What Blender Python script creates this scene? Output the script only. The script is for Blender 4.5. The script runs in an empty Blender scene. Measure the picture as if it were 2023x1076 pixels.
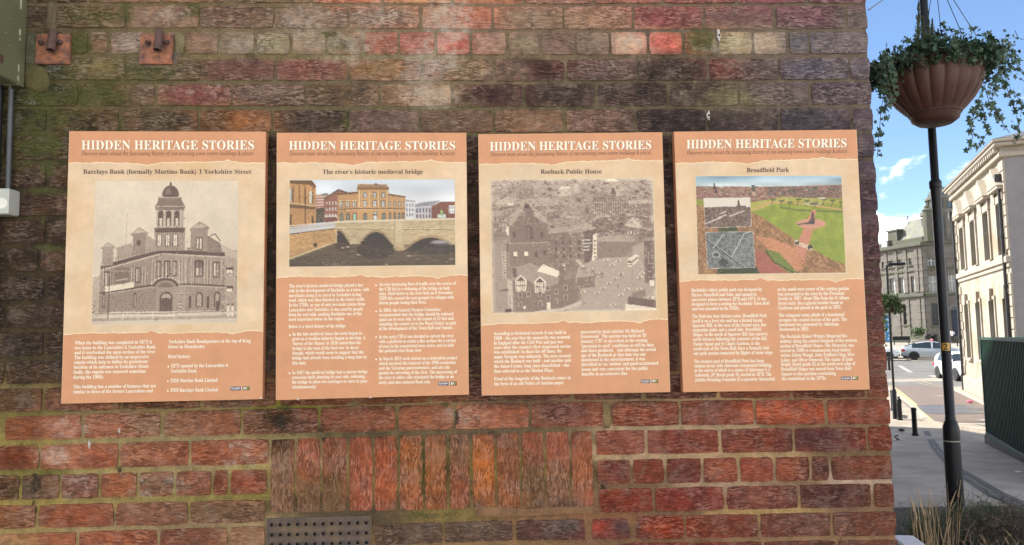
import bpy, math, random
import numpy as np
from mathutils import Matrix, Vector, noise as mn
R = math.radians
sc = bpy.context.scene
col = sc.collection

# ------------------------------------------------------------------ camera
F, CX, CY = 1500.0, 1011.5, 538.0          # focal length and centre for a 2023 x 1076 frame
PITCH, ROLL, YAW = 0.0834, 0.0165, -0.0486
EYE = np.array([1.2565, -2.3921, 2.6])
def _rot(p, r, y):
    rx = np.array([[1,0,0],[0,math.cos(p),-math.sin(p)],[0,math.sin(p),math.cos(p)]])
    ry = np.array([[math.cos(r),0,math.sin(r)],[0,1,0],[-math.sin(r),0,math.cos(r)]])
    rz = np.array([[math.cos(y),-math.sin(y),0],[math.sin(y),math.cos(y),0],[0,0,1]])
    return rz @ rx @ ry
CR = _rot(PITCH, ROLL, YAW)
cam = bpy.data.cameras.new('camera'); cam_o = bpy.data.objects.new('camera', cam); col.objects.link(cam_o)
m = Matrix.Identity(4)
for i in range(3):
    m[i][0] = CR[i,0]; m[i][1] = CR[i,2]; m[i][2] = -CR[i,1]; m[i][3] = EYE[i]
cam_o.matrix_world = m
cam.sensor_width = 36; cam.lens = F / 2023 * 36; cam.clip_start = 0.05; cam.clip_end = 6000
sc.camera = cam_o

# ------------------------------------------------------------------ daylight
SUN_EL, SUN_AZ = R(43), R(-56)             # azimuth measured from +Y towards +X
sc.view_settings.view_transform = 'Standard'; sc.view_settings.look = 'None'
sc.view_settings.exposure = 2.03; sc.view_settings.gamma = 1
w = bpy.data.worlds.new('World'); sc.world = w; w.use_nodes = True
nt = w.node_tree; nt.nodes.clear()
def N(nt, t, **k):
    n = nt.nodes.new(t)
    for a, b in k.items(): setattr(n, a, b)
    return n
out = N(nt, 'ShaderNodeOutputWorld'); bg = N(nt, 'ShaderNodeBackground')
sky = N(nt, 'ShaderNodeTexSky', sky_type='NISHITA', sun_disc=False, sun_elevation=SUN_EL, sun_rotation=SUN_AZ)
sky.air_density = 0.85; sky.dust_density = 0.1; sky.ozone_density = 3.6
tc = N(nt, 'ShaderNodeTexCoord'); sep = N(nt, 'ShaderNodeSeparateXYZ')
mp = N(nt, 'ShaderNodeMapping'); mp.inputs['Scale'].default_value = (1, 1, 2.6); mp.inputs['Location'].default_value = (0.3, 0.9, 0.1)
cn = N(nt, 'ShaderNodeTexNoise'); cn.inputs['Scale'].default_value = 3.2; cn.inputs['Detail'].default_value = 9; cn.inputs['Roughness'].default_value = 0.58; cn.inputs['Distortion'].default_value = 0.3
cr = N(nt, 'ShaderNodeMapRange'); cr.interpolation_type = 'SMOOTHSTEP'
cr.inputs[1].default_value = 0.0; cr.inputs[2].default_value = 1.0
# a little more cloud towards the horizon, a clear blue higher up
lo = N(nt, 'ShaderNodeMapRange'); lo.inputs[1].default_value = 0.02; lo.inputs[2].default_value = 0.34
lo.inputs[3].default_value = 0.085; lo.inputs[4].default_value = -0.03
ad = N(nt, 'ShaderNodeMath', operation='ADD')
cr2 = N(nt, 'ShaderNodeMapRange'); cr2.interpolation_type = 'SMOOTHSTEP'; cr2.inputs[1].default_value = 0.51; cr2.inputs[2].default_value = 0.64
mx = N(nt, 'ShaderNodeMix', data_type='RGBA'); mx.inputs['B'].default_value = (34, 31.4, 27.8, 1)
L = nt.links.new
L(tc.outputs['Generated'], mp.inputs['Vector']); L(mp.outputs['Vector'], cn.inputs['Vector'])
L(tc.outputs['Generated'], sep.inputs[0]); L(sep.outputs['Z'], lo.inputs[0])
L(cn.outputs['Fac'], ad.inputs[0]); L(lo.outputs[0], ad.inputs[1]); L(ad.outputs[0], cr2.inputs[0])
L(cr2.outputs[0], mx.inputs['Factor']); L(sky.outputs[0], mx.inputs['A']); L(mx.outputs['Result'], bg.inputs['Color'])
bg.inputs['Strength'].default_value = 0.060
L(bg.outputs[0], out.inputs[0])
sun = bpy.data.lights.new('sun', 'SUN'); sun.energy = 2.8; sun.angle = R(0.55); sun.color = (1.0, 0.94, 0.84)
sun_o = bpy.data.objects.new('sun', sun); col.objects.link(sun_o)
SD = Vector((math.sin(SUN_AZ)*math.cos(SUN_EL), math.cos(SUN_AZ)*math.cos(SUN_EL), math.sin(SUN_EL)))
sun_o.rotation_euler = SD.to_track_quat('Z', 'Y').to_euler()

# ------------------------------------------------------------------ helpers
def ray(px, py):
    d = np.array([(px-CX)/F, 1.0, -(py-CY)/F])
    return CR @ d
def on_y(px, py, y=0.0):                     # the point of the plane y = const seen at that place of the photograph
    d = ray(px, py); t = (y-EYE[1])/d[1]
    return EYE + d*t
def at_depth(px, py, dist):
    return EYE + ray(px, py)*dist
def lin(c):
    o = []
    for v in c:
        v = v/255.0
        o.append(v/12.92 if v <= 0.04045 else ((v+0.055)/1.055)**2.4)
    return o
def tag(o, label=None, cat=None, group=None, kind=None):
    if label: o['label'] = label
    if cat: o['category'] = cat
    if group: o['group'] = group
    if kind: o['kind'] = kind
    return o
def empty(name, loc, rz=0.0):
    o = bpy.data.objects.new(name, None); col.objects.link(o)
    o.location = loc; o.rotation_euler = (0, 0, rz); o.empty_display_size = 0.1
    return o
class MB:
    def __init__(s): s.v = []; s.f = []; s.c = []
    def add(s, vs, fs):
        b = len(s.v); s.v += [tuple(map(float, v)) for v in vs]; s.f += [tuple(b+i for i in f) for f in fs]
        return s
    def box(s, a, b):
        x0,y0,z0 = a; x1,y1,z1 = b
        return s.add([(x0,y0,z0),(x1,y0,z0),(x1,y1,z0),(x0,y1,z0),(x0,y0,z1),(x1,y0,z1),(x1,y1,z1),(x0,y1,z1)],
              [(3,2,1,0),(4,5,6,7),(0,1,5,4),(1,2,6,5),(2,3,7,6),(3,0,4,7)])
    def bbox(s, a, b, r=0.01):                # box with chamfered vertical and front edges
        x0,y0,z0 = a; x1,y1,z1 = b
        P = []
        for (dx, z) in ((r, z0), (0, z0+r), (0, z1-r), (r, z1)):
            P += [(x0+dx,y0+dx,z),(x1-dx,y0+dx,z),(x1-dx,y1-dx,z),(x0+dx,y1-dx,z)]
        fs = [(3,2,1,0),(12,13,14,15)]
        for k in range(3):
            for i in range(4):
                j = (i+1) % 4; fs.append((4*k+i, 4*k+j, 4*k+4+j, 4*k+4+i))
        return s.add(P, fs)
    def tube(s, pts, r, n=8, cap=True):
        pts = [Vector(p) for p in pts]; rings = []
        rs = r if isinstance(r, (list, tuple)) else [r]*len(pts)
        b = len(s.v); up = Vector((0,0,1))
        for i, p in enumerate(pts):
            d = (pts[min(i+1, len(pts)-1)] - pts[max(i-1, 0)]).normalized()
            u = d.cross(up)
            if u.length < 1e-3: u = d.cross(Vector((0,1,0)))
            u.normalize(); q = u.cross(d)
            for k in range(n):
                a = 2*math.pi*k/n
                s.v.append(tuple(p + u*math.cos(a)*rs[i] + q*math.sin(a)*rs[i]))
        for i in range(len(pts)-1):
            for k in range(n):
                k2 = (k+1) % n
                s.f.append((b+i*n+k, b+i*n+k2, b+(i+1)*n+k2, b+(i+1)*n+k))
        if cap:
            s.f.append(tuple(b+k for k in range(n))[::-1]); s.f.append(tuple(b+(len(pts)-1)*n+k for k in range(n)))
        return s
    def lathe(s, prof, c=(0,0,0), n=16):      # prof: list of (r, z)
        b = len(s.v)
        for r, z in prof:
            for k in range(n):
                a = 2*math.pi*k/n
                s.v.append((c[0]+r*math.cos(a), c[1]+r*math.sin(a), c[2]+z))
        for i in range(len(prof)-1):
            for k in range(n):
                k2 = (k+1) % n
                s.f.append((b+i*n+k, b+i*n+k2, b+(i+1)*n+k2, b+(i+1)*n+k))
        if prof[0][0] > 1e-4: s.f.append(tuple(b+k for k in range(n))[::-1])
        if prof[-1][0] > 1e-4: s.f.append(tuple(b+(len(prof)-1)*n+k for k in range(n)))
        return s
    def prism(s, pts, vec):                   # closed polygon swept along vec
        n = len(pts); vec = Vector(vec); p = [Vector(q) for q in pts]
        s.add(p + [q+vec for q in p], [tuple(range(n))[::-1], tuple(range(n, 2*n))] + [(i, (i+1)%n, n+(i+1)%n, n+i) for i in range(n)])
        return s
    def build(s, name, mat, parent=None, smooth=False, frame=None):
        me = bpy.data.meshes.new(name)
        used = sorted({i for f in s.f for i in f})
        if len(used) < len(s.v): mp_ = {a: b for b, a in enumerate(used)}; s.v = [s.v[i] for i in used]; s.f = [tuple(mp_[i] for i in f) for f in s.f]
        v = s.v
        if frame is not None: v = [tuple(frame @ Vector(p)) for p in v]
        me.from_pydata(v, [], s.f); me.update()
        if mat:
            for q in (mat if isinstance(mat, (list, tuple)) else [mat]): me.materials.append(q)
        o = bpy.data.objects.new(name, me); col.objects.link(o)
        if parent is not None:
            o.parent = parent
        if smooth:
            me.polygons.foreach_set('use_smooth', [True]*len(me.polygons))
            try: me.set_sharp_from_angle(angle=R(40))
            except Exception: pass
        return o
def children(o): return [c for c in bpy.data.objects if c.parent == o]
def copy_tree(o, parent=None, kids=None):
    c = o.copy(); col.objects.link(c); c.parent = parent
    for ch in children(o): copy_tree(ch, c)
    return c

# ------------------------------------------------------------------ materials
def mat(name, rgb, rough=0.6, metal=0.0, vary=0.15, scale=8.0, bump=0.0, bscale=60.0, spec=0.5, attr=None, coat=0.0, grime=None, gscale=2.0, stretch=None):
    """plain procedural material: base colour broken up by two noises, fine relief by a third"""
    M = bpy.data.materials.new(name); M.use_nodes = True; t = M.node_tree; b = t.nodes['Principled BSDF']; L = t.links.new
    b.inputs['Roughness'].default_value = rough; b.inputs['Metallic'].default_value = metal
    b.inputs['Specular IOR Level'].default_value = spec; b.inputs['Coat Weight'].default_value = coat
    g = N(t, 'ShaderNodeNewGeometry'); mpn = N(t, 'ShaderNodeMapping')
    if stretch: mpn.inputs['Scale'].default_value = stretch
    L(g.outputs['Position'], mpn.inputs['Vector'])
    n1 = N(t, 'ShaderNodeTexNoise'); n1.inputs['Scale'].default_value = scale; n1.inputs['Detail'].default_value = 6; n1.inputs['Roughness'].default_value = 0.65
    L(mpn.outputs[0], n1.inputs['Vector'])
    mr = N(t, 'ShaderNodeMapRange'); mr.inputs[1].default_value = 0.3; mr.inputs[2].default_value = 0.7
    mr.inputs[3].default_value = 1-vary; mr.inputs[4].default_value = 1+vary
    L(n1.outputs['Fac'], mr.inputs[0])
    mul = N(t, 'ShaderNodeVectorMath', operation='SCALE')
    if attr:
        at = N(t, 'ShaderNodeAttribute', attribute_name=attr); L(at.outputs['Color'], mul.inputs[0])
    else: mul.inputs[0].default_value = rgb[:3]
    L(mr.outputs[0], mul.inputs['Scale'])
    last = mul.outputs[0]
    if grime:
        n3 = N(t, 'ShaderNodeTexNoise'); n3.inputs['Scale'].default_value = gscale; n3.inputs['Detail'].default_value = 8; n3.inputs['Roughness'].default_value = 0.7
        L(mpn.outputs[0], n3.inputs['Vector'])
        r3 = N(t, 'ShaderNodeMapRange'); r3.inputs[1].default_value = 0.46; r3.inputs[2].default_value = 0.64; L(n3.outputs['Fac'], r3.inputs[0])
        mm = N(t, 'ShaderNodeMix', data_type='RGBA'); L(r3.outputs[0], mm.inputs['Factor']); L(last, mm.inputs['A']); mm.inputs['B'].default_value = (*grime, 1)
        last = mm.outputs['Result']
    L(last, b.inputs['Base Color'])
    if bump:
        n2 = N(t, 'ShaderNodeTexNoise'); n2.inputs['Scale'].default_value = bscale; n2.inputs['Detail'].default_value = 4
        L(mpn.outputs[0], n2.inputs['Vector'])
        bp = N(t, 'ShaderNodeBump'); bp.inputs['Strength'].default_value = 1.0; bp.inputs['Distance'].default_value = bump
        L(n2.outputs['Fac'], bp.inputs['Height']); L(bp.outputs[0], b.inputs['Normal'])
    return M

# ================================================================== THE BRICK BUILDING
YB = 0.034                                   # brick faces; the boards' faces stand at y = 0
WR = np.random.RandomState(5)
def proj(P):
    v = (np.asarray(P) - EYE) @ CR
    return CX + F*v[..., 0]/v[..., 1], CY - F*v[..., 2]/v[..., 1]
XC = on_y(1741, 520, YB)[0]                  # the corner of the building
def c3(s): return [tuple(float(q) for q in a.split(',')) for a in s.split()]
# colour survey of the wall as seen, uneven light included: x, y, r, g, b
BC = np.array(c3('''70,30,82,68,54 170,30,98,82,52 300,30,128,102,88 450,30,118,90,76 600,30,138,112,98 750,30,142,118,106 870,30,165,125,105 920,30,172,102,82 1050,30,135,112,96 1170,32,138,106,88 1320,30,128,68,70 1450,30,108,78,78 1600,30,112,74,84 1695,30,108,94,94
70,0,85,72,55 300,0,130,95,70 520,0,112,90,70 700,0,160,100,80 820,0,175,125,95 980,0,160,105,85 1100,0,140,100,90 1250,0,150,95,85 1380,0,150,90,85 1520,0,125,75,85 1660,0,105,70,78
62,85,100,92,72 155,85,75,72,34 195,85,128,96,78 245,85,144,128,122 350,85,120,98,78 400,85,135,105,90 470,85,125,108,96 540,85,138,128,102 610,85,140,120,106 680,85,118,106,82 750,85,156,96,82 820,85,170,106,96 895,85,165,85,74 965,85,152,116,106 1035,85,134,118,98 1100,85,116,90,82 1170,85,128,108,98 1245,85,190,152,132 1315,85,190,95,88 1385,85,105,88,48 1450,85,164,148,116 1520,85,152,132,116 1580,85,85,80,90 1650,85,100,90,96
100,135,80,80,55 180,135,108,96,62 300,135,104,94,68 360,135,104,84,64 470,135,118,80,74 610,135,116,72,64 760,135,132,100,68 840,135,136,104,94 920,135,142,118,94 1010,135,125,100,88 1080,135,82,48,42 1190,135,102,80,76 1330,135,74,60,52 1430,135,110,62,58 1490,135,86,70,70 1600,135,96,88,106 1700,135,96,86,96
80,185,60,66,30 200,185,86,76,36 270,185,114,90,72 380,185,118,68,64 530,185,112,90,82 680,185,96,76,58 730,185,118,92,72 820,185,142,112,92 880,185,158,128,104 960,185,78,50,46 1030,185,96,66,60 1100,185,84,68,62 1250,185,80,60,56 1390,185,80,68,58 1440,190,110,105,75 1530,185,96,82,82 1660,185,88,74,84
60,237,55,55,22 160,237,76,66,26 230,237,108,80,60 310,237,92,78,60 420,237,105,72,48 490,237,148,92,50 610,237,82,66,56 760,237,98,76,72 900,237,106,82,68 1050,237,128,96,76 1190,237,118,90,80 1330,237,60,46,46 1470,237,74,62,62 1600,237,72,65,76 1700,237,86,72,84
60,290,76,66,30 60,400,72,50,32 60,500,64,48,28 60,600,62,48,30 60,690,66,50,34 40,740,82,58,34 120,290,76,56,36 120,400,86,60,46 120,500,88,62,48 120,600,74,56,48 120,700,76,58,46
536,300,58,40,30 536,500,58,40,30 536,700,66,54,46 933,300,66,46,38 933,500,72,48,38 933,700,78,60,48 1320,300,60,44,42 1320,500,72,46,42 1320,700,88,54,46
1720,300,84,72,86 1720,400,84,64,76 1720,500,84,56,62 1720,600,92,56,54 1735,700,112,66,54 1740,755,112,62,48
40,795,88,62,36 120,800,134,88,68 300,800,118,78,54 480,800,108,76,54 600,795,110,68,46 760,793,104,64,44 1000,790,96,64,52 1250,785,92,62,50 1450,782,106,58,44 1650,778,104,62,48
60,845,126,70,38 120,845,172,110,88 220,840,156,94,66 300,840,138,98,74 390,836,138,92,70 440,832,140,82,58 500,830,126,84,62 552,828,60,38,18 600,826,116,66,48 700,824,138,82,60 840,820,156,92,62 920,818,160,105,84 1000,816,146,84,60 1120,812,110,70,62 1200,812,140,72,46 1260,812,142,72,48 1330,812,120,60,44 1400,810,114,64,52 1510,808,170,78,46 1600,808,160,74,44 1700,808,132,66,46
40,905,118,56,24 110,905,170,116,90 180,905,150,82,56 290,900,160,98,72 420,898,146,80,54 500,896,160,98,72 1220,872,132,74,58 1340,870,122,60,48 1480,868,126,62,46 1620,866,88,48,46 1740,866,122,58,40
20,962,92,58,30 60,962,86,72,50 100,960,140,100,76 150,960,130,82,70 230,960,146,82,50 310,956,122,86,66 380,954,138,88,68 435,952,130,70,44 490,950,152,76,50 1210,932,118,62,52 1280,930,118,56,36 1350,930,100,48,42 1420,928,154,82,56 1495,926,134,66,50 1565,926,162,86,58 1620,926,84,50,42 1700,926,112,62,44
30,1018,134,84,54 150,1018,152,82,54 280,1015,132,88,68 450,1012,112,82,60 1230,988,120,48,28 1360,986,122,48,38 1500,982,130,72,60 1650,980,90,48,42 1745,980,104,58,42
40,1075,150,110,76 110,1075,148,86,60 230,1070,152,82,54 380,1065,126,76,58 490,1062,158,116,88 800,1045,92,70,56 940,1045,96,74,62 1090,1040,92,60,52 1120,1040,76,60,58 1190,1042,150,60,44 1225,1042,80,58,60 1300,1042,152,58,26 1430,1038,116,56,38 1570,1036,106,62,50 1710,1034,106,62,46
558,940,128,92,70 608,900,156,82,52 608,980,118,84,58 661,900,132,74,48 661,970,112,82,54 712,900,148,78,50 712,970,160,84,56 762,930,164,82,50 811,930,150,88,44 811,985,158,90,58 861,930,150,90,50 907,900,128,88,62 907,960,146,80,50 955,930,178,98,40 1005,900,130,78,50 1005,960,144,86,54 1053,880,138,76,52 1053,940,112,80,52 1103,880,150,82,58 1103,960,136,92,66 1151,930,152,88,58'''))
MC = np.array(c3('''70,10,112,102,78 200,10,112,100,72 400,10,98,88,58 700,10,130,112,86 950,10,128,104,84 1250,10,112,92,82 1600,10,88,80,74
150,58,82,78,48 300,58,104,96,60 500,58,118,104,80 800,58,128,112,94 1100,58,112,96,80 1400,58,98,88,80 1650,58,92,88,86
60,120,95,92,68 200,108,98,94,62 450,110,112,106,66 750,112,128,120,82 1000,112,126,112,88 1300,110,88,78,66 1600,108,96,88,86
150,160,72,72,34 400,160,96,88,60 700,161,92,86,64 900,162,130,116,92 1200,162,92,88,70 1500,160,84,78,70
100,211,66,66,28 400,212,84,76,48 700,212,82,80,52 1000,212,96,92,62 1300,211,82,78,58 1650,209,84,78,76
60,262,64,62,30 60,430,66,58,34 60,600,60,52,32 60,700,70,62,38 536,500,50,42,28 933,500,62,52,42 1320,500,60,48,40 1720,400,82,72,78 1720,600,88,70,64 1735,730,112,92,78
40,817,120,112,58 200,815,142,124,88 400,808,150,134,88 560,806,118,122,40 700,804,126,112,72 860,800,140,124,84 1000,798,110,94,68 1250,794,138,118,88 1400,790,170,146,108 1600,786,140,114,84
40,876,150,136,72 200,872,160,148,100 400,866,158,144,104 500,862,160,146,98 700,857,110,96,66 1000,850,104,88,64 1300,844,178,156,126 1400,843,182,160,128 1600,840,134,108,78 1730,841,132,110,84
60,933,120,116,56 200,930,168,152,98 400,926,164,148,104 500,924,166,152,92 1250,902,190,166,130 1350,900,186,160,124 1500,898,178,152,112 1700,896,120,98,70
60,991,158,146,74 200,989,160,144,86 400,984,150,138,80 500,982,146,136,70 1250,959,124,98,72 1400,956,176,150,124 1600,950,138,112,86 1650,948,200,180,160
60,1048,168,150,96 200,1046,166,148,106 400,1040,150,130,96 500,1036,168,148,110 700,1018,84,72,52 900,1016,128,112,62 1050,1014,138,104,76 1200,1016,136,96,66 1350,1012,118,90,68 1430,1012,176,148,98 1550,1010,178,150,98 1700,1006,130,104,80
530,950,150,132,88 584,920,176,150,110 584,990,96,78,50 634,940,120,104,60 686,940,144,120,70 737,940,140,118,70 786,930,138,118,70 837,930,70,66,26 882,930,78,66,42 930,930,140,124,58 980,930,134,124,66 1029,930,122,108,58 1077,930,130,116,62 1127,930,110,92,56 1176,930,96,82,52
900,1070,150,120,80 1300,1070,130,96,70 1600,1066,150,120,88 1250,1042,136,100,70 1164,1042,140,108,76 1197,815,128,110,80'''))
MOSS = c3('''190,32,85,22,.7 300,130,90,10,.8 80,205,50,14,1.0 60,262,60,8,.9 500,262,14,30,.5 30,320,40,30,.7 248,20,13,30,1.1 382,22,18,20,1.1 158,85,24,28,1.1 120,140,60,40,.6 180,190,90,24,1.0 75,185,36,24,1.0 95,236,80,24,.75 240,240,22,24,.8 250,160,160,8,.8 300,148,80,12,.75 130,120,70,10,.7 680,238,14,24,.9 640,15,22,8,.7
652,68,26,8,1.0 1386,78,36,34,.8 85,286,62,20,1.15 96,332,26,26,.9 90,378,44,9,1.1 100,488,34,6,1.1 86,440,6,20,.9 560,806,20,9,1.2 930,211,30,8,.7 880,800,16,8,1.0 834,930,7,80,1.0 930,960,9,50,.7 75,950,16,24,.4 760,108,40,6,.7 650,20,14,26,.6 1420,165,70,6,.5 690,180,30,20,.35
910,135,24,18,.35 45,430,40,200,.35 110,810,60,5,.8 60,876,60,5,.7 840,1018,60,9,.8 500,982,200,4,.7 120,700,12,10,.6 20,940,20,60,.5 1240,205,30,6,.5 350,212,300,6,.55 420,111,200,5,.6 870,32,20,12,.3''')
SOOT_DARK = c3('''552,830,26,22,1 70,955,16,26,.9 68,1002,9,18,.9 235,926,10,10,.9 632,846,6,14,.9 115,944,7,8,.9 1255,860,4,6,.5 640,866,10,8,.9 586,985,9,14,.7 235,795,6,12,.9 900,826,5,20,.9 884,920,3,60,.8 786,886,6,12,.8 1320,420,9,30,.9 60,420,50,150,.25 1180,900,5,60,.6 740,1005,14,10,.7 1190,962,12,6,.9''')  # soot spots, plus a faint darker patch on the left strip
SALT = c3('''890,40,50,60,1 860,110,60,40,.9 830,150,50,26,.8 850,190,60,26,.9 700,95,80,40,.6 600,40,60,40,.6 1250,86,40,24,.8 1450,88,80,24,.7 480,90,60,24,.5 130,845,50,20,.7 110,900,40,22,.8 470,900,60,30,.5 400,180,60,20,.4 920,818,40,14,.7 300,955,80,30,.4 740,24,80,20,.5 340,30,40,20,.6 150,960,40,30,.4''')
DAMP_DARK = c3('''70,150,60,110,.5 160,240,90,24,.4 70,420,60,160,.45 930,130,8,60,.4 1100,190,150,40,.55 1330,150,90,80,.5 1340,240,120,30,.6 960,190,60,30,.5 1040,135,60,26,.6 620,240,90,24,.45 60,560,70,220,.35 700,185,60,22,.35 1680,440,60,200,.2 480,130,60,20,.3 530,500,30,240,.5 933,500,30,240,.45 1320,500,30,240,.45 300,240,100,20,.3 1600,240,140,30,.35 200,800,220,14,.3 760,860,300,8,.4''')  # damp stains, plus darker strips at the left and between the boards
def blend(tab, px, py, ax, ay, p=2.2):
    d = ((tab[:,0][None]-px[:,None])/ax)**2 + ((tab[:,1][None]-py[:,None])/ay)**2 + 0.03
    wgt = d**-p; wgt /= wgt.sum(1)[:, None]
    return wgt @ tab[:, 2:5]
LT = np.array([lin((i, i, i))[0] for i in range(256)])
def tolin(c): return np.interp(c, np.arange(256), LT)
KB, KM = 0.89, 0.80                          # what the wall's own light turns reflectance into
def spots(tab, px, py):
    o = np.zeros(len(px))
    for (x, y, rx, ry, s) in tab:
        q = ((px-x)/rx)**2 + ((py-y)/ry)**2
        o = np.maximum(o, s*np.clip(1.3-q*0.85, 0, 1))
    return o
def paint(me, P, tab, k, ax, ay, soft):
    px, py = proj(P)
    cs = blend(tab, px, py, ax, ay)
    if tab is MC: f_ = np.where(py < 262, .5, .15)[:, None]; cs = cs*(1-f_) + np.array((128., 115., 95.))*f_
    else: cs = (cs-102)*1.10 + 101; cs = np.clip(cs*.90 + cs.mean(1, keepdims=True)*.10, 8, 240)
    c = tolin(cs)*k*np.array((1.04, .94, 0.84) if tab is MC else (1.02, 1.0, 0.86))
    a = me.color_attributes.new('tint', 'FLOAT_COLOR', 'POINT')
    a.data.foreach_set('color', np.concatenate([c, np.ones((len(c), 1))], 1).astype('f').ravel())
    for nm, tb in (('moss', MOSS), ('soot', SOOT_DARK), ('salt', SALT), ('damp_dark', DAMP_DARK)):
        at = me.attributes.new(nm, 'FLOAT', 'POINT'); at.data.foreach_set('value', spots(tb, px, py).astype('f'))

def brick_material(name, vertical=False, mortar=False):
    M = bpy.data.materials.new(name); M.use_nodes = True; t = M.node_tree; b = t.nodes['Principled BSDF']; L = t.links.new
    g = N(t, 'ShaderNodeNewGeometry'); P = g.outputs['Position']
    def noise(scale, det=4, rough=0.6, vec=None, st=None, dist=0.0):
        n = N(t, 'ShaderNodeTexNoise'); n.inputs['Scale'].default_value = scale; n.inputs['Detail'].default_value = det
        n.inputs['Roughness'].default_value = rough; n.inputs['Distortion'].default_value = dist
        v = vec or P
        if st:
            mp = N(t, 'ShaderNodeMapping'); mp.inputs['Scale'].default_value = st; L(v, mp.inputs['Vector']); v = mp.outputs[0]
        L(v, n.inputs['Vector']); return n.outputs['Fac']
    def ramp(x, a, bb, c=0.0, d=1.0, smooth=True):
        r = N(t, 'ShaderNodeMapRange'); r.interpolation_type = 'SMOOTHSTEP' if smooth else 'LINEAR'
        for i, q in enumerate((a, bb, c, d)): r.inputs[i+1].default_value = q
        L(x, r.inputs[0]); return r.outputs[0]
    def math_(op, x, y):
        n = N(t, 'ShaderNodeMath', operation=op)
        for i, q in enumerate((x, y)):
            if isinstance(q, (int, float)): n.inputs[i].default_value = q
            else: L(q, n.inputs[i])
        return n.outputs[0]
    def mixc(f, a, c):
        n = N(t, 'ShaderNodeMix', data_type='RGBA')
        if isinstance(f, (int, float)): n.inputs['Factor'].default_value = f
        else: L(f, n.inputs['Factor'])
        for k, q in (('A', a), ('B', c)):
            if isinstance(q, tuple): n.inputs[k].default_value = q
            else: L(q, n.inputs[k])
        return n.outputs['Result']
    at = N(t, 'ShaderNodeAttribute', attribute_name='tint'); am = N(t, 'ShaderNodeAttribute', attribute_name='moss'); asq = N(t, 'ShaderNodeAttribute', attribute_name='soot')
    def scl(c, f):
        n = N(t, 'ShaderNodeVectorMath', operation='SCALE'); L(c, n.inputs[0])
        if isinstance(f, (int, float)): n.inputs['Scale'].default_value = f
        else: L(f, n.inputs['Scale'])
        return n.outputs[0]
    tint = at.outputs['Color']
    blot = noise(26, 5, 0.62)                 # blotches a few centimetres across
    fine = noise(420, 3, 0.7)
    if not mortar:
        # dragged-wire facing: wandering ridges a few millimetres apart
        wob = noise(38, 2, 0.5)
        off = N(t, 'ShaderNodeCombineXYZ'); dd = math_('MULTIPLY', math_('SUBTRACT', wob, 0.5), 0.012)
        L(dd, off.inputs[0 if vertical else 2])
        va = N(t, 'ShaderNodeVectorMath', operation='ADD'); L(P, va.inputs[0]); L(off.outputs[0], va.inputs[1])
        st = (80, 30, 14) if vertical else (14, 30, 80)
        rid = noise(1.0, 6.0, 0.60, va.outputs[0], st, 0.25)
        pp = N(t, 'ShaderNodeMath', operation='PINGPONG'); L(rid, pp.inputs[0]); pp.inputs[1].default_value = 0.075
        tri = math_('MULTIPLY', pp.outputs[0], 1/0.075)
        flat = N(t, 'ShaderNodeAttribute', attribute_name='plain').outputs['Fac']
        amp = ramp(math_('SUBTRACT', noise(14, 3, 0.5), math_('MULTIPLY', flat, 0.24)), 0.34, 0.52, 0.5, 1.0)
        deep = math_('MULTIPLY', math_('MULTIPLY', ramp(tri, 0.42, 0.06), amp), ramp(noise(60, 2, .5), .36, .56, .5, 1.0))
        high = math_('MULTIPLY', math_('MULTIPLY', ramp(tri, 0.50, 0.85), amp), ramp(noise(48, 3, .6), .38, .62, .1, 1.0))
        c = scl(tint, ramp(blot, 0.28, 0.72, 0.72, 1.32))
        grey = mixc(ramp(noise(17, 6, 0.7), 0.46, 0.68, 0.0, 0.46), c, scl(mixc(0.55, tint, (0.31, 0.235, 0.185, 1)), 0.98))
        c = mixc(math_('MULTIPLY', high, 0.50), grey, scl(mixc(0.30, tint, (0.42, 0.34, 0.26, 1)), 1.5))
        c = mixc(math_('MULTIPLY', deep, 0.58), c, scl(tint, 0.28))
        c = scl(c, ramp(fine, 0.3, 0.7, 0.84, 1.16))
        pit = math_('MULTIPLY', ramp(noise(150, 2, 0.5), 0.70, 0.78), 0.75)
        c = mixc(pit, c, scl(tint, 0.25))
        chip = ramp(noise(95, 3, 0.6), 0.70, 0.74, 0, 0.7)
        c = mixc(chip, c, (0.42, 0.35, 0.25, 1))
        hgt = math_('ADD', math_('MULTIPLY', math_('MULTIPLY', ramp(tri, 0.0, 0.6), amp), 0.55), math_('MULTIPLY', fine, 0.22))
        dist = 0.0030
    else:
        c = scl(tint, ramp(blot, 0.28, 0.72, 0.78, 1.24))
        c = scl(c, ramp(noise(190, 4, 0.7), 0.3, 0.7, 0.80, 1.20))
        c = mixc(ramp(noise(62, 4, 0.7), 0.60, 0.70, 0, 0.55), c, scl(tint, 0.42))
        hgt = math_('ADD', noise(70, 5, 0.65), math_('MULTIPLY', fine, 0.5)); dist = 0.0045
    sa = N(t, 'ShaderNodeAttribute', attribute_name='salt'); da = N(t, 'ShaderNodeAttribute', attribute_name='damp_dark')
    sn = ramp(math_('ADD', noise(34, 7, 0.75), math_('MULTIPLY', sa.outputs['Fac'], 0.26)), 0.54, 0.90)
    c = mixc(math_('MULTIPLY', math_('MULTIPLY', sn, ramp(sa.outputs['Fac'], 0, .3)), 0.50), c, (0.50, 0.44, 0.35, 1))
    dn = ramp(math_('ADD', noise(20, 6, 0.7), math_('MULTIPLY', da.outputs['Fac'], 0.36)), 0.52, 0.80)
    c = mixc(math_('MULTIPLY', math_('MULTIPLY', dn, ramp(da.outputs['Fac'], 0, .1)), 0.72), c, scl(mixc(0.3, c, (0.05, 0.035, 0.025, 1)), 0.36))
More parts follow.
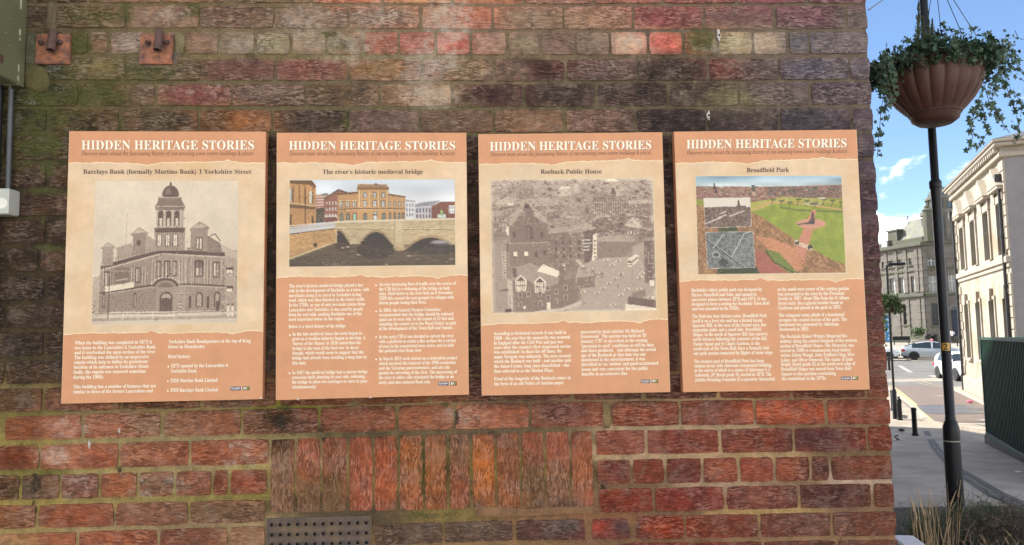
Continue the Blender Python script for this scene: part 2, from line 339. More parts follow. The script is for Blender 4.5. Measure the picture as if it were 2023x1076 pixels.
    mossn = math_('ADD', math_('MULTIPLY', noise(44, 7, 0.72), 1.0), math_('MULTIPLY', am.outputs['Fac'], 0.50))
    mf = math_('MULTIPLY', ramp(mossn, 0.74, 0.98), ramp(am.outputs['Fac'], 0.0, 0.1))
    mosc = mixc(noise(120, 3, 0.6), (0.032, 0.038, 0.008, 1), (0.100, 0.100, 0.028, 1))
    c = mixc(math_('MULTIPLY', mf, 0.78), c, mosc)
    sf = ramp(math_('ADD', noise(60, 5, 0.7), math_('MULTIPLY', asq.outputs['Fac'], 0.6)), 0.84, 1.06)
    c = mixc(math_('MULTIPLY', math_('MULTIPLY', sf, ramp(asq.outputs['Fac'], 0, 0.08)), 0.86), c, (0.022, 0.017, 0.008, 1))
    L(c, b.inputs['Base Color'])
    b.inputs['Roughness'].default_value = 0.86; b.inputs['Specular IOR Level'].default_value = 0.3
    bp = N(t, 'ShaderNodeBump'); bp.inputs['Strength'].default_value = 1.0; bp.inputs['Distance'].default_value = dist
    L(hgt, bp.inputs['Height']); L(bp.outputs[0], b.inputs['Normal'])
    return M
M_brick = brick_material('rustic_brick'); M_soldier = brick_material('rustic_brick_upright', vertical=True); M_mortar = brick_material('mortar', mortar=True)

house = empty('brick_building', (XC, YB, 0.9))
tag(house, 'weathered red brick building whose mossy side wall carries the four story boards', 'building')
def under(o, root):                          # parent, keeping the place
    o.parent = root; o.matrix_parent_inverse = Matrix.Translation(-Vector(root.location)); return o

KX = [0, 500, 1000, 1400, 1740]
ROWS = {0: ((-44,-43,-42,-42,-41), (3,4,6,5,5)), 1: ((11,11,12,12,11), (53,54,56,56,55)), 2: ((62,63,63,63,62), (103,106,107,107,104)),
  3: ((113,116,117,114,113), (156,158,159,158,155)), 4: ((164,166,166,163,161), (208,208,209,208,205)), 5: ((214,217,217,214,213), (258,260,260,259,256)),
  16: ((824,807,796,791,788), (870,858,845,839,838)), 17: ((882,867,853,848,843), (929,917,901,895,890)), 18: ((940,928,912,905,900), (988,976,960,953,947)),
  19: ((999,988,970,962,955), (1045,1032,1016,1008,1001)), 20: ((1056,1040,1024,1017,1011), (1101,1085,1068,1063,1058)), 21: ((1113,1096,1077,1071,1067), (1158,1141,1122,1116,1112))}
for r in range(6, 16):
    f = (r-5)/11.0
    ROWS[r] = (tuple(a+(b-a)*f for a, b in zip(ROWS[5][0], ROWS[16][0])), tuple(a+(b-a)*f for a, b in zip(ROWS[5][1], ROWS[16][1])))
def rowy(r, px): return np.interp(px, KX, ROWS[r][0]), np.interp(px, KX, ROWS[r][1])
def edge(y): return 1713 + y*0.0529
A5 = [-56,94,237,393,538,688,831,976,1116,1256,1398,1540,1683]; A15 = [-75,85,239,397,550,700,850,990,1130,1272,1419,1564,1712]
B4 = [-130,10,156,306,458,604,749,895,1036,1179,1320,1459,1602]; B16 = [-146,8,162,318,474,625,775,920,1060,1201,1346,1492,1638]
J = {0: [-130,30,175,320,463,615,755,893,1036,1175,1309,1455,1595], 1: [-55,100,248,395,542,688,830,973,1112,1251,1390,1531,1673],
  2: [-30,60,136,175,215,290,362,433,504,575,645,717,788,860,930,1002,1068,1137,1205,1280,1350,1418,1488,1557,1598],
  3: [-55,93,248,396,543,689,834,977,1119,1259,1399,1539,1677], 4: B4, 5: A5,
  16: [8,162,320,478,630,784,897,1047,1197,1343,1491,1632], 17: [-76,78,235,374,532,None,1176,1277,1423,1568,1714],
  18: [-36,40,118,195,272,345,419,453,528,None,1178,1248,1315,1388,1460,1530,1601,1640], 19: [-82,73,227,372,527,None,1181,1292,1434,1579,1724],
  20: [-5,151,313,452,526,None,737,877,1016,1158,1250,1353,1501,1645], 21: [-85,70,228,384,525,None,738,802,948,1085,1225,1366,1509,1655]}
for r in range(6, 16):
    if r % 2: f = (r-5)/10; J[r] = [a+(b-a)*f for a, b in zip(A5, A15)]
    else: f = (r-4)/12; J[r] = [a+(b-a)*f for a, b in zip(B4, B16)]
J[10] = sorted([x + 68 for x in J[10][1:-1]] + J[10])
PLAIN = {2: 0.75, 18: 0.35, 10: 0.4}
BOARDPX = [[(137,259),(525,260),(518,788),(121,797)], [(547,262),(921,262),(926,779),(545,790)], [(945,265),(1308,261),(1324,774),(952,781)], [(1332,260),(1692,256),(1718,769),(1350,774)]]
def hidden(a, b, t, u):
    for q in BOARDPX:
        if a > max(q[0][0], q[3][0])+6 and b < min(q[1][0], q[2][0])-9 and t > q[0][1]+3 and u < q[2][1]-2: return True
    return u < -2 or t > 1078 or b < -2
def brick_geo(quad, seed, nx=7, nz=4, depth=0.03, soft=0.0014):
    """quad: TL TR BR BL on the wall plane (world). Rounded, slightly uneven brick; returns centre, verts, faces"""
    rs = np.random.RandomState(seed); q = np.array(quad); c = q.mean(0)
    tilt = rs.uniform(-0.0012, 0.0012, 2); push = rs.uniform(-0.0014, 0.0012)
    V = []
    for j in range(nz):
        v = j/(nz-1)
        for i in range(nx):
            u = i/(nx-1)
            p = (q[0]*(1-u)+q[1]*u)*(1-v) + (q[3]*(1-u)+q[2]*u)*v
            e = (i in (0, nx-1)), (j in (0, nz-1))
            jx = rs.uniform(-1, 1)*(0.0017 if e[0] else 0.0); jz = rs.uniform(-1, 1)*(0.0013 if e[1] else 0.0)
            cor = e[0] and e[1]
            y = push + (tilt[0]*(u-.5)+tilt[1]*(v-.5))*2 + rs.uniform(-.0005, .0005) + (soft if (e[0] or e[1]) else 0) + (0.0005 if cor else 0)
            ins = 0.0022 if cor else 0.0
            V.append((p[0]+jx+(ins if i == 0 else -ins if i == nx-1 else 0), YB+y, p[2]+jz+(-ins if j == 0 else ins if j == nz-1 else 0)))
    Fc = [(j*nx+i, (j+1)*nx+i, (j+1)*nx+i+1, j*nx+i+1) for j in range(nz-1) for i in range(nx-1)]
    ring = [i for i in range(nx)] + [j*nx+nx-1 for j in range(1, nz)] + [(nz-1)*nx+i for i in range(nx-2, -1, -1)] + [j*nx for j in range(nz-2, 0, -1)]
    b = len(V)
    for k in ring:
        p = V[k]; V.append((p[0]+(p[0]-c[0])*0.006, YB+depth, p[2]+(p[2]-c[2])*0.01))
    n = len(ring)
    Fc += [(ring[k], ring[(k+1) % n], b+(k+1) % n, b+k) for k in range(n)]
    return c, V, Fc
def make_brick(quad, seed, material, plain=0.0):
    c, V, Fc = brick_geo(quad, seed)
    me = bpy.data.meshes.new('brick'); V = np.array(V); me.from_pydata([tuple(p) for p in (V-c)], [], Fc); me.update()
    paint(me, V, BC, KB*WR.uniform(.86, 1.14), 60, 16, 0)
    at = me.attributes.new('plain', 'FLOAT', 'POINT'); at.data.foreach_set('value', np.full(len(V), plain + WR.uniform(-.35, .5), 'f'))
    me.polygons.foreach_set('use_smooth', [True]*len(me.polygons)); me.set_sharp_from_angle(angle=R(50))
    me.materials.append(material)
    o = bpy.data.objects.new('brick', me); col.objects.link(o); o.location = c
    return under(o, house)
seed = 0; nb = 0; buried = MB(); buried_pl = []
for r in range(22):
    js = J[r] + [None]
    for k in range(len(js)-1):
        a, b = js[k], js[k+1]
        if a is None: continue
        last = b is None and k == len(js)-2
        if b is None and not last: continue
        seed += 1
        mid = ((a+b)/2 if b is not None else a+60)
        t, u = rowy(r, mid); ym = (t+u)/2
        if last: b = edge(ym)+0.5
        if b-a < 22: continue
        lean = lambda x, y: x + (y-ym)*5.1e-5*(x-715)
        ga, gb = 2.9 + WR.uniform(-.8, 1.2), (2.9 + WR.uniform(-.8, 1.2) if not last else 0.0)
        if r in (1,3,0) and WR.rand() < .4: ga -= 1.5; gb -= 1.5 if not last else 0
        ta, tb = rowy(r, a)[0], rowy(r, b)[0]; ua, ub = rowy(r, a)[1], rowy(r, b)[1]
        if r in (20, 21) and 737 <= a < 1180: ta += 4; tb += 4; 
        if r == 16 and a == 1197: a = 1206
        quad = [(lean(a+ga, ta), ta), (lean(b-gb, tb), tb), (lean(b-gb, ub), ub), (lean(a+ga, ua), ua)]
        if r == 20 and a == 1158: quad = [(1170, ta), (1240, tb), (1246, ub), (1170, ua)]
        if r == 20 and a == 1250: quad[0] = (1258, ta); quad[3] = (1256, ua)
        W3 = [on_y(x, y, YB) for x, y in quad]
        if last:
            for i in (1, 2): W3[i] = np.array([XC + WR.uniform(-.003, .003), YB, W3[i][2]])
        if hidden(quad[0][0], quad[1][0], ta, ua):
            cc, V, Fc = brick_geo(W3, seed, 4, 3); buried.add(V, Fc); buried_pl.append((V))
        else:
            make_brick(W3, seed, M_brick, PLAIN.get(r, 0.15 + (0.25 if r > 15 else 0))); nb += 1
SX = [533,583.5,634.5,687,737.5,786.5,837.5,884.5,930.5,980,1029,1077.5,1127.5,1174]
for k in range(13):
    a, b = SX[k], SX[k+1]; seed += 1; ga = 4 if k not in (7,) else 6; f0, f1 = (a-533)/641, (b-533)/641
    t0, t1, u0, u1 = 868-17*f0, 868-17*f1, 1013-13*f0, 1013-13*f1
    ln = lambda x, y: x + (y-940)*5.1e-5*(x-715)
    gb = 4
    ga -= 1.3; gb -= 1.3; quad = [(ln(a+ga, t0), t0), (ln(b-gb, t1), t1), (ln(b-gb, u1), u1), (ln(a+ga, u0), u0)]
    c, V, Fc = brick_geo([on_y(x, y, YB) for x, y in quad], seed, 4, 7)
    me = bpy.data.meshes.new('brick'); V = np.array(V); me.from_pydata([tuple(p) for p in (V-c)], [], Fc); me.update()
    paint(me, V, BC, KB, 24, 50, 0); me.attributes.new('plain', 'FLOAT', 'POINT').data.foreach_set('value', np.full(len(V), 0.3, 'f'))
    me.materials.append(M_soldier); me.polygons.foreach_set('use_smooth', [True]*len(me.polygons)); me.set_sharp_from_angle(angle=R(50))
    o = bpy.data.objects.new('brick', me); col.objects.link(o); o.location = c; under(o, house); nb += 1
print('bricks', nb)
# regular brickwork outside the frame (front) and round the corner (side face)
Z0 = on_y(1011, 1160, YB)[2]; Z1 = on_y(1011, -48, YB)[2]; XL = on_y(-20, 538, YB)[0]
XLL = XL - 2.4
def lattice(side):
    k = 0; z = 0.92
    while z < 5.2:
        zt = z + 0.071; x = (-2.6 if side == 0 else 0.0) + (0.115 if k % 2 else 0)
        end = XC if side == 0 else 4.0
        while x < end - 0.05:
            xe = min(x+0.219, end) if side == 0 else x+0.219
            if side == 0 and not (xe < XL+0.02 or z > Z1+0.005 or zt < Z0-0.005 or False):
                x += 0.2295; continue
            if side == 0 and xe < XL+0.02 and False: pass
            q = [(x, 0, zt), (xe, 0, zt), (xe, 0, z), (x, 0, z)]
            if side == 0:
                c, V, Fc = brick_geo([np.array((a, YB, b)) for a, _, b in q], k*331+int(x*50+500), 3, 2); buried.add(V, Fc); buried_pl.append(V)
            else:
                c, V, Fc = brick_geo([np.array((a, YB, b)) for a, _, b in q], k*331+int(x*50+500), 3, 2)
                V = [(XC-(p[1]-YB)+0.0, YB+p[0]+0.004, p[2]) for p in V]; buried.add(V, Fc); buried_pl.append(V)
            x += 0.2295
        z += 0.0815; k += 1
lattice(0); lattice(1)
o = buried.build('brickwork', M_brick, None); V = np.array(buried.v); paint(o.data, np.stack([np.clip(V[:,0], -.35, XC), V[:,1]*0+YB, np.clip(V[:,2], 1.9, 3.6)], 1), BC, KB, 60, 16, 0); tag(o, kind='stuff'); under(o, house)
# bedding mortar, flush and a little uneven
def grid_mesh(x0, x1, z0, z1, st, f, name, material):
    nx, nz = int((x1-x0)/st)+1, int((z1-z0)/st)+1
    xs = np.linspace(x0, x1, nx); zs = np.linspace(z0, z1, nz); X, Z = np.meshgrid(xs, zs)
    V = f(X.ravel(), Z.ravel()); i = np.arange(nx*nz).reshape(nz, nx)
    Fc = np.stack([i[:-1,:-1].ravel(), i[:-1,1:].ravel(), i[1:,1:].ravel(), i[1:,:-1].ravel()], 1)
    me = bpy.data.meshes.new(name); me.from_pydata(V.tolist(), [], Fc.tolist()); me.update(); me.materials.append(material)
    me.polygons.foreach_set('use_smooth', [True]*len(me.polygons))
    o = bpy.data.objects.new(name, me); col.objects.link(o); return o, V
def mort(X, Z):
    Y = np.array([mn.noise((x*24, 1.3, z*24)) + 0.7*mn.noise((x*70, 4.3, z*70)) for x, z in zip(X, Z)])
    return np.stack([X, YB + 0.0046 + Y*0.0013, Z], 1)
o, V = grid_mesh(XL-0.1, XC-0.004, Z0-0.05, Z1+0.08, 0.011, mort, 'mortar', M_mortar)
paint(o.data, V, MC, KM, 90, 14, 0); under(o, house)
M_plainbrick = mat('old_brick_far', (0.13, 0.06, 0.04), 0.9, vary=0.3, bump=0.004)
core = MB().box((-9, YB+0.012, 0.0), (XC-0.012, 6.0, 7.6)).build('wall', mat('wall_mortar', (0.16, 0.12, 0.085), 0.9, vary=0.25, scale=14, bump=0.003)); under(core, house)
rf = MB().box((-9.3, -0.2, 7.6), (XC+0.2, 6.1, 7.75)).build('roof', mat('roof_felt', (0.05, 0.05, 0.055), 0.9)); under(rf, house)
rb_ = MB().box((-14, 6.3, 0.0), (XC-0.02, 27.0, 13.5)).build('shade_block', M_plainbrick); tag(rb_, 'unseen taller brick block added behind the story board building to shade the pavement', 'building')  # out of view, added so its shadow covers the near pavement
# white plugged holes in the joints
M_plug = mat('lime_plug', (0.5, 0.46, 0.42), 0.9, vary=0.25, scale=90, bump=0.002, bscale=200)
M_hole = mat('dark_hole', (0.008, 0.007, 0.006), 1.0)
for (px, py, s) in ((1420, 70, 9), (1400, 228, 8), (176, 878, 6), (235, 850, 5)):
    p = on_y(px, py, YB-0.001); sm = s/655.0; rs = random.Random(px); vs = [(p[0], YB-0.004, p[2])]; n = 14
    for k in range(n):
        a = k*2*math.pi/n; rr = sm*rs.uniform(.5, 1.15)*(1.5 if abs(math.sin(a)) > .8 else .8); vs.append((p[0]+math.cos(a)*rr*.7, YB-0.0005, p[2]+math.sin(a)*rr))
    for k in range(n): vs.append((vs[1+k][0], YB+0.01, vs[1+k][2]))
    fs = [(0, 1+(k+1) % n, 1+k) for k in range(n)] + [(1+k, 1+(k+1) % n, n+1+(k+1) % n, n+1+k) for k in range(n)]
    o = MB().add(vs, fs).build('lime_plug', M_plug, smooth=True); under(o, house)
    if s > 7:
        hb = MB(); hb.lathe([(0.0035, 0), (0.0035, 0.002), (0.0, 0.002)], n=10); hb.v = [(p[0]+x, YB-0.0042-z, p[2]+y) for x, y, z in hb.v]
        o2 = hb.build('hole', M_hole); o2.parent = o

# ================================================================== THE FOUR STORY BOARDS
KP = 0.80                                    # seen colour -> reflectance of the print
def pc(r, g, b): return tuple(v*k for v, k in zip(lin((r, g, b)), (KP, KP, KP*.9)))
M_band = mat('orange_print', pc(216, 153, 112), 0.38, vary=0.085, scale=14, spec=0.4)
M_edge = mat('board_edge', pc(205, 140, 105), 0.5, vary=0.06)
M_paper = mat('parchment_print', pc(229, 199, 168), 0.38, vary=0.14, scale=11, spec=0.4, grime=pc(222, 184, 142), gscale=4.5)
M_rim = mat('torn_rim', pc(246, 226, 190), 0.5, vary=0.04)
M_white = mat('white_lettering', pc(255, 247, 232), 0.45, vary=0.02)
M_shadow = mat('title_grey_edge', pc(170, 128, 108), 0.5, vary=0.02)
M_dark = mat('dark_lettering', pc(92, 66, 58), 0.5, vary=0.04)
M_sub = mat('brown_lettering', pc(120, 74, 56), 0.5, vary=0.04)
M_navy = mat('navy_print', pc(66, 60, 112), 0.4, vary=0.03); M_black = mat('black_print', pc(48, 48, 36), 0.4, vary=0.03)
M_lime = mat('lime_print', pc(190, 205, 90), 0.4, vary=0.02)
M_glow = mat('photo_shadow_print', pc(224, 200, 168), 0.45, vary=0.03)
def mathb(s, bold=True):                     # the serif letters of the built-in font stack
    o = ''
    for ch in s:
        if bold:
            if 'A' <= ch <= 'Z': ch = chr(0x1D400+ord(ch)-65)
            elif 'a' <= ch <= 'z': ch = chr(0x1D41A+ord(ch)-97)
            elif '0' <= ch <= '9': ch = chr(0x1D7CE+ord(ch)-48)
        else:
            if 'A' <= ch <= 'Z': ch = chr(0x1D434+ord(ch)-65)
            elif ch == 'h': ch = chr(0x210E)
            elif 'a' <= ch <= 'z': ch = chr(0x1D44E+ord(ch)-97)
        o += ch
    return o
TJOBS = []                                   # (key, string, bold, x0, x1, ybase0, ybase1, height, owner, name, material, level)
def T(s, x0, x1, y0, y1, h, owner, name, material, level=2, style='b', fat=0.0): TJOBS.append((s, style, x0, x1, y0, y1, h, owner, name, material, level, fat))
def flush_text(plane):
    src = []
    for j in TJOBS:
        cu = bpy.data.curves.new('line', 'FONT'); cu.resolution_u = 2
        cu.body = mathb(j[0], True) if j[1] == 'b' else mathb(j[0], False) if j[1] == 'i' else j[0]
        cu.offset = j[11]
        o = bpy.data.objects.new('line', cu); col.objects.link(o); src.append(o)
    bpy.context.view_layer.update(); dg = bpy.context.evaluated_depsgraph_get()
    groups = {}
    for j, o in zip(TJOBS, src):
        me = o.evaluated_get(dg).to_mesh(); n = len(me.vertices); v = np.zeros(n*3); me.vertices.foreach_get('co', v); v = v.reshape(-1, 3)
        fs = [tuple(p.vertices) for p in me.polygons]
        s, st, x0, x1, y0, y1, h, owner, name, material, level, fat = j
        a, b = v[:,0].min(), v[:,0].max(); t = (v[:,0]-a)/(b-a)
        px = x0 + t*(x1-x0); py = y0 + t*(y1-y0) - v[:,1]*h
        W = [plane(x, y, level) for x, y in zip(px, py)]
        g = groups.setdefault((owner.name, name), [owner, name, material, MB()]); g[3].add(W, [f[::-1] for f in fs] if False else fs)
        o.evaluated_get(dg).to_mesh_clear()
    for o in src:
        cu = o.data; bpy.data.objects.remove(o); bpy.data.curves.remove(cu)
    for owner, name, material, mb in groups.values():
        q = mb.build(name, material); under(q, owner); tag(q, kind='stuff')
    TJOBS.clear()
def front(px, py, level): return on_y(px, py, -0.00035*level)

class Canvas:
    """a small picture painted in code; ends up as a flat mesh with one colour per point"""
    def __init__(s, x0, y0, x1, y1, nx, ny, ss=2, seed=1):
        s.x0, s.y0, s.x1, s.y1, s.nx, s.ny, s.ss = x0, y0, x1, y1, nx, ny, ss
        s.W, s.H = nx*ss, ny*ss; s.a = np.zeros((s.H, s.W, 3)); s.rs = np.random.RandomState(seed)
        s.gx, s.gy = np.meshgrid(x0+(np.arange(s.W)+.5)*(x1-x0)/s.W, y0+(np.arange(s.H)+.5)*(y1-y0)/s.H)
    def put(s, m, c, al=1.0, sl=None):
        sl = sl or (slice(None), slice(None)); A = s.a[sl]; w = (m*al)[..., None]
        s.a[sl] = A*(1-w) + np.array(c, float)*w
    def mask(s, P):
        P = np.array(P, float)
        i0 = int(np.clip((P[:,0].min()-s.x0)/(s.x1-s.x0)*s.W-1, 0, s.W)); i1 = int(np.clip((P[:,0].max()-s.x0)/(s.x1-s.x0)*s.W+2, 0, s.W))
        j0 = int(np.clip((P[:,1].min()-s.y0)/(s.y1-s.y0)*s.H-1, 0, s.H)); j1 = int(np.clip((P[:,1].max()-s.y0)/(s.y1-s.y0)*s.H+2, 0, s.H))
        sl = (slice(j0, j1), slice(i0, i1)); X, Y = s.gx[sl], s.gy[sl]; m = np.zeros(X.shape, bool)
        for k in range(len(P)):
            ax, ay = P[k]; bx, by = P[(k+1) % len(P)]
            if ay == by: continue
            m ^= ((Y > ay) != (Y > by)) & (X < (bx-ax)*(Y-ay)/(by-ay)+ax)
        return m.astype(float), sl
    def poly(s, P, c, al=1.0):
        m, sl = s.mask(P)
        if m.size: s.put(m, c, al, sl)
        return s
    def rect(s, x0, y0, x1, y1, c, al=1.0): return s.poly([(x0,y0),(x1,y0),(x1,y1),(x0,y1)], c, al)
    def line(s, pts, wd, c, al=1.0):
        for (ax, ay), (bx, by) in zip(pts[:-1], pts[1:]):
            d = math.hypot(bx-ax, by-ay) or 1; ux, uy = -(by-ay)/d*wd/2, (bx-ax)/d*wd/2
            s.poly([(ax+ux,ay+uy),(bx+ux,by+uy),(bx-ux,by-uy),(ax-ux,ay-uy)], c, al)
        return s
    def ell(s, cx, cy, rx, ry, c, al=1.0, top=False):
        n = 20; return s.poly([(cx+rx*math.cos(2*math.pi*k/n), cy+ry*math.sin(2*math.pi*k/n)) for k in range(n)] if not top else
                              [(cx+rx*math.cos(math.pi+math.pi*k/n), cy+ry*math.sin(math.pi+math.pi*k/n)) for k in range(n+1)], c, al)
    def arch(s, x0, y0, x1, y1, c, al=1.0):
        r = (x1-x0)/2; return s.poly([(x0,y1),(x0,y0+r)] + [((x0+x1)/2+r*math.cos(math.pi+math.pi*k/8), y0+r+r*math.sin(math.pi+math.pi*k/8)) for k in range(9)] + [(x1,y1)], c, al)
    def grad(s, c0, c1, y0, y1):
        t = np.clip((s.gy-y0)/(y1-y0), 0, 1)[..., None]; m = ((s.gy >= y0) & (s.gy <= y1))[..., None]
        s.a = np.where(m, np.array(c0)*(1-t)+np.array(c1)*t, s.a); return s
    def nz(s, cell, seed=None, ax=1.0):
        rs = np.random.RandomState(seed if seed is not None else s.rs.randint(1e6))
        cx = max(2, int((s.x1-s.x0)/(cell*ax))); cy = max(2, int(abs(s.y1-s.y0)/cell)); g = rs.rand(cy+2, cx+2)
        u = np.linspace(0, cx, s.W); v = np.linspace(0, cy, s.H); i = u.astype(int); j = v.astype(int); fu = (u-i)[None]; fv = (v-j)[:, None]
        fu = fu*fu*(3-2*fu); fv = fv*fv*(3-2*fv)
        return (g[j][:, i]*(1-fu)+g[j][:, i+1]*fu)*(1-fv) + (g[j+1][:, i]*(1-fu)+g[j+1][:, i+1]*fu)*fv
    def grain(s, amp, cell, P=None, tint=(1,1,1), ax=1.0):
        amp = amp*(.38 if cell <= 6 else .8); n = (s.nz(cell, ax=ax)-.5)*2*amp; n = n[..., None]*np.array(tint)
        if P is None: s.a = s.a + n
        else:
            m, sl = s.mask(P); s.a[sl] = s.a[sl] + n[sl]*m[..., None]
        return s
    def detail(s, P, n, w=(2, 9), h=(1.5, 6), dark=.35, light=.3, col_=None):
        """many tiny strokes of light and dark inside an outline, as fine stonework, windows and clutter read in a photograph"""
        P_ = np.array(P, float); x0, y0 = P_.min(0); x1, y1 = P_.max(0); m, sl = s.mask(P); keep = s.a.copy()
        for k in range(n):
            x, y = s.rs.uniform(x0, x1), s.rs.uniform(y0, y1); ww, hh = s.rs.uniform(*w), s.rs.uniform(*h); i = int((x-s.x0)/(s.x1-s.x0)*s.W); j = int((y-s.y0)/(s.y1-s.y0)*s.H)
            if not (0 <= i < s.W and 0 <= j < s.H): continue
            b = s.a[j, i]; up = s.rs.rand() < .5; s.rect(x, y, x+ww, y+hh, b*(1-dark*s.rs.rand()) if not up else b+(255-b)*light*s.rs.rand(), .75)
        A = s.a[sl].copy(); s.a = keep; s.a[sl] = keep[sl]*(1-m[..., None]) + A*m[..., None]; return s
    def mesh(s, corners, name, owner, level=1, sepia=None, contrast=1.0, plane=front):
        a = np.clip(s.a, 0, 255)
        if sepia is not None:
            lum = (a @ np.array([.3, .59, .11]))[..., None]/255.0
            a = np.array(sepia[0])*(1-lum) + np.array(sepia[1])*lum
        a = a.reshape(s.ny, s.ss, s.nx, s.ss, 3).mean((1, 3))
        nx, ny = s.nx, s.ny; C = np.array(corners, float)
        u = np.linspace(0, 1, nx)[None, :, None]; v = np.linspace(0, 1, ny)[:, None, None]
        P = (C[0]*(1-u)+C[1]*u)*(1-v) + (C[3]*(1-u)+C[2]*u)*v
        W = np.array([plane(x, y, level) for x, y in P.reshape(-1, 2)])
        i = np.arange(nx*ny).reshape(ny, nx)
        Fc = np.stack([i[:-1,:-1].ravel(), i[1:,:-1].ravel(), i[1:,1:].ravel(), i[:-1,1:].ravel()], 1)
        me = bpy.data.meshes.new(name); me.from_pydata(W.tolist(), [], Fc.tolist()); me.update()
        c = tolin(a.reshape(-1, 3))*np.array((KP, KP, KP*.9)); at = me.color_attributes.new('ink', 'FLOAT_COLOR', 'POINT')
        at.data.foreach_set('color', np.concatenate([c, np.ones((len(c), 1))], 1).astype('f').ravel())
        me.materials.append(M_ink); o = bpy.data.objects.new(name, me); col.objects.link(o); under(o, owner); return o
M_ink = mat('printed_photograph', (1, 1, 1), 0.4, vary=0.02, attr='ink', spec=0.4)

BNAME = ['story board with a sepia picture of a corner bank under a domed turret',
         'story board with a colour picture of a stone river bridge and sandstone building',
         'story board with a faded aerial picture of old town streets and parked cars',
         'story board with a colour picture of park lawns and two small inset pictures']
PTOP = [(0,1),(.04,0),(.09,1.5),(.13,0),(.2,-.5),(.25,1),(.29,.5),(.33,2),(.37,3),(.4,6),(.42,3.4),(.45,1.5),(.48,-1.5),(.52,-.2),(.55,-1.6),(.6,-1),(.66,-2),(.7,-1),(.75,-2.6),(.79,-3),(.81,-6),(.83,-3),(.86,-1.6),(.9,0),(.95,-.4),(1,.3)]
PBOT = [(0,2.5),(.06,.5),(.12,-1),(.18,.2),(.24,-.4),(.3,.6),(.34,-1),(.38,-.4),(.42,-1.6),(.44,-5),(.46,-2),(.48,1.5),(.5,-.5),(.55,1.6),(.59,1),(.62,-.6),(.67,.2),(.72,-1),(.78,-.2),(.82,1),(.845,4.5),(.87,1),(.91,-2),(.96,-2.6),(1,-1.5)]
TOPY = [(320,321), (320.5,320), (323,316), (321,313.5)]; BOTY = [(659,656), (547,546), (641,633), (554,553)]
boards = []
for bi, q in enumerate(BOARDPX):
    c = [on_y(x, y, 0) for x, y in q]; base = (c[2]+c[3])/2
    root = empty('story_board', (base[0], 0.017, base[2])); tag(root, BNAME[bi], 'story board', 'story boards in a row on the brick wall'); boards.append(root)
    root.name = 'story_board'
    mb = MB(); bk = [np.array((p[0], YB-0.0025, p[2])) for p in c]; cen = sum(c)/4
    fr = [p for p in c]; lip = [np.array((p[0]+np.sign(p[0]-cen[0])*0.0007, 0.0009, p[2]+np.sign(p[2]-cen[2])*0.0007)) for p in c]
    mb.add(fr+lip+bk, [(3,2,1,0)] + [(i, (i+1)%4, 4+(i+1)%4, 4+i) for i in range(4)] + [(4+i, 4+(i+1)%4, 8+(i+1)%4, 8+i) for i in range(4)] + [(8,9,10,11)])
    o = mb.build('panel', [M_paper, M_edge], None); o.data.polygons.foreach_set('material_index', [0]+[1]*9); under(o, root)
    XX = lambda u, y: (lambda t: (q[0][0]+(q[3][0]-q[0][0])*t)*(1-u) + (q[1][0]+(q[2][0]-q[1][0])*t)*u)((y-q[0][1])/(q[3][1]-q[0][1]))
    rs = np.random.RandomState(bi+20)
    for nm, prof, (ya, yb), up in (('top_band', PTOP, TOPY[bi], True), ('bottom_band', PBOT, BOTY[bi], False)):
        us = np.linspace(0.0012, 0.9988, 110); base_ = np.interp(us, [p[0] for p in prof], [p[1] for p in prof]) + rs.uniform(-.75, .75, 110)
        ys = ya + (yb-ya)*us + base_
        for lvl, off, mt_, nme in ((1, 0, M_band, nm), (0.6, 1.5 if up else -1.5, M_rim, nm+'_torn_rim')):
            vs = []; fs = []
            for u, y in zip(us, ys):
                lim = (q[0][1]+(q[1][1]-q[0][1])*u + 0.1) if up else (q[3][1]+(q[2][1]-q[3][1])*u - 0.15)
                yy = y + off*(0.6+0.8*rs.rand()) if off else y
                vs += [front(XX(u, lim if not off else y-(4 if up else -4)), lim if not off else y-(4 if up else -4), lvl), front(XX(u, yy), yy, lvl)]
            fs = [(2*i, 2*i+1, 2*i+3, 2*i+2) if up else (2*i, 2*i+2, 2*i+3, 2*i+1) for i in range(len(us)-1)]
            under(MB().add(vs, fs).build(nme, mt_), root)
D = [((110,240),2.691), ((530,250),3.71), ((930,250),2.8325), ((1320,245),3.527)]
D2 = [((110,600),4.705), ((530,530),3.985), ((930,600),5.0575), ((1330,550),4.6775)]
HEAD = [dict(t=(137,1055,148,148), s=(135,1053,182,181), n=('Barclays Bank (formally Martins Bank) 1 Yorkshire Street',146,1040,278,278)),
        dict(t=(152,1370,168,168), s=(152,1368,214,212), n=('The river\u2019s historic medieval bridge',397,1133,348,346)),
        dict(t=(107,1010,134,125), s=(107,1010,168,157), n=('Roebuck Public House',391,733,265,263)),
        dict(t=(128,1243,170,161), s=(130,1247,215,203), n=('Broadfield Park',547,843,337,334))]
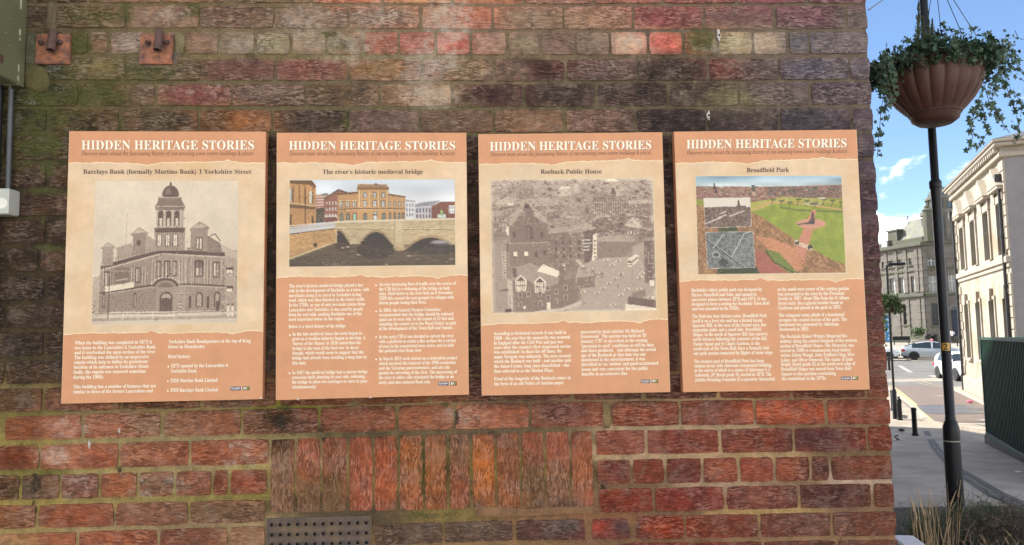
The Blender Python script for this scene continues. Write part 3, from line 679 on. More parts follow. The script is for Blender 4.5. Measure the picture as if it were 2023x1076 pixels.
for bi in range(4):
    (ox, oy), s = D[bi]; h = HEAD[bi]; f = lambda v: (ox+v[0]/s, ox+v[1]/s, oy+v[2]/s, oy+v[3]/s)
    x0,x1,y0,y1 = f(h['t']); hh = (18.2, 17.2, 17.4, 17.6)[bi]/0.70
    T('HIDDEN HERITAGE STORIES', x0, x1, y0, y1, hh, boards[bi], 'title_lettering', M_white, 3)
    T('HIDDEN HERITAGE STORIES', x0+1.0, x1+1.0, y0+1.1, y1+1.1, hh, boards[bi], 'title_shadow', M_shadow, 2)
    x0,x1,y0,y1 = f(h['s']); T('Discover more about the fascinating history of our amazing town centre buildings & places', x0, x1, y0-1, y1-1, 11.6, boards[bi], 'subtitle_lettering', M_sub, 2, 'i', fat=0.006)
    x0,x1,y0,y1 = f(h['n'][1:]); T(h['n'][0], x0, x1, y0-.5, y1-.5, (12.6,12.6,12.8,13)[bi], boards[bi], 'heading_lettering', M_dark, 2, fat=0.004)
BODY = [
 (14.2/4.705*3.0, -.013, [('When the building was completed in 1875 it',178,895,378),('was home to the Lancashire & Yorkshire Bank',176,930,424),('and it overlooked the open section of the river.',175,932,468),('The building was defined by an impressive',173,865,514),
  ('cupola which help to define its prominent',170,856,558),('location at its entrance to Yorkshire Street.',168,868,603),('Sadly, the cupola was removed sometime',166,838,649),('during the 1960s.',165,448,697),('This building has a number of features that are',164,932,786),('similar to those of the former Lancashire and',162,903,832),
  ('Yorkshire Bank Headquarters at the top of King',1050,1812,367),('Street in Manchester.',1046,1390,414),('Brief history:',1045,1253,505),('1875 opened by the Lancashire &',1070,1605,592),('Yorkshire Bank',1068,1312,640),('1928 Martins Bank Limited',1065,1505,729),('1969 Barclays Bank Limited',1065,1508,818)],
  [(1047,583),(1043,718),(1041,808)]),
 (8.6, -.016, [("The river's historic medieval bridge played a key",165,748,151),('role in the development of Rochdale as a town, with',163,795,188),('merchants using it to travel to Yorkshire to buy',163,735,226),("wool, which was then finished in the town's mills.",162,762,263),('In the 1700s, as one of only two main routes from',162,762,301),
  ('Lancashire into Yorkshire, it was used by people',162,745,339),('from far and wide, making Rochdale one of the',161,735,376),('most important towns in the region.',161,602,413),('Below is a short history of the bridge',160,607,470),('In the late medieval times the town began to',190,738,529),('grow as a woollen industry began to develop. A',190,765,566),
  ("'Survey of the Manor' in 1626 noted that the",190,730,604),("bridge to the west of the ford was 'in decay'",190,717,642),('though, which would seem to suggest that the',190,752,679),('bridge had already been standing a long time by',189,777,717),('this date.',189,300,757),('In 1667 the medieval bridge had a narrow bridge',188,782,833),
  ('extension built abutting its east side, widening',188,760,870),('the bridge to allow two carriages or carts to pass',187,778,907),('simultaneously.',187,380,945),
  ('An ever increasing flow of traffic over the course of',872,1478,138),('the C18 led to a widening of the bridge on both',872,1430,175),('sides. Held below in the river bed; on 8 November',872,1455,211),('1820 this caused the east parapet to collapse with',872,1460,247),('eleven people losing their lives.',872,1245,283),
  ('In 1864, the General Purpose Committee',872,1358,342),('recommended that the bridge should be widened',872,1457,378),("again on its west side 'to the extent of 12 feet and",872,1460,414),("rounding the corners in to the Wood Estate' as part",872,1478,450),('of the development of the Town Hall and Square.',872,1455,486),
  ('In the early C20 it was decided to culvert the river',871,1460,551),('with a platform to create a flat surface for a variety',871,1478,588),('of uses in the constricted town centre and to hide',871,1462,625),('the polluted river from view.',871,1208,661),('In March 2015 work started on a restoration project',871,1488,724),
  ('which involved the removal of the 1996 extensions',871,1478,761),('and the Victorian piers/cutwaters, and also the',871,1430,798),('partial de-culverting of the river. The uncovering of',870,1487,835),('the river to either side reinstated the bridge as an',870,1462,872),('entity and also reduced flood risk.',870,1278,910)],
  [(170,523),(167,825),(849,133),(849,338),(849,541),(849,716)]),
 (8.9, -.018, [('According to historical records it was built in',230,955,313),('1660 - the year that the monarchy was restored',231,992,360),('in England after the Civil War and just two',231,920,407),("years after the country's first stagecoach service",231,1002,452),('was established. In those far off times, the',232,912,498),('name Newgate was unknown. The area around',232,998,546),
  ('which the Roebuck was built - and another pub,',232,1007,592),('the Amen Corner, long since demolished - was',233,985,640),('then referred to as the Market Place.',233,828,689),('Proof of the longevity of the Roebuck comes in',234,1000,766),('the form of an old Notice of Auction paper',234,930,815),
  ('uncovered by local solicitor Mr Richard',1097,1730,296),('Greenwood.  The auction was held on 18',1098,1752,342),("January 1787 at six o'clock in the evening",1099,1765,390),('"pursuant to such" conditions as will be then',1101,1828,438),('and there produced.   And although the actual',1102,1850,483),('age of the Roebuck at that time was not',1103,1747,530),
  ('mentioned in the advertisement, it was',1104,1742,575),("described as 'an 'antient' and good-accustomed",1106,1873,620),('house and very convenient for the public',1107,1770,670),('benefits in an extensive fine.',1108,1570,717)], []),
 (9.0, -.013, [("Rochdale's oldest public park was designed by",168,820,122),('Messrs Stansfield and Sons, and opened in',169,770,166),('successive phases between 1870 and 1874. It was',171,860,209),('designed to form a setting for Rochdale Town Hall',172,888,251),('and was extended in the 1930s.',174,613,294),('The Park has four distinct areas. Broadfield Park',176,865,364),
  ('itself is on a level site and has a formal layout.',178,830,407),('Sparrow Hill, to the west of the formal area, has',179,860,449),('serpentine paths and a small lake. Broadfield',181,812,490),('Slopes, to the north of Sparrow Hill, has massive',183,872,533),('earth terraces following the contours of the hill.',184,868,576),('Packer Spout and St Chad\'s Gardens, to the',186,800,620),
  ('south-east of the Town Hall, have a formally laid',188,885,663),('out path system connected by flights of stone steps.',189,925,706),('The western part of Broadfield Park has large',193,840,781),('sunken lawns with elaborate ornamental bedding,',195,912,822),('at the centre of which is a statue of Alderman G L',196,900,864),('Ashworth, JP (listed grade II) erected in 1878. The',198,908,907),
  ('Jubilee Drinking Fountain (Co-operative Memorial)',200,940,951),('at the south-west corner of the sunken garden',965,1625,114),('was presented to the town by the Provident',966,1582,158),('Society in 1907. About 50m from the St Albans',968,1625,200),('Street entry, lies a glacial boulder found at',969,1568,243),('Castleton and placed in the park in 1893.',970,1552,286),
  ('The octagonal stone plinth of a bandstand',975,1580,354),('occupies the central section of the park. The',976,1605,398),('bandstand was presented by Alderman',978,1530,441),('Duckworth in 1893.',980,1255,484),('The Rochdale Dialect Writers Memorial lies',985,1605,551),('midway along the central footpath of the western',986,1697,594),
  ('section of Broadfield Slopes. The Memorial, was',988,1670,638),('erected in 1900 to commemorate local dialect',990,1640,681),('writers Edwin Waugh, John Trafford Clegg, Miss',991,1675,724),('Lahee, and Oliver Ormerod. The statue of John',993,1660,768),('Bright (listed grade II) at the north-west edge of',995,1683,808),
  ('Broadfield Slopes was moved from Town Hall',997,1645,852),('Square to this position overlooking',1000,1503,896),('the roundabout in the 1970s.',1002,1415,940)], [])]
for bi in range(4):
    (ox, oy), s = D2[bi]; hgt, sl, lines, bul = BODY[bi]
    for (t, x0, x1, yb) in lines:
        if yb is None: continue
        X0, X1 = ox+x0/s, ox+x1/s; Y = oy+yb/s
        T(t, X0, X1, Y, Y+sl*(X1-X0), hgt*1.13, boards[bi], 'body_lettering', M_white, 2, 'b', 0.004)
    for (x, y) in bul:
        mb = MB(); n = 10; px, py = ox+x/s, oy+y/s
        mb.add([front(px+1.8*math.cos(2*math.pi*k/n), py+1.8*math.sin(2*math.pi*k/n), 2) for k in range(n)], [tuple(range(n))])
        under(mb.build('bullet_point', M_white), boards[bi])
LOGO = [((1627,768,1722,805),(1736,768,1803,803)), ((1340,892,1420,922),(1431,890,1483,921)), ((1701,757,1793,792),(1807,755,1873,790)), ((1551,906,1640,938),(1651,904,1709,936))]
for bi in range(4):
    (ox, oy), s = D2[bi]
    for k, (a, b, c, d) in enumerate(LOGO[bi]):
        x0, y0, x1, y1 = ox+a/s, oy+b/s, ox+c/s, oy+d/s
        under(MB().add([front(x0,y0,2), front(x0,y1,2), front(x1,y1,2), front(x1,y0,2)], [(0,1,2,3)]).build('logo_box', M_navy if k == 0 else M_black), boards[bi])
        if k == 0:
            T('Rochdale', x0+1.5, x1-1.5, y0+4.3, y0+4.3, 4.6, boards[bi], 'logo_lettering', M_white, 3, 'p', .02)
            T('Development Agency', x0+1.5, x1-4, y0+6.6, y0+6.6, 1.9, boards[bi], 'logo_lettering', M_white, 3, 'p', .01)
            under(MB().add([front(x1+1,y0-.3,2), front(x1+1,y1,2), front(x1+2,y1,2), front(x1+2,y0-.3,2)], [(0,1,2,3)]).build('logo_bar', M_white), boards[bi])
        else:
            w = x1-x0
            T('BI', x0+w*.13, x0+w*.52, y1-1.7, y1-1.7, 6.6, boards[bi], 'logo_lettering', M_white, 3, 'p', .03)
            T('D', x0+w*.57, x0+w*.88, y1-1.7, y1-1.7, 6.6, boards[bi], 'logo_green_lettering', M_lime, 3, 'p', .03)
flush_text(front)

# ---------------------------------------------------------------- printed photographs
def brickish(c, P, amp, rs): c.grain(amp, 5, P); c.grain(amp*.8, 14, P)
def corner_bank():
    c = Canvas(205, 317, 972, 1078, 285, 284, seed=3)
    c.grad((222,212,200), (205,192,182), 317, 1078); c.grain(7, 60); c.grain(4, 14)
    st, dk, lt, md = (150,128,120), (78,56,54), (196,178,166), (120,98,92)
    # far left low buildings, right neighbour
    c.poly([(200,830),(245,815),(245,1010),(200,1010)], (180,165,155)); c.poly([(885,680),(972,690),(972,1010),(885,1010)], (168,148,140))
    c.poly([(885,655),(972,700),(972,735),(885,725)], (190,172,162))
    for (x, y) in ((925,780),(925,880)): c.rect(x-12, y, x+26, y+28, dk); c.rect(x-10, y+14, x+22, y+30, (225,215,205))
    # left wing
    c.poly([(245,770),(480,700),(560,690),(560,1015),(240,1015)], st); c.poly([(545,690),(715,690),(715,1020),(545,1020)], (165,142,132)); c.poly([(700,670),(905,705),(908,1010),(700,1015)], (150,128,120))
    for x0, x1, ya, yb in ((245,560,765,680),(560,905,680,700)): c.poly([(x0,ya),(x1,yb),(x1,yb+22),(x0,ya+20)], dk); c.poly([(x0,ya+20),(x1,yb+22),(x1,yb+30),(x0,ya+28)], lt)
    c.line([(240,912),(460,880),(560,868),(715,868),(908,880)], 9, dk); c.line([(240,920),(460,889),(560,877),(715,877),(908,889)], 4, lt)
    for k in range(9): c.line([(245,930+k*10),(460,905+k*13),(560,895+k*14),(715,895+k*14),(905,905+k*12)], 1.6, md)
    # parapet, gables, roofs
    c.poly([(330,670),(400,648),(480,600),(545,640),(545,690),(330,735)], (168,148,138))
    for (x, y, s) in ((283,640,1.0),(447,562,1.25),(768,532,1.4)):
        c.poly([(x-28*s,y+60*s),(x+28*s,y+60*s),(x+26*s,y+28*s),(x-26*s,y+28*s)], (165,145,135)); c.poly([(x-38*s,y+30*s),(x,y),(x+38*s,y+24*s),(x+34*s,y+34*s),(x-36*s,y+38*s)], st); c.poly([(x-30*s,y+26*s),(x,y+7*s),(x+28*s,y+22*s)], lt)
    c.poly([(254,668),(310,668),(312,762),(254,768)], (160,140,132)); c.poly([(415,598),(480,598),(482,700),(412,712)], (140,118,110)); c.ell(445,645,11,16,dk)
    c.poly([(722,572),(812,572),(812,690),(720,690)], (150,130,120)); c.rect(748,618,786,685,dk); c.rect(754,624,764,680,(215,205,195)); c.rect(770,624,781,680,(215,205,195))
    c.poly([(812,610),(880,650),(890,700),(812,700)], (130,108,100)); c.line([(812,620),(850,600),(880,640)],5,dk)
    for x in range(255, 545, 14): c.line([(x,765-(x-245)*.25),(x,735-(x-245)*.22)],3,md)
    # tower with cupola
    c.poly([(528,580),(692,580),(690,690),(530,690)], (158,136,126)); c.poly([(524,566),(694,566),(684,592),(534,592)], dk); c.poly([(536,450),(682,450),(682,566),(536,566)], (172,150,140))
    c.poly([(527,452),(545,425),(675,425),(690,455),(684,472),(532,472)], (118,96,90)); c.line([(530,452),(688,452)],4,lt); c.poly([(545,402),(668,402),(672,428),(542,428)], md); c.line([(545,405),(668,405)],4,lt)
    c.ell(610,396,46,56,(92,70,68),top=True); c.ell(598,384,14,30,(150,130,124),.5); c.rect(569,390,651,402,dk); c.line([(610,350),(610,322)],5,dk); c.poly([(603,335),(610,318),(617,335),(610,346)],dk)
    for x in (559,600,645): c.arch(x-13,475,x+15,556,dk); c.rect(x-6,515,x+8,556,(210,198,188))
    for x in (540,577,622,668): c.rect(x-3,470,x+3,566,lt)
    for x in (552,597,637): c.rect(x-12,598,x+16,666,dk); c.rect(x-7,603,x+12,662,(226,216,206)); c.line([(x+2,600),(x+2,664)],2,dk)
    # first floor windows
    for (x, w, y0, y1) in ((282,16,795,880),(445,14,775,858),(556,12,742,828),(600,15,740,830),(640,10,742,826),(768,22,742,830),(860,18,750,836)):
        c.rect(x-w,y0,x+w,y1,dk); c.rect(x-w*.7,y0+8,x-w*.1,y1-6,(205,192,182)); c.rect(x+w*.1,y0+8,x+w*.7,y1-6,(150,130,122))
    for x in (262,300,412,425,470,485,520,535,578,620,665,680,700,728,740,800,815,832,890): c.rect(x-2.5,735 if x>500 else 775,x+2.5,868,lt); c.rect(x+2.5,735 if x>500 else 775,x+5,868,dk)
    c.rect(322,775,400,862,md); c.line([(322,790),(335,800),(350,790),(365,800),(380,790),(398,800)],3,lt); c.line([(328,845),(390,836)],7,lt)
    c.poly([(270,876),(425,852),(425,882),(272,906)], (232,224,214)); c.ell(768,760,28,24,dk,.7)
    # entrance
    c.ell(592,880,68,46,dk,top=True); c.ell(592,882,56,36,(150,128,118),top=True); c.ell(592,884,40,24,md,top=True)
    for k in range(11):
        a = math.pi*(1.12+.76*k/10); c.rect(592+80*math.cos(a)-3,884+54*math.sin(a)-4,592+80*math.cos(a)+3,884+54*math.sin(a)+4,(235,226,216))
    c.arch(562,905,630,1020,(88,66,62)); c.ell(596,940,26,22,(185,168,158),top=True); c.line([(596,920),(596,1010)],2,dk)
    for (x, w) in ((432,7),(267,7),(772,20),(866,16)): c.arch(x-w,910,x+w,990,dk); c.arch(x-w*.6,920,x+w*.6,985,(165,148,140))
    for x in (722,818): c.rect(x-6,930,x+6,998,dk)
    c.rect(860,960,878,1035,dk)
    # street, railings, lamp, people
    c.poly([(205,1015),(972,1010),(972,1078),(205,1078)], (205,192,184)); c.poly([(205,1045),(972,1036),(972,1052),(205,1060)],(165,148,142)); c.line([(205,1020),(560,1022),(972,1014)],4,md)
    for x in (302,370,447,528,608,640): c.line([(x,1010),(x,1052)],2.5,(240,232,224))
    c.line([(302,1012),(640,1014)],3,(240,232,224)); c.line([(302,1030),(640,1034)],2,(240,232,224))
    c.line([(293,820),(292,1050)],4,(60,44,42)); c.line([(380,488),(375,700)],2,(150,135,128))
    for k in range(8): c.rect(204,968+k*10,211,974+k*10,(235,228,220) if k%2 else dk); c.rect(670,960+k*9,677,965+k*9,(235,228,220) if k%2 else dk)
    for x in (925,948): c.rect(x-6,985,x+6,1045,(225,216,208)); c.ell(x,980,5,6,dk)
    B_ = [(240,770),(254,640),(300,640),(330,670),(415,640),(447,562),(482,610),(530,600),(530,450),(610,345),(690,450),(690,600),(720,600),(768,535),(820,580),(900,690),(908,1015),(240,1015)]
    c.detail(B_, 2600, (2, 10), (1.5, 5), .5, .4); c.detail(B_, 900, (1.5, 3), (5, 18), .55, .4); c.detail([(205,1000),(972,1000),(972,1070),(205,1070)], 260, (3, 14), (1.5, 4), .4, .5); c.detail([(885,690),(972,700),(972,1040),(885,1040)], 260, (2,8),(2,8),.5,.5); c.detail([(205,800),(245,815),(245,1040),(205,1040)], 150, (2,8),(2,8),.5,.5)
    n = c.nz(120)[..., None]; c.a += (n-.5)*16; c.a = (c.a-150)*1.12+146
    c.grain(13, 6)
    return c
def arched_bridge():
    c = Canvas(156, 389, 1369, 1020, 328, 170, seed=8)
    c.grad((206,212,224), (236,230,230), 389, 690); n = c.nz(90, ax=2.5)[..., None]; c.a += np.where(c.gy[..., None] < 680, (n-.5)*26, 0)
    st, dk, lt = (188,142,96), (112,78,50), (222,186,140)
    c.poly([(340,500),(440,485),(440,600),(340,600)], (190,150,135)); 
    for y in (515,535,555,575): c.line([(340,y),(420,y-3)],6,(225,205,195)); c.line([(340,y+8),(420,y+5)],5,(160,80,66))
    c.poly([(395,490),(430,486),(430,500),(395,505)],(110,125,125)); c.poly([(340,600),(410,590),(410,710),(340,712)], (92,78,64)); c.grain(22,12,[(340,600),(410,590),(410,710),(340,712)])
    c.poly([(410,520),(515,458),(580,478),(580,700),(410,702)], (152,98,80)); c.poly([(410,520),(515,456),(580,478),(578,488),(515,470),(412,532)], (95,72,64))
    for k in range(3):
        for x in range(425, 505, 22): c.rect(x,545+k*45,x+9,570+k*45,(215,205,198)); 
    c.rect(415,662,508,700,(120,70,58)); c.rect(415,645,508,660,(205,195,188))
    # right hand far buildings
    c.poly([(1005,540),(1078,535),(1078,675),(1005,675)], (222,218,222)); c.poly([(1005,535),(1080,545),(1080,555),(1005,548)],(170,165,170))
    for k in range(3):
        for x in (1012,1032,1052): c.rect(x,565+k*35,x+10,588+k*35,(120,125,140))
    c.poly([(1075,570),(1260,545),(1260,590),(1200,590),(1200,680),(1075,680)], (198,190,196)); c.poly([(1075,572),(1130,555),(1260,543),(1200,580),(1075,590)], (150,148,158))
    for x in (1085,1108,1131,1154,1177): c.arch(x,598,x+12,630,(110,100,120)); c.rect(x,645,x+12,672,(120,90,105))
    c.poly([(1196,585),(1270,552),(1369,552),(1369,675),(1196,675)], (128,78,62)); c.rect(1322,580,1369,640,(226,222,224)); 
    for x in (1328,1345,1360): c.rect(x,590,x+6,606,(80,70,80)); c.rect(x,618,x+6,634,(80,70,80))
    c.rect(1240,645,1300,672,(206,212,206)); c.rect(1262,615,1276,640,(150,190,110)); c.ell(1270,650,6,8,(130,190,120))
    # central sandstone building
    c.poly([(508,492),(660,484),(660,690),(508,692)], st); c.poly([(875,500),(1005,520),(1005,680),(875,690)], (196,152,106)); c.poly([(655,440),(878,440),(878,690),(655,690)], (202,156,106))
    c.poly([(508,486),(660,476),(660,490),(508,500)], dk); c.poly([(875,490),(1008,512),(1008,522),(875,503)], dk); c.rect(652,440,885,456,(150,108,72)); c.rect(648,455,888,462,dk); c.poly([(655,420),(870,425),(870,440),(655,440)], (190,150,112))
    for x in range(662, 866, 9): c.rect(x,424,x+4,438,(110,86,68))
    c.poly([(770,428),(790,414),(812,428)], dk)
    for x in (709,780,843): c.arch(x-14,478,x+14,520,dk); c.rect(x-9,486,x+9,518,(205,208,215)); c.line([(x,484),(x,520)],3,dk); c.rect(x-15,540,x+15,588,dk); c.rect(x-11,544,x+11,585,(208,208,212)); c.line([(x,542),(x,588)],3,dk); c.line([(x-12,560),(x+12,560)],2,dk)
    for x in (668,745,812,872): c.rect(x-5,465,x+5,590,lt); c.rect(x+5,465,x+8,590,dk)
    for x in (533,582,632): c.rect(x-15,545,x+15,590,dk); c.rect(x-11,550,x-1,587,(200,196,192)); c.rect(x+2,550,x+11,587,(185,178,172)); c.rect(x-18,538,x+18,545,lt)
    for x in (892,928,960,988): c.rect(x-8,550,x+8,592,dk); c.rect(x-5,555,x+5,590,(190,180,168))
    c.line([(508,606),(655,600),(885,600),(1005,606)],7,dk); c.line([(508,614),(655,608),(885,608),(1005,613)],5,lt)
    for x in (536,584,634,712,847,893,928,960,988): c.arch(x-14 if x<880 else x-9,630,x+14 if x<880 else x+9,688,dk); c.arch(x-9 if x<880 else x-5,638,x+9 if x<880 else x+5,686,(120,132,128) if x!=634 else (170,215,205))
    c.rect(768,622,800,690,dk); c.rect(773,650,796,686,(225,225,230)); c.ell(784,640,14,16,(190,190,196),top=True)
    # left curved building
    P = [(156,392),(318,392),(350,430),(350,712),(156,735)]; c.poly(P, (196,146,96)); c.poly([(156,392),(318,392),(352,435),(340,452),(300,425),(156,415)], dk); c.poly([(156,560),(345,585),(345,605),(156,590)], (120,86,56)); c.poly([(156,552),(345,576),(345,584),(156,562)], lt)
    for x in (178,222,262,322): c.poly([(x,425),(x+12,428),(x+12,560),(x,556)], (150,104,66))
    c.rect(156,455,176,545,(200,196,192)); c.rect(170,455,178,545,dk); c.rect(300,470,322,560,(215,205,190)); c.rect(296,466,301,560,dk); c.rect(320,470,326,560,dk); c.rect(268,452,276,712,(86,62,44))
    for k in range(9): c.line([(156,612+k*13),(345,618+k*11)],1.5,(150,106,66))
    c.rect(158,640,172,715,(110,76,50)); c.rect(318,650,334,705,(100,70,46)); c.grain(10,6,P)
    # embankment wall and railing
    c.poly([(156,735),(500,690),(505,740),(156,780)], (196,188,186)); P = [(156,785),(505,742),(507,840),(156,960)]; c.poly(P, (196,152,102)); c.grain(20,9,P,ax=2.2); c.grain(12,5,P,ax=2)
    for k in range(9): c.line([(156,800+k*18),(505,752+k*10)],1.3,(148,108,70))
    for x in range(160, 500, 16): c.line([(x,738-(x-156)*.09),(x,782-(x-156)*.12)],2,(215,212,212))
    c.line([(156,722),(495,695)],5,(225,222,222)); c.line([(156,745),(495,715)],3,(140,136,136)); c.ell(346,862,16,14,(70,55,42)); c.poly([(156,955),(507,836),(512,845),(156,968)],(214,190,150))
    # bridge
    P = [(505,700),(1369,678),(1369,870),(1000,905),(505,870)]; c.poly([(490,690),(1369,680),(1369,900),(490,860)], (196,172,136)); c.poly([(488,688),(1369,672),(1369,684),(488,702)], (222,208,184)); c.line([(490,745),(930,752),(1369,758)],6,(150,126,94)); c.line([(490,739),(930,746),(1369,751)],3,(226,210,180))
    c.grain(15,9,[(490,700),(1369,684),(1369,900),(490,860)],ax=2.4)
    for k in range(6): c.line([(505,708+k*6),(1369,692+k*10)],1,(160,138,104))
    P = [(156,968),(510,842),(600,860),(1369,868),(1369,1020),(156,1020)]; c.poly(P, (104,84,66))
    for (xa, xb, yt, yb) in ((505,600,758,868),(655,918,772,880),(998,1380,815,905)):
        n = 24; pts = [(xa+(xb-xa)*k/n, yb-(yb-yt)*math.sin(math.pi*(k/n if xa > 600 else .5+k/n*.5))) for k in range(n+1)]
        out_ = [(x, y-22+14*abs((x-xa)/(xb-xa)-.5)) for x, y in pts]
        c.poly(out_ + [(xb, yb), (xa, yb)], (170,142,108)); c.poly(pts + [(xb, yb+14), (xa, yb+10)], (62,48,42))
        for k in range(0, n+1, 1): c.line([pts[k], out_[k]],1.2,(120,96,70))
    c.ell(1260,855,80,24,(150,140,140),.6); c.ell(1250,850,50,12,(190,182,186),.6)
    c.poly([(505,845),(655,860),(998,905),(1369,868),(1369,1020),(156,1020),(156,968),(510,842)], (100,80,62)); c.ell(790,900,140,70,(62,48,40),.75); c.ell(1200,900,190,40,(60,48,42),.7); c.ell(550,870,60,34,(66,52,42),.7)
    c.poly([(925,690),(980,690),(984,860),(992,905),(960,915),(925,905)], (206,184,148)); c.poly([(920,850),(990,850),(1000,905),(960,916),(916,900)], (196,170,134)); c.line([(925,690),(925,905)],3,(150,126,94)); c.poly([(600,815),(645,815),(655,852),(600,862)], (204,180,144)); c.rect(612,770,640,815,(190,166,130))
    c.grain(16,7,P,ax=4); c.grain(10,4,P,ax=3)
    for k in range(60):
        x = c.rs.uniform(400,560) if k < 36 else c.rs.uniform(600,1369); y = c.rs.uniform(985,1018) if k < 36 else c.rs.uniform(880,1010); c.ell(x,y,c.rs.uniform(2,9),c.rs.uniform(1,2.5),(205,200,200),.65)
    for (x, y, r) in ((663,937,15),(1030,948,16),(545,885,9),(1338,972,16),(866,1008,12),(585,878,12)): c.ell(x,y,r,5,(200,186,162)); 
    for Q in ([(508,486),(655,440),(655,420),(878,420),(878,490),(1005,515),(1005,685),(508,690)], [(156,395),(350,430),(350,712),(156,735)], [(410,520),(515,458),(580,478),(580,690),(410,700)]): c.detail(Q, 700, (2, 12), (1.5, 5), .3, .25); c.detail(Q, 260, (1.5, 3), (5, 16), .4, .3)
    c.detail([(490,690),(1369,684),(1369,800),(490,850)], 1300, (5, 20), (2, 5), .2, .18); c.detail([(156,785),(505,742),(507,840),(156,955)], 500, (5, 16), (2, 5), .3, .25); c.detail([(156,965),(510,850),(1369,880),(1369,1020),(156,1020)], 1500, (8, 50), (1, 3), .25, .12); c.detail([(1005,540),(1369,550),(1369,675),(1005,675)], 400, (2, 12), (2, 6), .35, .3); c.detail([(340,490),(440,485),(440,700),(340,700)], 160, (2, 12), (2, 6), .35, .3)
    t_ = np.clip((c.gy-880)/140, 0, 1)[..., None]; c.a = c.a*(1-.12*t_); n = c.nz(70, ax=3)[..., None]; c.a = c.a*(.94+.12*n)
    c.grain(8, 4)
    return c
def aerial_streets():
    c = Canvas(110, 293, 1036, 1040, 315, 262, seed=5); rs = c.rs
    c.grad((178,168,166), (140,128,128), 293, 560); c.grad((140,128,128), (132,120,120), 560, 1040)
    c.grain(20, 26, ax=2.5); c.grain(14, 10, ax=2)
    def block(x, y, w, h, d, tone):
        c.poly([(x,y),(x+w,y-d*.35),(x+w,y+h-d*.2),(x,y+h)], (tone,)*3); c.poly([(x,y),(x+w*.15,y-d),(x+w*.95,y-d*1.2),(x+w,y-d*.35)], (min(235,tone+rs.randint(15,60)),)*3)
        for k in range(int(w//9)):
            for r_ in range(max(1, int(h//12))): c.rect(x+4+k*9,y+4+r_*11-k*.3,x+7+k*9,y+9+r_*11-k*.3,(tone-45,)*3 if rs.rand() < .7 else (225,)*3)
    for k in range(150):
        f = rs.rand()**1.3; y = 300+f*190; s = .35+.9*f; x = rs.uniform(105,1020); block(x,y,rs.uniform(18,58)*s,rs.uniform(12,26)*s,rs.uniform(5,14)*s,rs.randint(90,150))
    for k in range(160): c.ell(rs.uniform(110,1036),rs.uniform(295,480),rs.uniform(2,12),rs.uniform(1,5),(rs.randint(80,225),)*3,.6)
    c.ell(800,312,40,20,(235,)*3,.8,top=True); block(500,352,68,40,14,190); block(585,335,30,38,10,185); block(270,350,85,55,22,130)
    c.poly([(200,400),(520,408),(560,440),(140,430)], (172,)*3,.8); c.rect(200,425,240,440,(235,)*3); c.poly([(120,430),(200,390),(260,400),(160,450)],(190,)*3,.7)
    # town hall like range on the right
    block(690,400,90,110,26,118); block(780,420,110,100,22,122); c.poly([(790,380),(808,338),(826,380)],(90,)*3); c.rect(796,378,822,420,(120,)*3)
    for x in range(696,885,13): c.rect(x,425,x+4,500,(200,)*3,.6); c.rect(x+5,430,x+9,498,(70,)*3,.7)
    block(890,440,140,70,20,125); c.grain(16,8,[(680,380),(1036,380),(1036,520),(680,520)])
    # middle roofs
    for k in range(34): x = rs.uniform(430,1010); y = rs.uniform(500,600); block(x,y,rs.uniform(30,85),rs.uniform(18,45),rs.uniform(10,26),rs.randint(88,128))
    c.poly([(470,520),(700,520),(710,580),(560,600),(470,570)], (140,)*3); c.poly([(560,560),(660,540),(710,590),(690,620),(560,600)],(165,)*3); c.poly([(865,520),(950,520),(960,575),(870,565)],(215,)*3,.8)
    c.ell(740,560,60,40,(95,)*3,.8); c.ell(840,520,50,26,(105,)*3,.7); c.grain(24,9,[(660,500),(900,500),(900,610),(660,610)])
    for k in range(9): c.rect(874+k*9,590,879+k*9,606,(230,)*3 if k % 2 else (90,)*3)
    c.rect(200,640,205,700,(60,)*3); c.poly([(120,500),(210,495),(210,620),(120,640)],(125,)*3)
    for k in range(4):
        for x in range(126,205,16): c.rect(x,515+k*28,x+7,530+k*28,(200 if rs.rand()<.4 else 85,)*3)
    c.rect(196,560,210,610,(230,)*3)
    # gabled warehouse
    c.poly([(218,570),(320,430),(425,530),(440,640),(440,660),(218,660)], (108,)*3); c.poly([(295,455),(320,425),(350,470),(360,505),(430,545),(425,515),(330,425),(300,425),(215,500),(218,560)], (165,)*3); c.poly([(218,560),(275,520),(290,470),(345,470),(360,515),(425,560),(425,650),(218,650)], (104,)*3)
    c.rect(300,428,328,455,(70,)*3); c.arch(302,556,348,630,(72,)*3); 
    for x in (310,320,330,340): c.line([(x,565),(x,628)],2,(150,)*3)
    c.rect(215,650,470,780,(112,)*3); c.line([(215,652),(470,648)],4,(175,)*3)
    for x, y in ((240,590),(395,590),(240,700),(300,700),(360,700),(410,690)): c.rect(x-8,y,x+10,y+30,(76,)*3)
    for x in (243,305): c.rect(x-10,700,x+12,724,(232,)*3)
    block(430,600,150,215,32,112); block(545,600,90,150,20,118); c.rect(508,775,524,808,(232,)*3)
    for r_ in range(3):
        for x in (470,510,550,600): c.rect(x,640+r_*38,x+14,662+r_*38,(76,)*3)
    c.poly([(635,585),(700,580),(708,600),(685,720),(660,770),(635,760)], (82,)*3); c.poly([(686,610),(708,600),(706,735),(672,785),(684,700)], (232,)*3)
    for r_ in range(5): c.rect(690,640+r_*22,700,652+r_*22,(110,)*3)
    c.poly([(708,630),(910,640),(935,660),(860,745),(708,735)], (118,)*3); c.poly([(708,628),(870,605),(930,640),(915,652),(708,648)], (160,)*3)
    block(975,650,61,230,18,96); c.rect(1000,870,1026,905,(232,)*3)
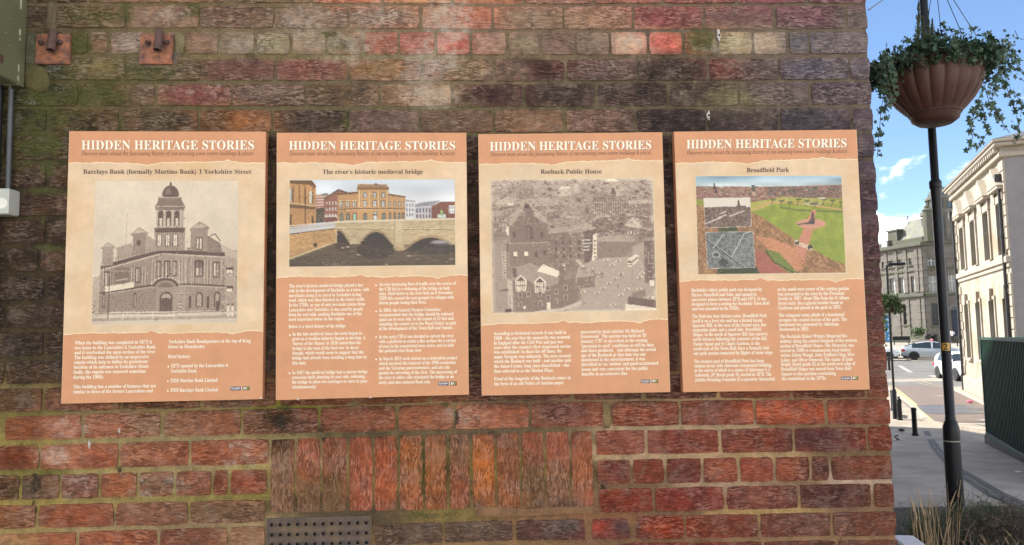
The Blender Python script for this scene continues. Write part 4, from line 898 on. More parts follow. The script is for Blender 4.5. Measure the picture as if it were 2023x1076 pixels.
    # car park street
    c.poly([(600,790),(700,745),(880,735),(960,760),(975,880),(1036,930),(1036,1040),(520,1040),(620,960),(580,860)], (166,160,160)); c.poly([(880,960),(1036,985),(1036,1030),(870,1000)], (84,)*3); c.poly([(860,1000),(1036,1030),(1036,1040),(860,1040)],(225,)*3)
    c.poly([(905,680),(975,650),(975,880),(930,760)],(172,)*3,.7)
    def car(x, y, s=1.0, t=235): c.poly([(x-16*s,y+7*s),(x-10*s,y-3*s),(x+8*s,y-9*s),(x+18*s,y-4*s),(x+14*s,y+5*s),(x-6*s,y+12*s)], (t,)*3); c.poly([(x-8*s,y+1*s),(x+6*s,y-6*s),(x+10*s,y-1*s),(x-2*s,y+6*s)], (90,)*3); c.line([(x-14*s,y+10*s),(x+14*s,y+6*s)],2.5*s,(60,)*3)
    for k in range(5): car(838-k*34, 830+k*27, 1.0, 205)
    for k in range(14): car(610+rs.uniform(0,125), 790+rs.uniform(0,60), .8, rs.randint(120,240))
    for (x, y) in ((755,752),(790,780),(825,758),(620,930),(835,950),(870,920),(790,1005),(958,830),(945,850),(1000,968),(1030,968),(940,920),(960,935)): car(x,y,1.05,225)
    c.poly([(878,748),(926,722),(944,730),(942,756),(902,796),(880,790)], (226,)*3); c.poly([(880,758),(902,762),(940,736),(940,744),(903,773),(880,768)],(84,)*3); c.line([(902,762),(903,796)],2,(120,)*3); c.poly([(880,776),(901,780),(901,786),(880,782)],(100,)*3)
    block(590,850,100,60,24,112); c.line([(822,890),(822,915)],4,(50,)*3); c.line([(905,700),(903,910)],2,(110,)*3)
    c.poly([(900,940),(975,920),(980,960),(900,970)],(120,)*3); c.grain(30,6,[(900,930),(975,915),(985,965),(900,975)])
    # corner inn in the foreground
    c.poly([(188,850),(225,850),(225,1040),(190,1040)],(190,)*3); c.poly([(120,640),(190,660),(200,1040),(110,1040)],(146,)*3); 
    for k in range(10): car(178, 700+k*16, .7, 232)
    c.poly([(150,912),(200,905),(200,916),(150,918)],(80,)*3); c.poly([(225,840),(345,830),(400,850),(480,870),(575,850),(590,990),(500,1015),(345,1035),(245,1035)], (108,)*3)
    c.poly([(215,860),(235,790),(330,760),(400,810),(345,880),(300,850)], (150,)*3); c.poly([(345,880),(385,820),(480,830),(485,880),(410,900)], (150,)*3); c.poly([(365,810),(400,770),(500,815),(480,845)],(236,)*3); c.rect(490,780,522,880,(104,)*3); c.rect(228,790,250,840,(80,)*3)
    for (x, y) in ((272,850),(380,860)):
        c.poly([(x-32,y+8),(x,y-22),(x+34,y+8),(x+28,y+72),(x-28,y+72)], (236,)*3); c.poly([(x-26,y+12),(x,y-12),(x+26,y+12)],(70,)*3)
        for k in range(-2,3): c.line([(x+k*11,y+12),(x+k*11,y+70)],3.6,(60,)*3)
        c.line([(x-28,y+38),(x+28,y+38)],4,(60,)*3)
    for (x, y) in ((265,940),(315,935),(378,935),(425,905),(425,960),(472,925),(525,905),(525,960),(265,995),(378,990),(470,980)): c.rect(x-11,y-15,x+11,y+15,(196,)*3); c.rect(x-8,y-12,x-1,y+13,(70,)*3); c.rect(x+1,y-12,x+8,y+13,(70,)*3)
    c.rect(415,985,438,1024,(236,)*3); c.rect(283,1005,296,1022,(236,)*3); c.poly([(590,985),(620,985),(600,1010),(500,1035),(345,1040),(345,1034),(500,1018)],(190,)*3); c.poly([(180,1020),(215,1015),(218,1036),(178,1038)],(50,)*3); c.line([(208,940),(208,1020)],3,(60,)*3)
    c.poly([(620,790),(580,750),(600,745),(640,790)],(232,)*3,.6)
    c.detail([(110,293),(1036,293),(1036,560),(110,560)], 2600, (3, 16), (2, 6), .45, .4); c.detail([(110,560),(1036,560),(1036,1040),(110,1040)], 2600, (3, 14), (1.5, 5), .35, .25); c.detail([(430,480),(1036,480),(1036,640),(430,640)], 700, (3, 18), (2, 7), .5, .45); c.a = (c.a-140)*1.15+132
    c.grain(22, 6)
    # soft faded edges of the print
    e = np.minimum.reduce([(c.gx-c.x0)/22, (c.x1-c.gx)/22, (c.gy-c.y0)/20, (c.y1-c.gy)/14]); c.a = c.a + np.clip(1-e, 0, 1)[..., None]*50
    return c
def park_view():
    c = Canvas(190, 361, 1222, 1040, 290, 192, seed=11); rs = c.rs
    c.grad((140,172,192), (200,205,208), 361, 440); n = c.nz(30, ax=5)[..., None]; c.a += np.where(c.gy[..., None] < 440, (n-.4)*70, 0)
    c.poly([(190,432),(760,436),(1222,425),(1222,560),(190,560)], (150,112,98)); c.grain(30,9,[(190,432),(1222,425),(1222,560),(190,560)],ax=2)
    for k in range(260): x = rs.uniform(190,700); y = rs.uniform(438,515); c.rect(x,y,x+rs.uniform(3,14),y+rs.uniform(2,6),(rs.choice([225,205,180,120]),rs.choice([190,150,110]),rs.choice([170,130,105])),.7)
    for k in range(160): x = rs.uniform(700,1222); y = rs.uniform(440,500); c.ell(x,y,rs.uniform(5,20),rs.uniform(3,9),(rs.randint(85,135),rs.randint(80,110),rs.randint(75,95)),.6)
    c.poly([(316,415),(322,405),(330,440),(345,478),(318,478)],(80,66,66)); c.rect(584,425,607,470,(84,78,78)); c.rect(585,468,608,500,(190,160,135)); c.rect(560,478,585,505,(120,95,85))
    c.poly([(190,520),(580,545),(760,515),(1222,520),(1222,1040),(190,1040)], (150,150,66))
    c.poly([(575,610),(720,555),(860,560),(1222,615),(1222,975),(1130,950),(870,790),(600,640)], (146,156,62)); c.grain(16,40,[(575,610),(720,555),(860,560),(1222,615),(1222,975),(870,790)],tint=(1,.8,.4))
    for k in range(14): c.line([(760+k*34,560+k*3),(640+k*52,800+k*20)],3,(178,180,84),.35)
    c.poly([(190,560),(575,610),(640,640),(870,800),(1130,950),(1222,985),(1222,1040),(190,1040)], (160,118,82)); c.grain(36,16,[(190,560),(575,610),(870,800),(1222,985),(1222,1040),(190,1040)],tint=(1,.75,.6)); c.grain(26,7,[(190,560),(575,610),(870,800),(1222,985),(1222,1040),(190,1040)])
    c.poly([(560,548),(720,522),(800,505),(1222,535),(1222,560),(900,540),(740,560),(600,605),(575,600)], (176,170,84)); c.line([(575,600),(720,548),(860,545),(1222,600)],9,(205,160,112)); c.line([(640,560),(820,520)],5,(200,165,120))
    c.line([(780,580),(900,600),(1222,615)],12,(96,104,60),.7)
    for k in range(9): x = 720+k*60; y = 540+(k%3)*10; c.line([(x,y+28),(x+14,y-15)],4,(70,70,45)); c.ell(x+12,y-14,22,9,(92,96,55),.7)
    c.ell(1010,556,62,13,(190,180,130)); c.ell(1020,556,34,8,(90,92,80)); c.rect(1050,512,1100,524,(215,200,180)); c.rect(880,500,1200,512,(100,92,72),.5)
    # red path, statue circle
    c.poly([(1000,600),(1035,600),(1010,700),(985,800),(960,860),(930,990),(860,900),(905,800),(950,700)], (205,138,112)); c.ell(992,695,104,34,(210,150,128)); c.poly([(1000,618),(1012,612),(1018,660),(1020,695),(950,700),(990,665)],(84,72,70)); c.line([(895,702),(965,690)],9,(96,86,74)); 
    c.poly([(870,815),(1000,850),(985,885),(870,835)],(225,190,170)); c.ell(888,825,16,14,(70,64,50)); c.ell(980,860,18,18,(70,64,50)); c.ell(884,815,9,6,(220,210,200)); c.ell(985,870,9,6,(220,210,200))
    c.poly([(600,780),(700,790),(870,860),(930,1000),(880,1030),(700,890)], (204,140,105)); c.poly([(640,860),(760,895),(880,1030),(820,1035),(700,940)], (120,128,60)); c.line([(670,880),(720,960),(860,1035)],6,(60,52,46)); c.poly([(600,880),(660,880),(720,970),(830,1040),(600,1040)],(170,100,84))
    for (cx_, cy_, n_, rr) in ((640,850,60,110),(960,980,90,130),(1120,1010,40,70),(230,880,40,90),(240,640,30,60)):
        for k in range(n_):
            a = rs.uniform(-math.pi,0) if rs.rand() < .8 else rs.uniform(0,math.pi); r_ = rr*rs.uniform(.4,1); c.line([(cx_,cy_+30),(cx_+r_*math.cos(a)*.8,cy_+30+r_*math.sin(a))],1.6,(rs.randint(110,190),rs.randint(80,120),rs.randint(60,85)),.5)
    c.poly([(345,720),(470,715),(480,745),(345,748)],(70,80,44)); c.poly([(330,1000),(600,990),(620,1040),(320,1040)],(64,72,44)); c.grain(20,8,[(330,1000),(600,990),(620,1040),(320,1040)])
    c.detail([(190,436),(1222,428),(1222,520),(190,560)], 1500, (3, 14), (2, 5), .4, .4); c.detail([(190,560),(575,610),(870,800),(1222,985),(1222,1040),(190,1040)], 2200, (2, 12), (2, 8), .45, .3); c.detail([(600,570),(1222,620),(1222,960),(870,790)], 900, (6, 30), (2, 5), .12, .12)
    c.grain(14, 6)
    # two inset prints
    def ins(q, f):
        P = np.array(q, float); m, sl = c.mask(q); S = c.a.copy(); f(); keep = c.a.copy(); c.a = S; w = m[..., None]; c.a[sl] = S[sl]*(1-w)+keep[sl]*w
        c.line(list(q)+[q[0]], 2.4, (226,214,206))
    def one():
        c.poly([(240,512),(575,512),(575,590),(240,590)],(226,212,200)); c.poly([(240,578),(400,572),(575,578),(575,720),(240,720)],(120,98,88)); c.grain(34,10,[(240,570),(575,570),(575,720),(240,720)])
        c.poly([(480,575),(482,535),(488,525),(494,535),(497,560),(505,575)],(90,70,64)); c.rect(470,568,540,580,(110,90,82))
        for (x, y, l) in ((250,690,80),(340,650,60),(420,640,110),(300,670,70),(360,620,40)): c.line([(x,y),(x+l,y-l*.35)],7,(222,208,196)); 
        for k in range(7): c.line([(440+k*22,715),(575,650+k*9)],2.5,(190,172,162) if k % 2 else (80,62,58))
        for k in range(60): c.rect(*(lambda x, y: (x,y,x+8,y+4))(rs.uniform(245,570),rs.uniform(595,700)),(rs.randint(60,230),)*3,.6)
    def two():
        c.poly([(248,745),(592,745),(592,1000),(248,1000)],(116,)*3); c.grain(36,12); c.grain(26,6)
        for k in range(11): c.line([(410+k*17,995),(480+k*14,770)],2,(190,)*3,.7)
        for k in range(10): c.line([(400,970-k*20),(592,960-k*22)],1.6,(180,)*3,.55)
        c.line([(255,800),(520,1000)],8,(70,)*3); c.line([(262,798),(528,998)],3,(215,)*3); c.line([(300,860),(380,760)],5,(205,)*3); c.line([(430,920),(520,760),(560,750)],5,(205,)*3); c.ell(320,905,30,24,(190,)*3,.7); c.ell(320,905,20,14,(80,)*3); c.ell(370,960,34,26,(62,)*3,.8)
        for k in range(50): c.rect(*(lambda x, y: (x,y,x+7,y+5))(rs.uniform(250,585),rs.uniform(750,990)),(rs.randint(50,240),)*3,.55)
    ins([(243,515),(570,511),(573,711),(250,718)], one); ins([(250,750),(583,747),(590,996),(259,1000)], two)
    return c
PH = [([(189,358),(470,357.5),(467.5,636.5),(181,641)], corner_bank, ((62,36,32),(255,238,216))), ([(572.5,355.5),(898,354.5),(899.5,523),(571.5,526.5)], arched_bridge, None),
      ([(969,354.5),(1289.5,352),(1296.5,611.5),(974,618)], aerial_streets, ((74,48,44),(252,232,212))), ([(1374.5,348),(1662,347),(1671,538),(1379.5,541.5)], park_view, None)]
for bi, (q, fn, sep_) in enumerate(PH):
    g = 2.2; qq = [(q[0][0]-g,q[0][1]-g),(q[1][0]+g,q[1][1]-g),(q[2][0]+g,q[2][1]+g),(q[3][0]-g,q[3][1]+g)]
    under(MB().add([front(x, y, .7) for x, y in qq], [(0,3,2,1)]).build('picture_border', M_glow), boards[bi])
    fn().mesh(q, 'printed_photograph', boards[bi], 1.2, sep_)
# the painted advert on a gable inside the aerial picture
for s_, x0, x1, y in (('BOTTOM', 623, 665, 640), ('WINE VAULTS', 622, 676, 658), ('TADDY', 628, 668, 676), ('ALES', 632, 664, 694)):
    ox, oy = D[2][0]; s = D[2][1]; T(s_, ox+x0/s, ox+x1/s, oy+y/s, oy+(y-2)/s, 4.2, boards[2], 'advert_lettering', M_white, 3, 'p', .02)
ox, oy = D[0][0]; s = D[0][1]
flush_text(front)

# ================================================================== GROUND, ROAD, PAVEMENT
GD = [0, 6, 9, 14, 20, 27, 42, 63, 80, 92, 110, 400, 1500]; GZ = [.45, .42, .34, .05, -.2, -.25, -.18, .13, .52, .82, .95, 1.4, 1.9]
FWD = CR[:, 1].copy(); FWD[2] = 0; FWD /= np.linalg.norm(FWD)
def gz(x, y): d = (x-EYE[0])*FWD[0]+(y-EYE[1])*FWD[1]; return float(np.interp(d, GD, GZ))
def GP(px, py, off=0.0):                     # where the sight line meets the ground
    r = ray(px, py); t = 3.0
    while t < 900:
        p = EYE + r*t
        if p[2] <= gz(p[0], p[1])+off: break
        t += 0.04 if t < 120 else 1.0
    return EYE + r*t
M_paving = mat('paving', (0.32, 0.275, 0.215), 0.75, vary=0.18, scale=1.6, bump=0.004, grime=(0.22, 0.19, 0.15), gscale=.7)
M_tarmac = mat('tarmac', (0.15, 0.143, 0.13), 0.7, vary=0.15, scale=2.5, bump=0.003, grime=(0.105, 0.10, 0.09), gscale=.5)
M_setts = mat('red_setts', (0.155, 0.115, 0.09), 0.6, vary=0.2, scale=4, bump=0.01, bscale=9)
M_wet = mat('wet_tarmac', (0.10, 0.095, 0.095), 0.40, vary=0.3, scale=1.2)
M_kerb = mat('kerb_stone', (0.34, 0.30, 0.25), 0.8, vary=0.2)
M_yellow = mat('yellow_line', (0.50, 0.42, 0.20), 0.7, vary=0.25, scale=5); M_wline = mat('white_line', (0.30, 0.29, 0.27), 0.7, vary=0.25, scale=5)
M_soil = mat('soil', (0.045, 0.034, 0.024), 0.95, vary=0.5, scale=18, bump=0.03, bscale=25)
xs = list(np.linspace(-60, 90, 31)); ys = [-60, -30, -10, -3, 0, 2, 3.5, 5, 6.5, 8, 10, 12, 15, 18, 21, 25, 30, 36, 42, 50, 60, 70, 78, 90, 108, 200, 400, 800, 1400]
xs = [-900, -300] + xs + [300, 900]
V = [(x, y, gz(x, y) - 0.01) for y in ys for x in xs]; nx = len(xs)
Fc = [(j*nx+i, j*nx+i+1, (j+1)*nx+i+1, (j+1)*nx+i) for j in range(len(ys)-1) for i in range(nx-1)]
tag(MB().add(V, Fc).build('ground', M_paving, smooth=True), kind='structure')
def strip(rows, name, material, off, nu=8, sub=6, kind='structure', parent=None, thick=0.0):
    """rows of (left px, right px, py): a sheet draped on the ground between the two edges"""
    R_ = []
    for k in range(len(rows)-1):
        for s in range(sub):
            f = s/sub; R_.append([rows[k][i]*(1-f)+rows[k+1][i]*f for i in range(4 if len(rows[0]) == 4 else 3)])
    R_.append(list(rows[-1])); V = []
    for r in R_:
        A = GP(r[0], r[2]); B = GP(r[1], r[3] if len(r) == 4 else r[2])
        for i in range(nu+1):
            p = A + (B-A)*i/nu; V.append((p[0], p[1], gz(p[0], p[1])+off))
    n = nu+1; Fc = [(j*n+i, j*n+i+1, (j+1)*n+i+1, (j+1)*n+i) for j in range(len(R_)-1) for i in range(nu)]
    o = MB().add(V, Fc).build(name, material, smooth=True)
    if kind: tag(o, kind=kind)
    return o
strip([(1600,2120,762), (1600,2140,735), (1600,2160,712)], 'road', M_tarmac, 0.0, sub=8)
strip([(1835,1990,834), (1812,1975,816), (1790,1960,800), (1772,1930,784), (1750,1885,768), (1740,1868,762)], 'red_sett_road', M_setts, 0.004)
strip([(1850,1935,818), (1828,1950,815), (1816,1930,811), (1803,1948,807), (1812,1925,803), (1830,1900,800)], 'puddle', M_wet, 0.012, kind='stuff')
strip([(1500,2300,708), (1500,2300,690), (1500,2300,676)], 'far_pavement', mat('pale_paving', (0.32, 0.29, 0.24), 0.8, vary=0.15, scale=.8), 0.09, sub=6)
# kerbs: real steps, in single stones
def kerb(pts, name, h=0.10, w=0.14, L_=0.9, label=None):
    P = [GP(*p) for p in pts]; root = None; n = 0
    for a, b in zip(P[:-1], P[1:]):
        d = b-a; d[2] = 0; l = np.linalg.norm(d); u = d/l; k = max(1, int(l/L_)); nrm = np.array((-u[1], u[0], 0))
        for i in range(k):
            s = a+d*i/k+u*0.006; e = a+d*(i+1)/k-u*0.006; m_ = MB(); zs = [gz(*s[:2]), gz(*e[:2])]
            vs = []
            for (q, z) in ((s, zs[0]), (e, zs[1])):
                for o_ in (-w/2, w/2): vs += [(q[0]+nrm[0]*o_, q[1]+nrm[1]*o_, z-.05), (q[0]+nrm[0]*o_, q[1]+nrm[1]*o_, z+h)]
            m_.add(vs, [(0,1,3,2), (4,6,7,5), (1,5,7,3), (0,4,5,1), (2,3,7,6)])
            o = m_.build('kerb_stone', M_kerb)
            if root is None: root = empty(name, tuple(a)); tag(root, kind='structure')
            under(o, root); n += 1
    return root
kerb([(1740,757), (1758,770), (1797,798), (1818,817), (1834,834), (1864,839), (1905,846), (1962,853)], 'pavement_kerb', 0.05)
kerb([(1880,768), (1905,779), (1960,806)], 'building_kerb', 0.10)
kerb([(1700,707), (1910,709)], 'far_kerb', 0.10, w=.2, L_=1.5)
def painted(pts, w, material, name):
    P = [GP(*p) for p in pts]; m_ = MB()
    for a, b in zip(P[:-1], P[1:]):
        d = b-a; d[2] = 0; l = np.linalg.norm(d); u = d/l; nrm = np.array((-u[1], u[0], 0))*w/2; k = max(1, int(l/1.0)); vs = []
        for i in range(k+1):
            p = a+d*i/k
            for s in (-1, 1): q = p+nrm*s; vs.append((q[0], q[1], gz(q[0], q[1])+0.0125))
        m_.add(vs, [(2*i, 2*i+1, 2*i+3, 2*i+2) for i in range(k)])
    return tag(m_.build(name, material), kind='structure')
painted([(1756,762), (1772,773), (1806,800), (1826,818), (1843,832)], 0.065, M_yellow, 'yellow_line'); painted([(1762,762), (1779,774), (1812,801)], 0.065, M_yellow, 'yellow_line')
painted([(1813,756), (1838,762), (1875,766)], 0.065, M_yellow, 'yellow_line'); painted([(1822,754), (1846,760), (1880,763)], 0.065, M_yellow, 'yellow_line')
painted([(1893,768), (1915,779), (1955,799)], 0.08, M_yellow, 'yellow_line')
for pts in ([(1849,783),(1863,782)], [(1938,829),(1953,832)], [(1938,837),(1952,840)], [(1770,713),(1776,714)], [(1796,712),(1812,713)], [(1822,713),(1832,713)], [(1838,741),(1851,746)], [(1776,722),(1800,736)]): painted(pts, 0.3, M_wline, 'white_line')
# puddles on the near pavement: thin sheets of water
M_water = mat('puddle_water', (0.05, 0.055, 0.06), 0.04, vary=0.1)
for (cx_, cy_, rx, ry, sd) in ((1768,866,15,7,1), (1786,823,8,4,3), (1752,846,8,4,4)):
    rs = random.Random(sd); n = 18; vs = []
    for k in range(n):
        a = 2*math.pi*k/n; f = rs.uniform(.6, 1.15); p = GP(cx_+rx*f*math.cos(a), cy_+ry*f*math.sin(a)); vs.append((p[0], p[1], gz(p[0], p[1])+0.006))
    tag(MB().add(vs, [tuple(range(n))[::-1]]).build('puddle', M_water), kind='stuff')
# curved drainage tracks set in the paving
M_track = mat('drain_track', (0.06, 0.06, 0.058), 0.6, vary=0.2)
for off in (0, 9, 22, 32):
    pts = [(1826+off*.25, 852), (1842+off*.5, 885+off*.1), (1872+off*.7, 921+off*.1), (1905+off*.85, 945), (1950+off, 975), (2030+off*1.2, 1012)]
    P = [GP(*p) for p in pts]; m_ = MB(); vs = []
    Q = []
    for a, b in zip(P[:-1], P[1:]):
        for i in range(6): Q.append(a+(b-a)*i/6)
    for i, p in enumerate(Q[:-1]):
        u = Q[i+1]-p; u[2] = 0; u /= np.linalg.norm(u)
        for s in (-1, 1): q = p+np.array((-u[1], u[0], 0))*0.022*s; vs.append((q[0], q[1], gz(q[0], q[1])+0.008))
    m_.add(vs, [(2*i, 2*i+1, 2*i+3, 2*i+2) for i in range(len(Q)-2)])
    tag(m_.build('drain_track', M_track), kind='structure')
# the raised terrace the photograph was taken from
M_flag = mat('terrace_paving', (0.42, 0.37, 0.30), 0.8, vary=0.15, scale=2, bump=0.003)
tag(MB().box((-30, -45, -.5), (18, YB+0.006, 0.95)).build('terrace', M_flag), kind='structure')
tag(MB().box((XC+0.004, YB+0.006, -.5), (18, 2.2, 0.95)).build('terrace_end', M_flag), kind='structure')

# ================================================================== PALE STONE HALL ON THE RIGHT
def frame_from(o, u, nrm): return Matrix(((u[0], nrm[0], 0, o[0]), (u[1], nrm[1], 0, o[1]), (0, 0, 1, 0), (0, 0, 0, 1)))
NC, FC = at_depth(2006, 648, 26.3), at_depth(1900.5, 648, 35.2)
uv = FC-NC; uv[2] = 0; LF = float(np.linalg.norm(uv)); uv /= LF; nv = np.array((-uv[1], uv[0], 0))
if nv[0] > 0: nv = -nv
HF = frame_from(NC, uv, nv)                  # local x along the front, y out towards the street
M_cream = mat('cream_stone', (0.335, 0.31, 0.255), 0.85, vary=0.16, scale=1.2, grime=(0.27, 0.22, 0.15), gscale=.9, bump=0.004, bscale=12)
M_trim = mat('trim_stone', (0.33, 0.29, 0.235), 0.85, vary=0.14, scale=3)
M_glassd = mat('dark_glass', (0.07, 0.08, 0.09), 0.12, vary=0.1); M_glassl = mat('curtained_glass', (0.32, 0.33, 0.32), 0.2, vary=0.2, scale=2)
M_slate = mat('grey_slate', (0.10, 0.10, 0.105), 0.7, vary=0.25, scale=5); M_iron = mat('black_paint', (0.010, 0.011, 0.013), 0.42, vary=0.2, scale=20, bump=0.0004, spec=.28)
M_pipe = mat('black_pipe', (0.018, 0.018, 0.02), 0.45, vary=0.2)
def wall_boxes(u0, u1, z0, z1, ops, y0, y1):
    us = sorted({u0, u1} | {v for o in ops for v in o[:2]}); zs = sorted({z0, z1} | {v for o in ops for v in o[2:]}); m_ = MB()
    for a, b in zip(us[:-1], us[1:]):
        run = None
        for c, d in zip(zs[:-1], zs[1:]):
            hole = any(o[0] <= (a+b)/2 <= o[1] and o[2] <= (c+d)/2 <= o[3] for o in ops)
            if hole:
                if run: m_.box((a, y0, run[0]), (b, y1, run[1])); run = None
            else: run = (run[0], d) if run else (c, d)
        if run: m_.box((a, y0, run[0]), (b, y1, run[1]))
    return m_
E0 = EYE[2]
def upos(px, lo=0.0, hi=11.0):               # distance along the front at which the eye-level line of that column meets it
    r = ray(px, 648); a = np.array([[r[0], -uv[0]], [r[1], -uv[1]]]); b = (NC-EYE)[:2]; t = np.linalg.solve(a, b); return float(t[1])
wc = [upos(p) for p in (1993.5, 1964.5, 1937, 1914)]
hall = empty('stone_hall', tuple(NC[:2]) + (0,)); tag(hall, 'cream stone two storey hall with pointed window hoods and a bracketed cornice', 'building')
ops = []
for c in wc: ops += [(c-.46, c+.46, E0+2.62, E0+4.5), (c-.42, c+.42, E0-1.3, E0+1.1)]
P_ = lambda mb, name, material, parent=hall, **k: under(mb.build(name, material, None, frame=HF, **k), parent) if parent is hall else (lambda o: (setattr(o, 'parent', parent), o)[1])(mb.build(name, material, None, frame=HF, **k))
P_(wall_boxes(0, LF, -0.4, E0+6.0, ops, -0.42, 0), 'wall', M_cream)
for k in range(1, 20):
    z = -.1+k*.46; m_ = MB()
    if z > E0+5.9 or E0+2.0 < z < E0+2.6: continue
    cuts = sorted((o[0]-.38, o[1]+.38) for o in ops if o[2]-.2 < z < o[3]+(1.5 if o[3] > E0+3 else .5)); a = .66
    for c0, c1 in cuts + [(LF-.55, None)]:
        if c0 > a+.1: P_(MB().box((a, .0005, z), (c0, .004, z+.014)), 'stone_joint', M_trim)
        a = c1 if c1 else a
P_(MB().box((0, -16, -.4), (LF, -0.8, E0+6.0)), 'rear_wall', M_cream); P_(MB().box((-0.012, -16, -.4), (0.0, 0, E0+6.0)).box((LF, -16, -.4), (LF+.012, 0, E0+6.0)), 'end_wall', mat('shaded_stone', (0.22, 0.21, 0.21), 0.9, vary=.12, scale=2))  # end walls take a darker stone colour in place of their shade
P_(MB().bbox((-.15, -16.2, E0+6.0), (LF+.2, .16, E0+6.18), .03).bbox((-.35, -16.3, E0+6.36), (LF+.32, .32, E0+6.5), .04).bbox((-.42, -16.4, E0+6.5), (LF+.4, .38, E0+6.60), .03), 'cornice', M_trim)
b_ = MB().box((-.02, -16, E0+6.18), (LF+.02, .1, E0+6.36)); P_(b_, 'frieze', M_cream)
for k in range(int(LF/.30)):
    P_(MB().box((.06+k*.30, .1, E0+6.2), (.20+k*.30, .27, E0+6.36)), 'cornice_bracket', M_trim)
P_(MB().add([(-.4,.36,E0+6.61), (LF+.38,.36,E0+6.61), (LF-2.5,-5,E0+8.1), (2.5,-5,E0+8.1), (-.4,-16,E0+6.61), (LF+.38,-16,E0+6.61)], [(0,1,2,3), (0,3,4), (1,5,2), (3,2,5,4)]), 'roof', M_slate)
P_(MB().bbox((-.03, -.02, E0+2.28), (LF+.03, .14, E0+2.52), .03).bbox((-.03, -.02, E0+2.12), (LF+.03, .07, E0+2.28), .02), 'string_course', M_trim)
P_(MB().bbox((-.04, -.02, -.4), (LF+.04, .12, .45), .03), 'plinth', M_trim)
for c in wc:
    for (w_, z0, z1, up) in ((.46, E0+2.62, E0+4.5, True), (.42, E0-1.3, E0+1.1, False)):
        f = P_(MB().box((c-w_, -.30, z0), (c-w_+.06, -.2, z1)).box((c+w_-.06, -.30, z0), (c+w_, -.2, z1)).box((c-w_+.06, -.30, z1-.07), (c+w_-.06, -.2, z1)).box((c-w_+.06, -.30, z0), (c+w_-.06, -.2, z0+.07)).box((c-w_+.06, -.29, (z0+z1)/2-.03), (c+w_-.06, -.21, (z0+z1)/2+.03)).box((c-.02, -.29, z0+.07), (c+.02, -.21, (z0+z1)/2-.03)), 'window', M_trim)
        fr = f; pn = MB().box((c-w_+.06, -.27, z0+.07), (c+w_-.06, -.25, z1-.07)).build('pane', M_glassd, frame=HF)
        pn.parent = fr; pn.matrix_parent_inverse = fr.matrix_world.inverted() if False else Matrix.Translation(Vector((0,0,0)))
        pn.matrix_parent_inverse = Matrix.Identity(4); pn.parent = hall; pn.matrix_parent_inverse = Matrix.Translation(-Vector(hall.location))
        if up:
            P_(MB().bbox((c-.66, 0.0, z1+.04), (c-.48, .09, z1+.0+.40), .02).bbox((c+.48, 0.0, z1+.04), (c+.66, .09, z1+.40), .02).box((c-.48, 0, z1+.02), (c+.48, .06, z1+.3)), 'window_bracket', M_trim)
            P_(MB().bbox((c-.76, 0, z1+.42), (c+.76, .24, z1+.54), .02).prism([(c-.78,.26,z1+.545), (c+.78,.26,z1+.545), (c,.26,z1+1.28)], (0,-.27,0)), 'window_hood', M_trim)
            P_(MB().box((c-.62, 0, z0), (c-.47, .07, z1)).box((c+.47, 0, z0), (c+.62, .07, z1)), 'architrave', M_cream)
        else:
            P_(MB().prism([(c-.13,.13,z1-.05), (c+.13,.13,z1-.05), (c+.2,.13,z1+.42), (c-.2,.13,z1+.42)], (0,-.13,0)), 'keystone', M_trim)
            P_(MB().box((c-.56, 0, z0), (c-.43, .06, z1)).box((c+.43, 0, z0), (c+.56, .06, z1)).box((c-.56, 0, z1), (c+.56, .06, z1+.13)), 'architrave', M_cream)
        P_(MB().bbox((c-w_-.12, -.2, z0-.13), (c+w_+.12, .12, z0-.004), .02), 'sill', M_trim)
for k in range(22):
    z = -.35+.1+k*.40; l = .62 if k % 2 else .38
    if z+.38 > E0+5.98: break
    if E0+2.1 < z+.38 and z < E0+2.5: continue
    if z < .5: continue
    P_(MB().bbox((-.03, -.02, z), (l, .05, z+.375), .018), 'quoin', M_trim); P_(MB().bbox((LF-l*.8, -.02, z), (LF+.03, .05, z+.375), .018), 'quoin', M_trim)
for u_ in (upos(2003.5)+.18, LF-.12):
    P_(MB().tube([(u_, .12, -.2), (u_, .12, E0+5.1)], .055, 8), 'drainpipe', M_pipe); P_(MB().prism([(u_-.1,.02,E0+5.1), (u_+.1,.02,E0+5.1), (u_+.18,.02,E0+5.45), (u_-.18,.02,E0+5.45)], (0,.24,0)), 'rainwater_hopper', M_pipe)
    for z in (0.4, 2.2, 4.0, 5.8): P_(MB().lathe([(.075, z), (.08, z+.03), (.08, z+.09), (.075, z+.12)], (u_, .12, 0), 8), 'pipe_collar', M_pipe)

# ================================================================== FAR SANDSTONE CORNER BUILDING
M_sand = mat('sooty_sandstone', (0.120, 0.110, 0.095), 0.9, vary=0.25, scale=1.1, grime=(0.13, 0.115, 0.095), gscale=.5, bump=0.01, bscale=5)
M_sandt = mat('dark_sandstone_trim', (0.078, 0.074, 0.064), 0.9, vary=0.2, scale=2, grime=(0.07, 0.085, 0.04), gscale=.7)
M_leadg = mat('weathered_slate', (0.11, 0.108, 0.095), 0.7, vary=0.2, scale=3, grime=(0.14, 0.16, 0.09), gscale=1.2); M_lead = mat('lead_dome', (0.055, 0.075, 0.08), 0.75, vary=0.15)
bank = empty('corner_building', tuple(at_depth(1857, 650, 90)[:2]) + (0,)); tag(bank, 'soot stained sandstone corner building with a domed turret beyond the road', 'building')
def vic(a, b, depthwise=10.0):               # frame of a front running between two (px, depth) places
    A, B = at_depth(a[0], 650, a[1]), at_depth(b[0], 650, b[1]); A = A + (A-B)*(1.9 if a[0] == 1700 else 0); u = B-A; u[2] = 0; l = float(np.linalg.norm(u)); u /= l; n_ = np.array((u[1], -u[0], 0)); return frame_from(A, u, n_), l, A, u
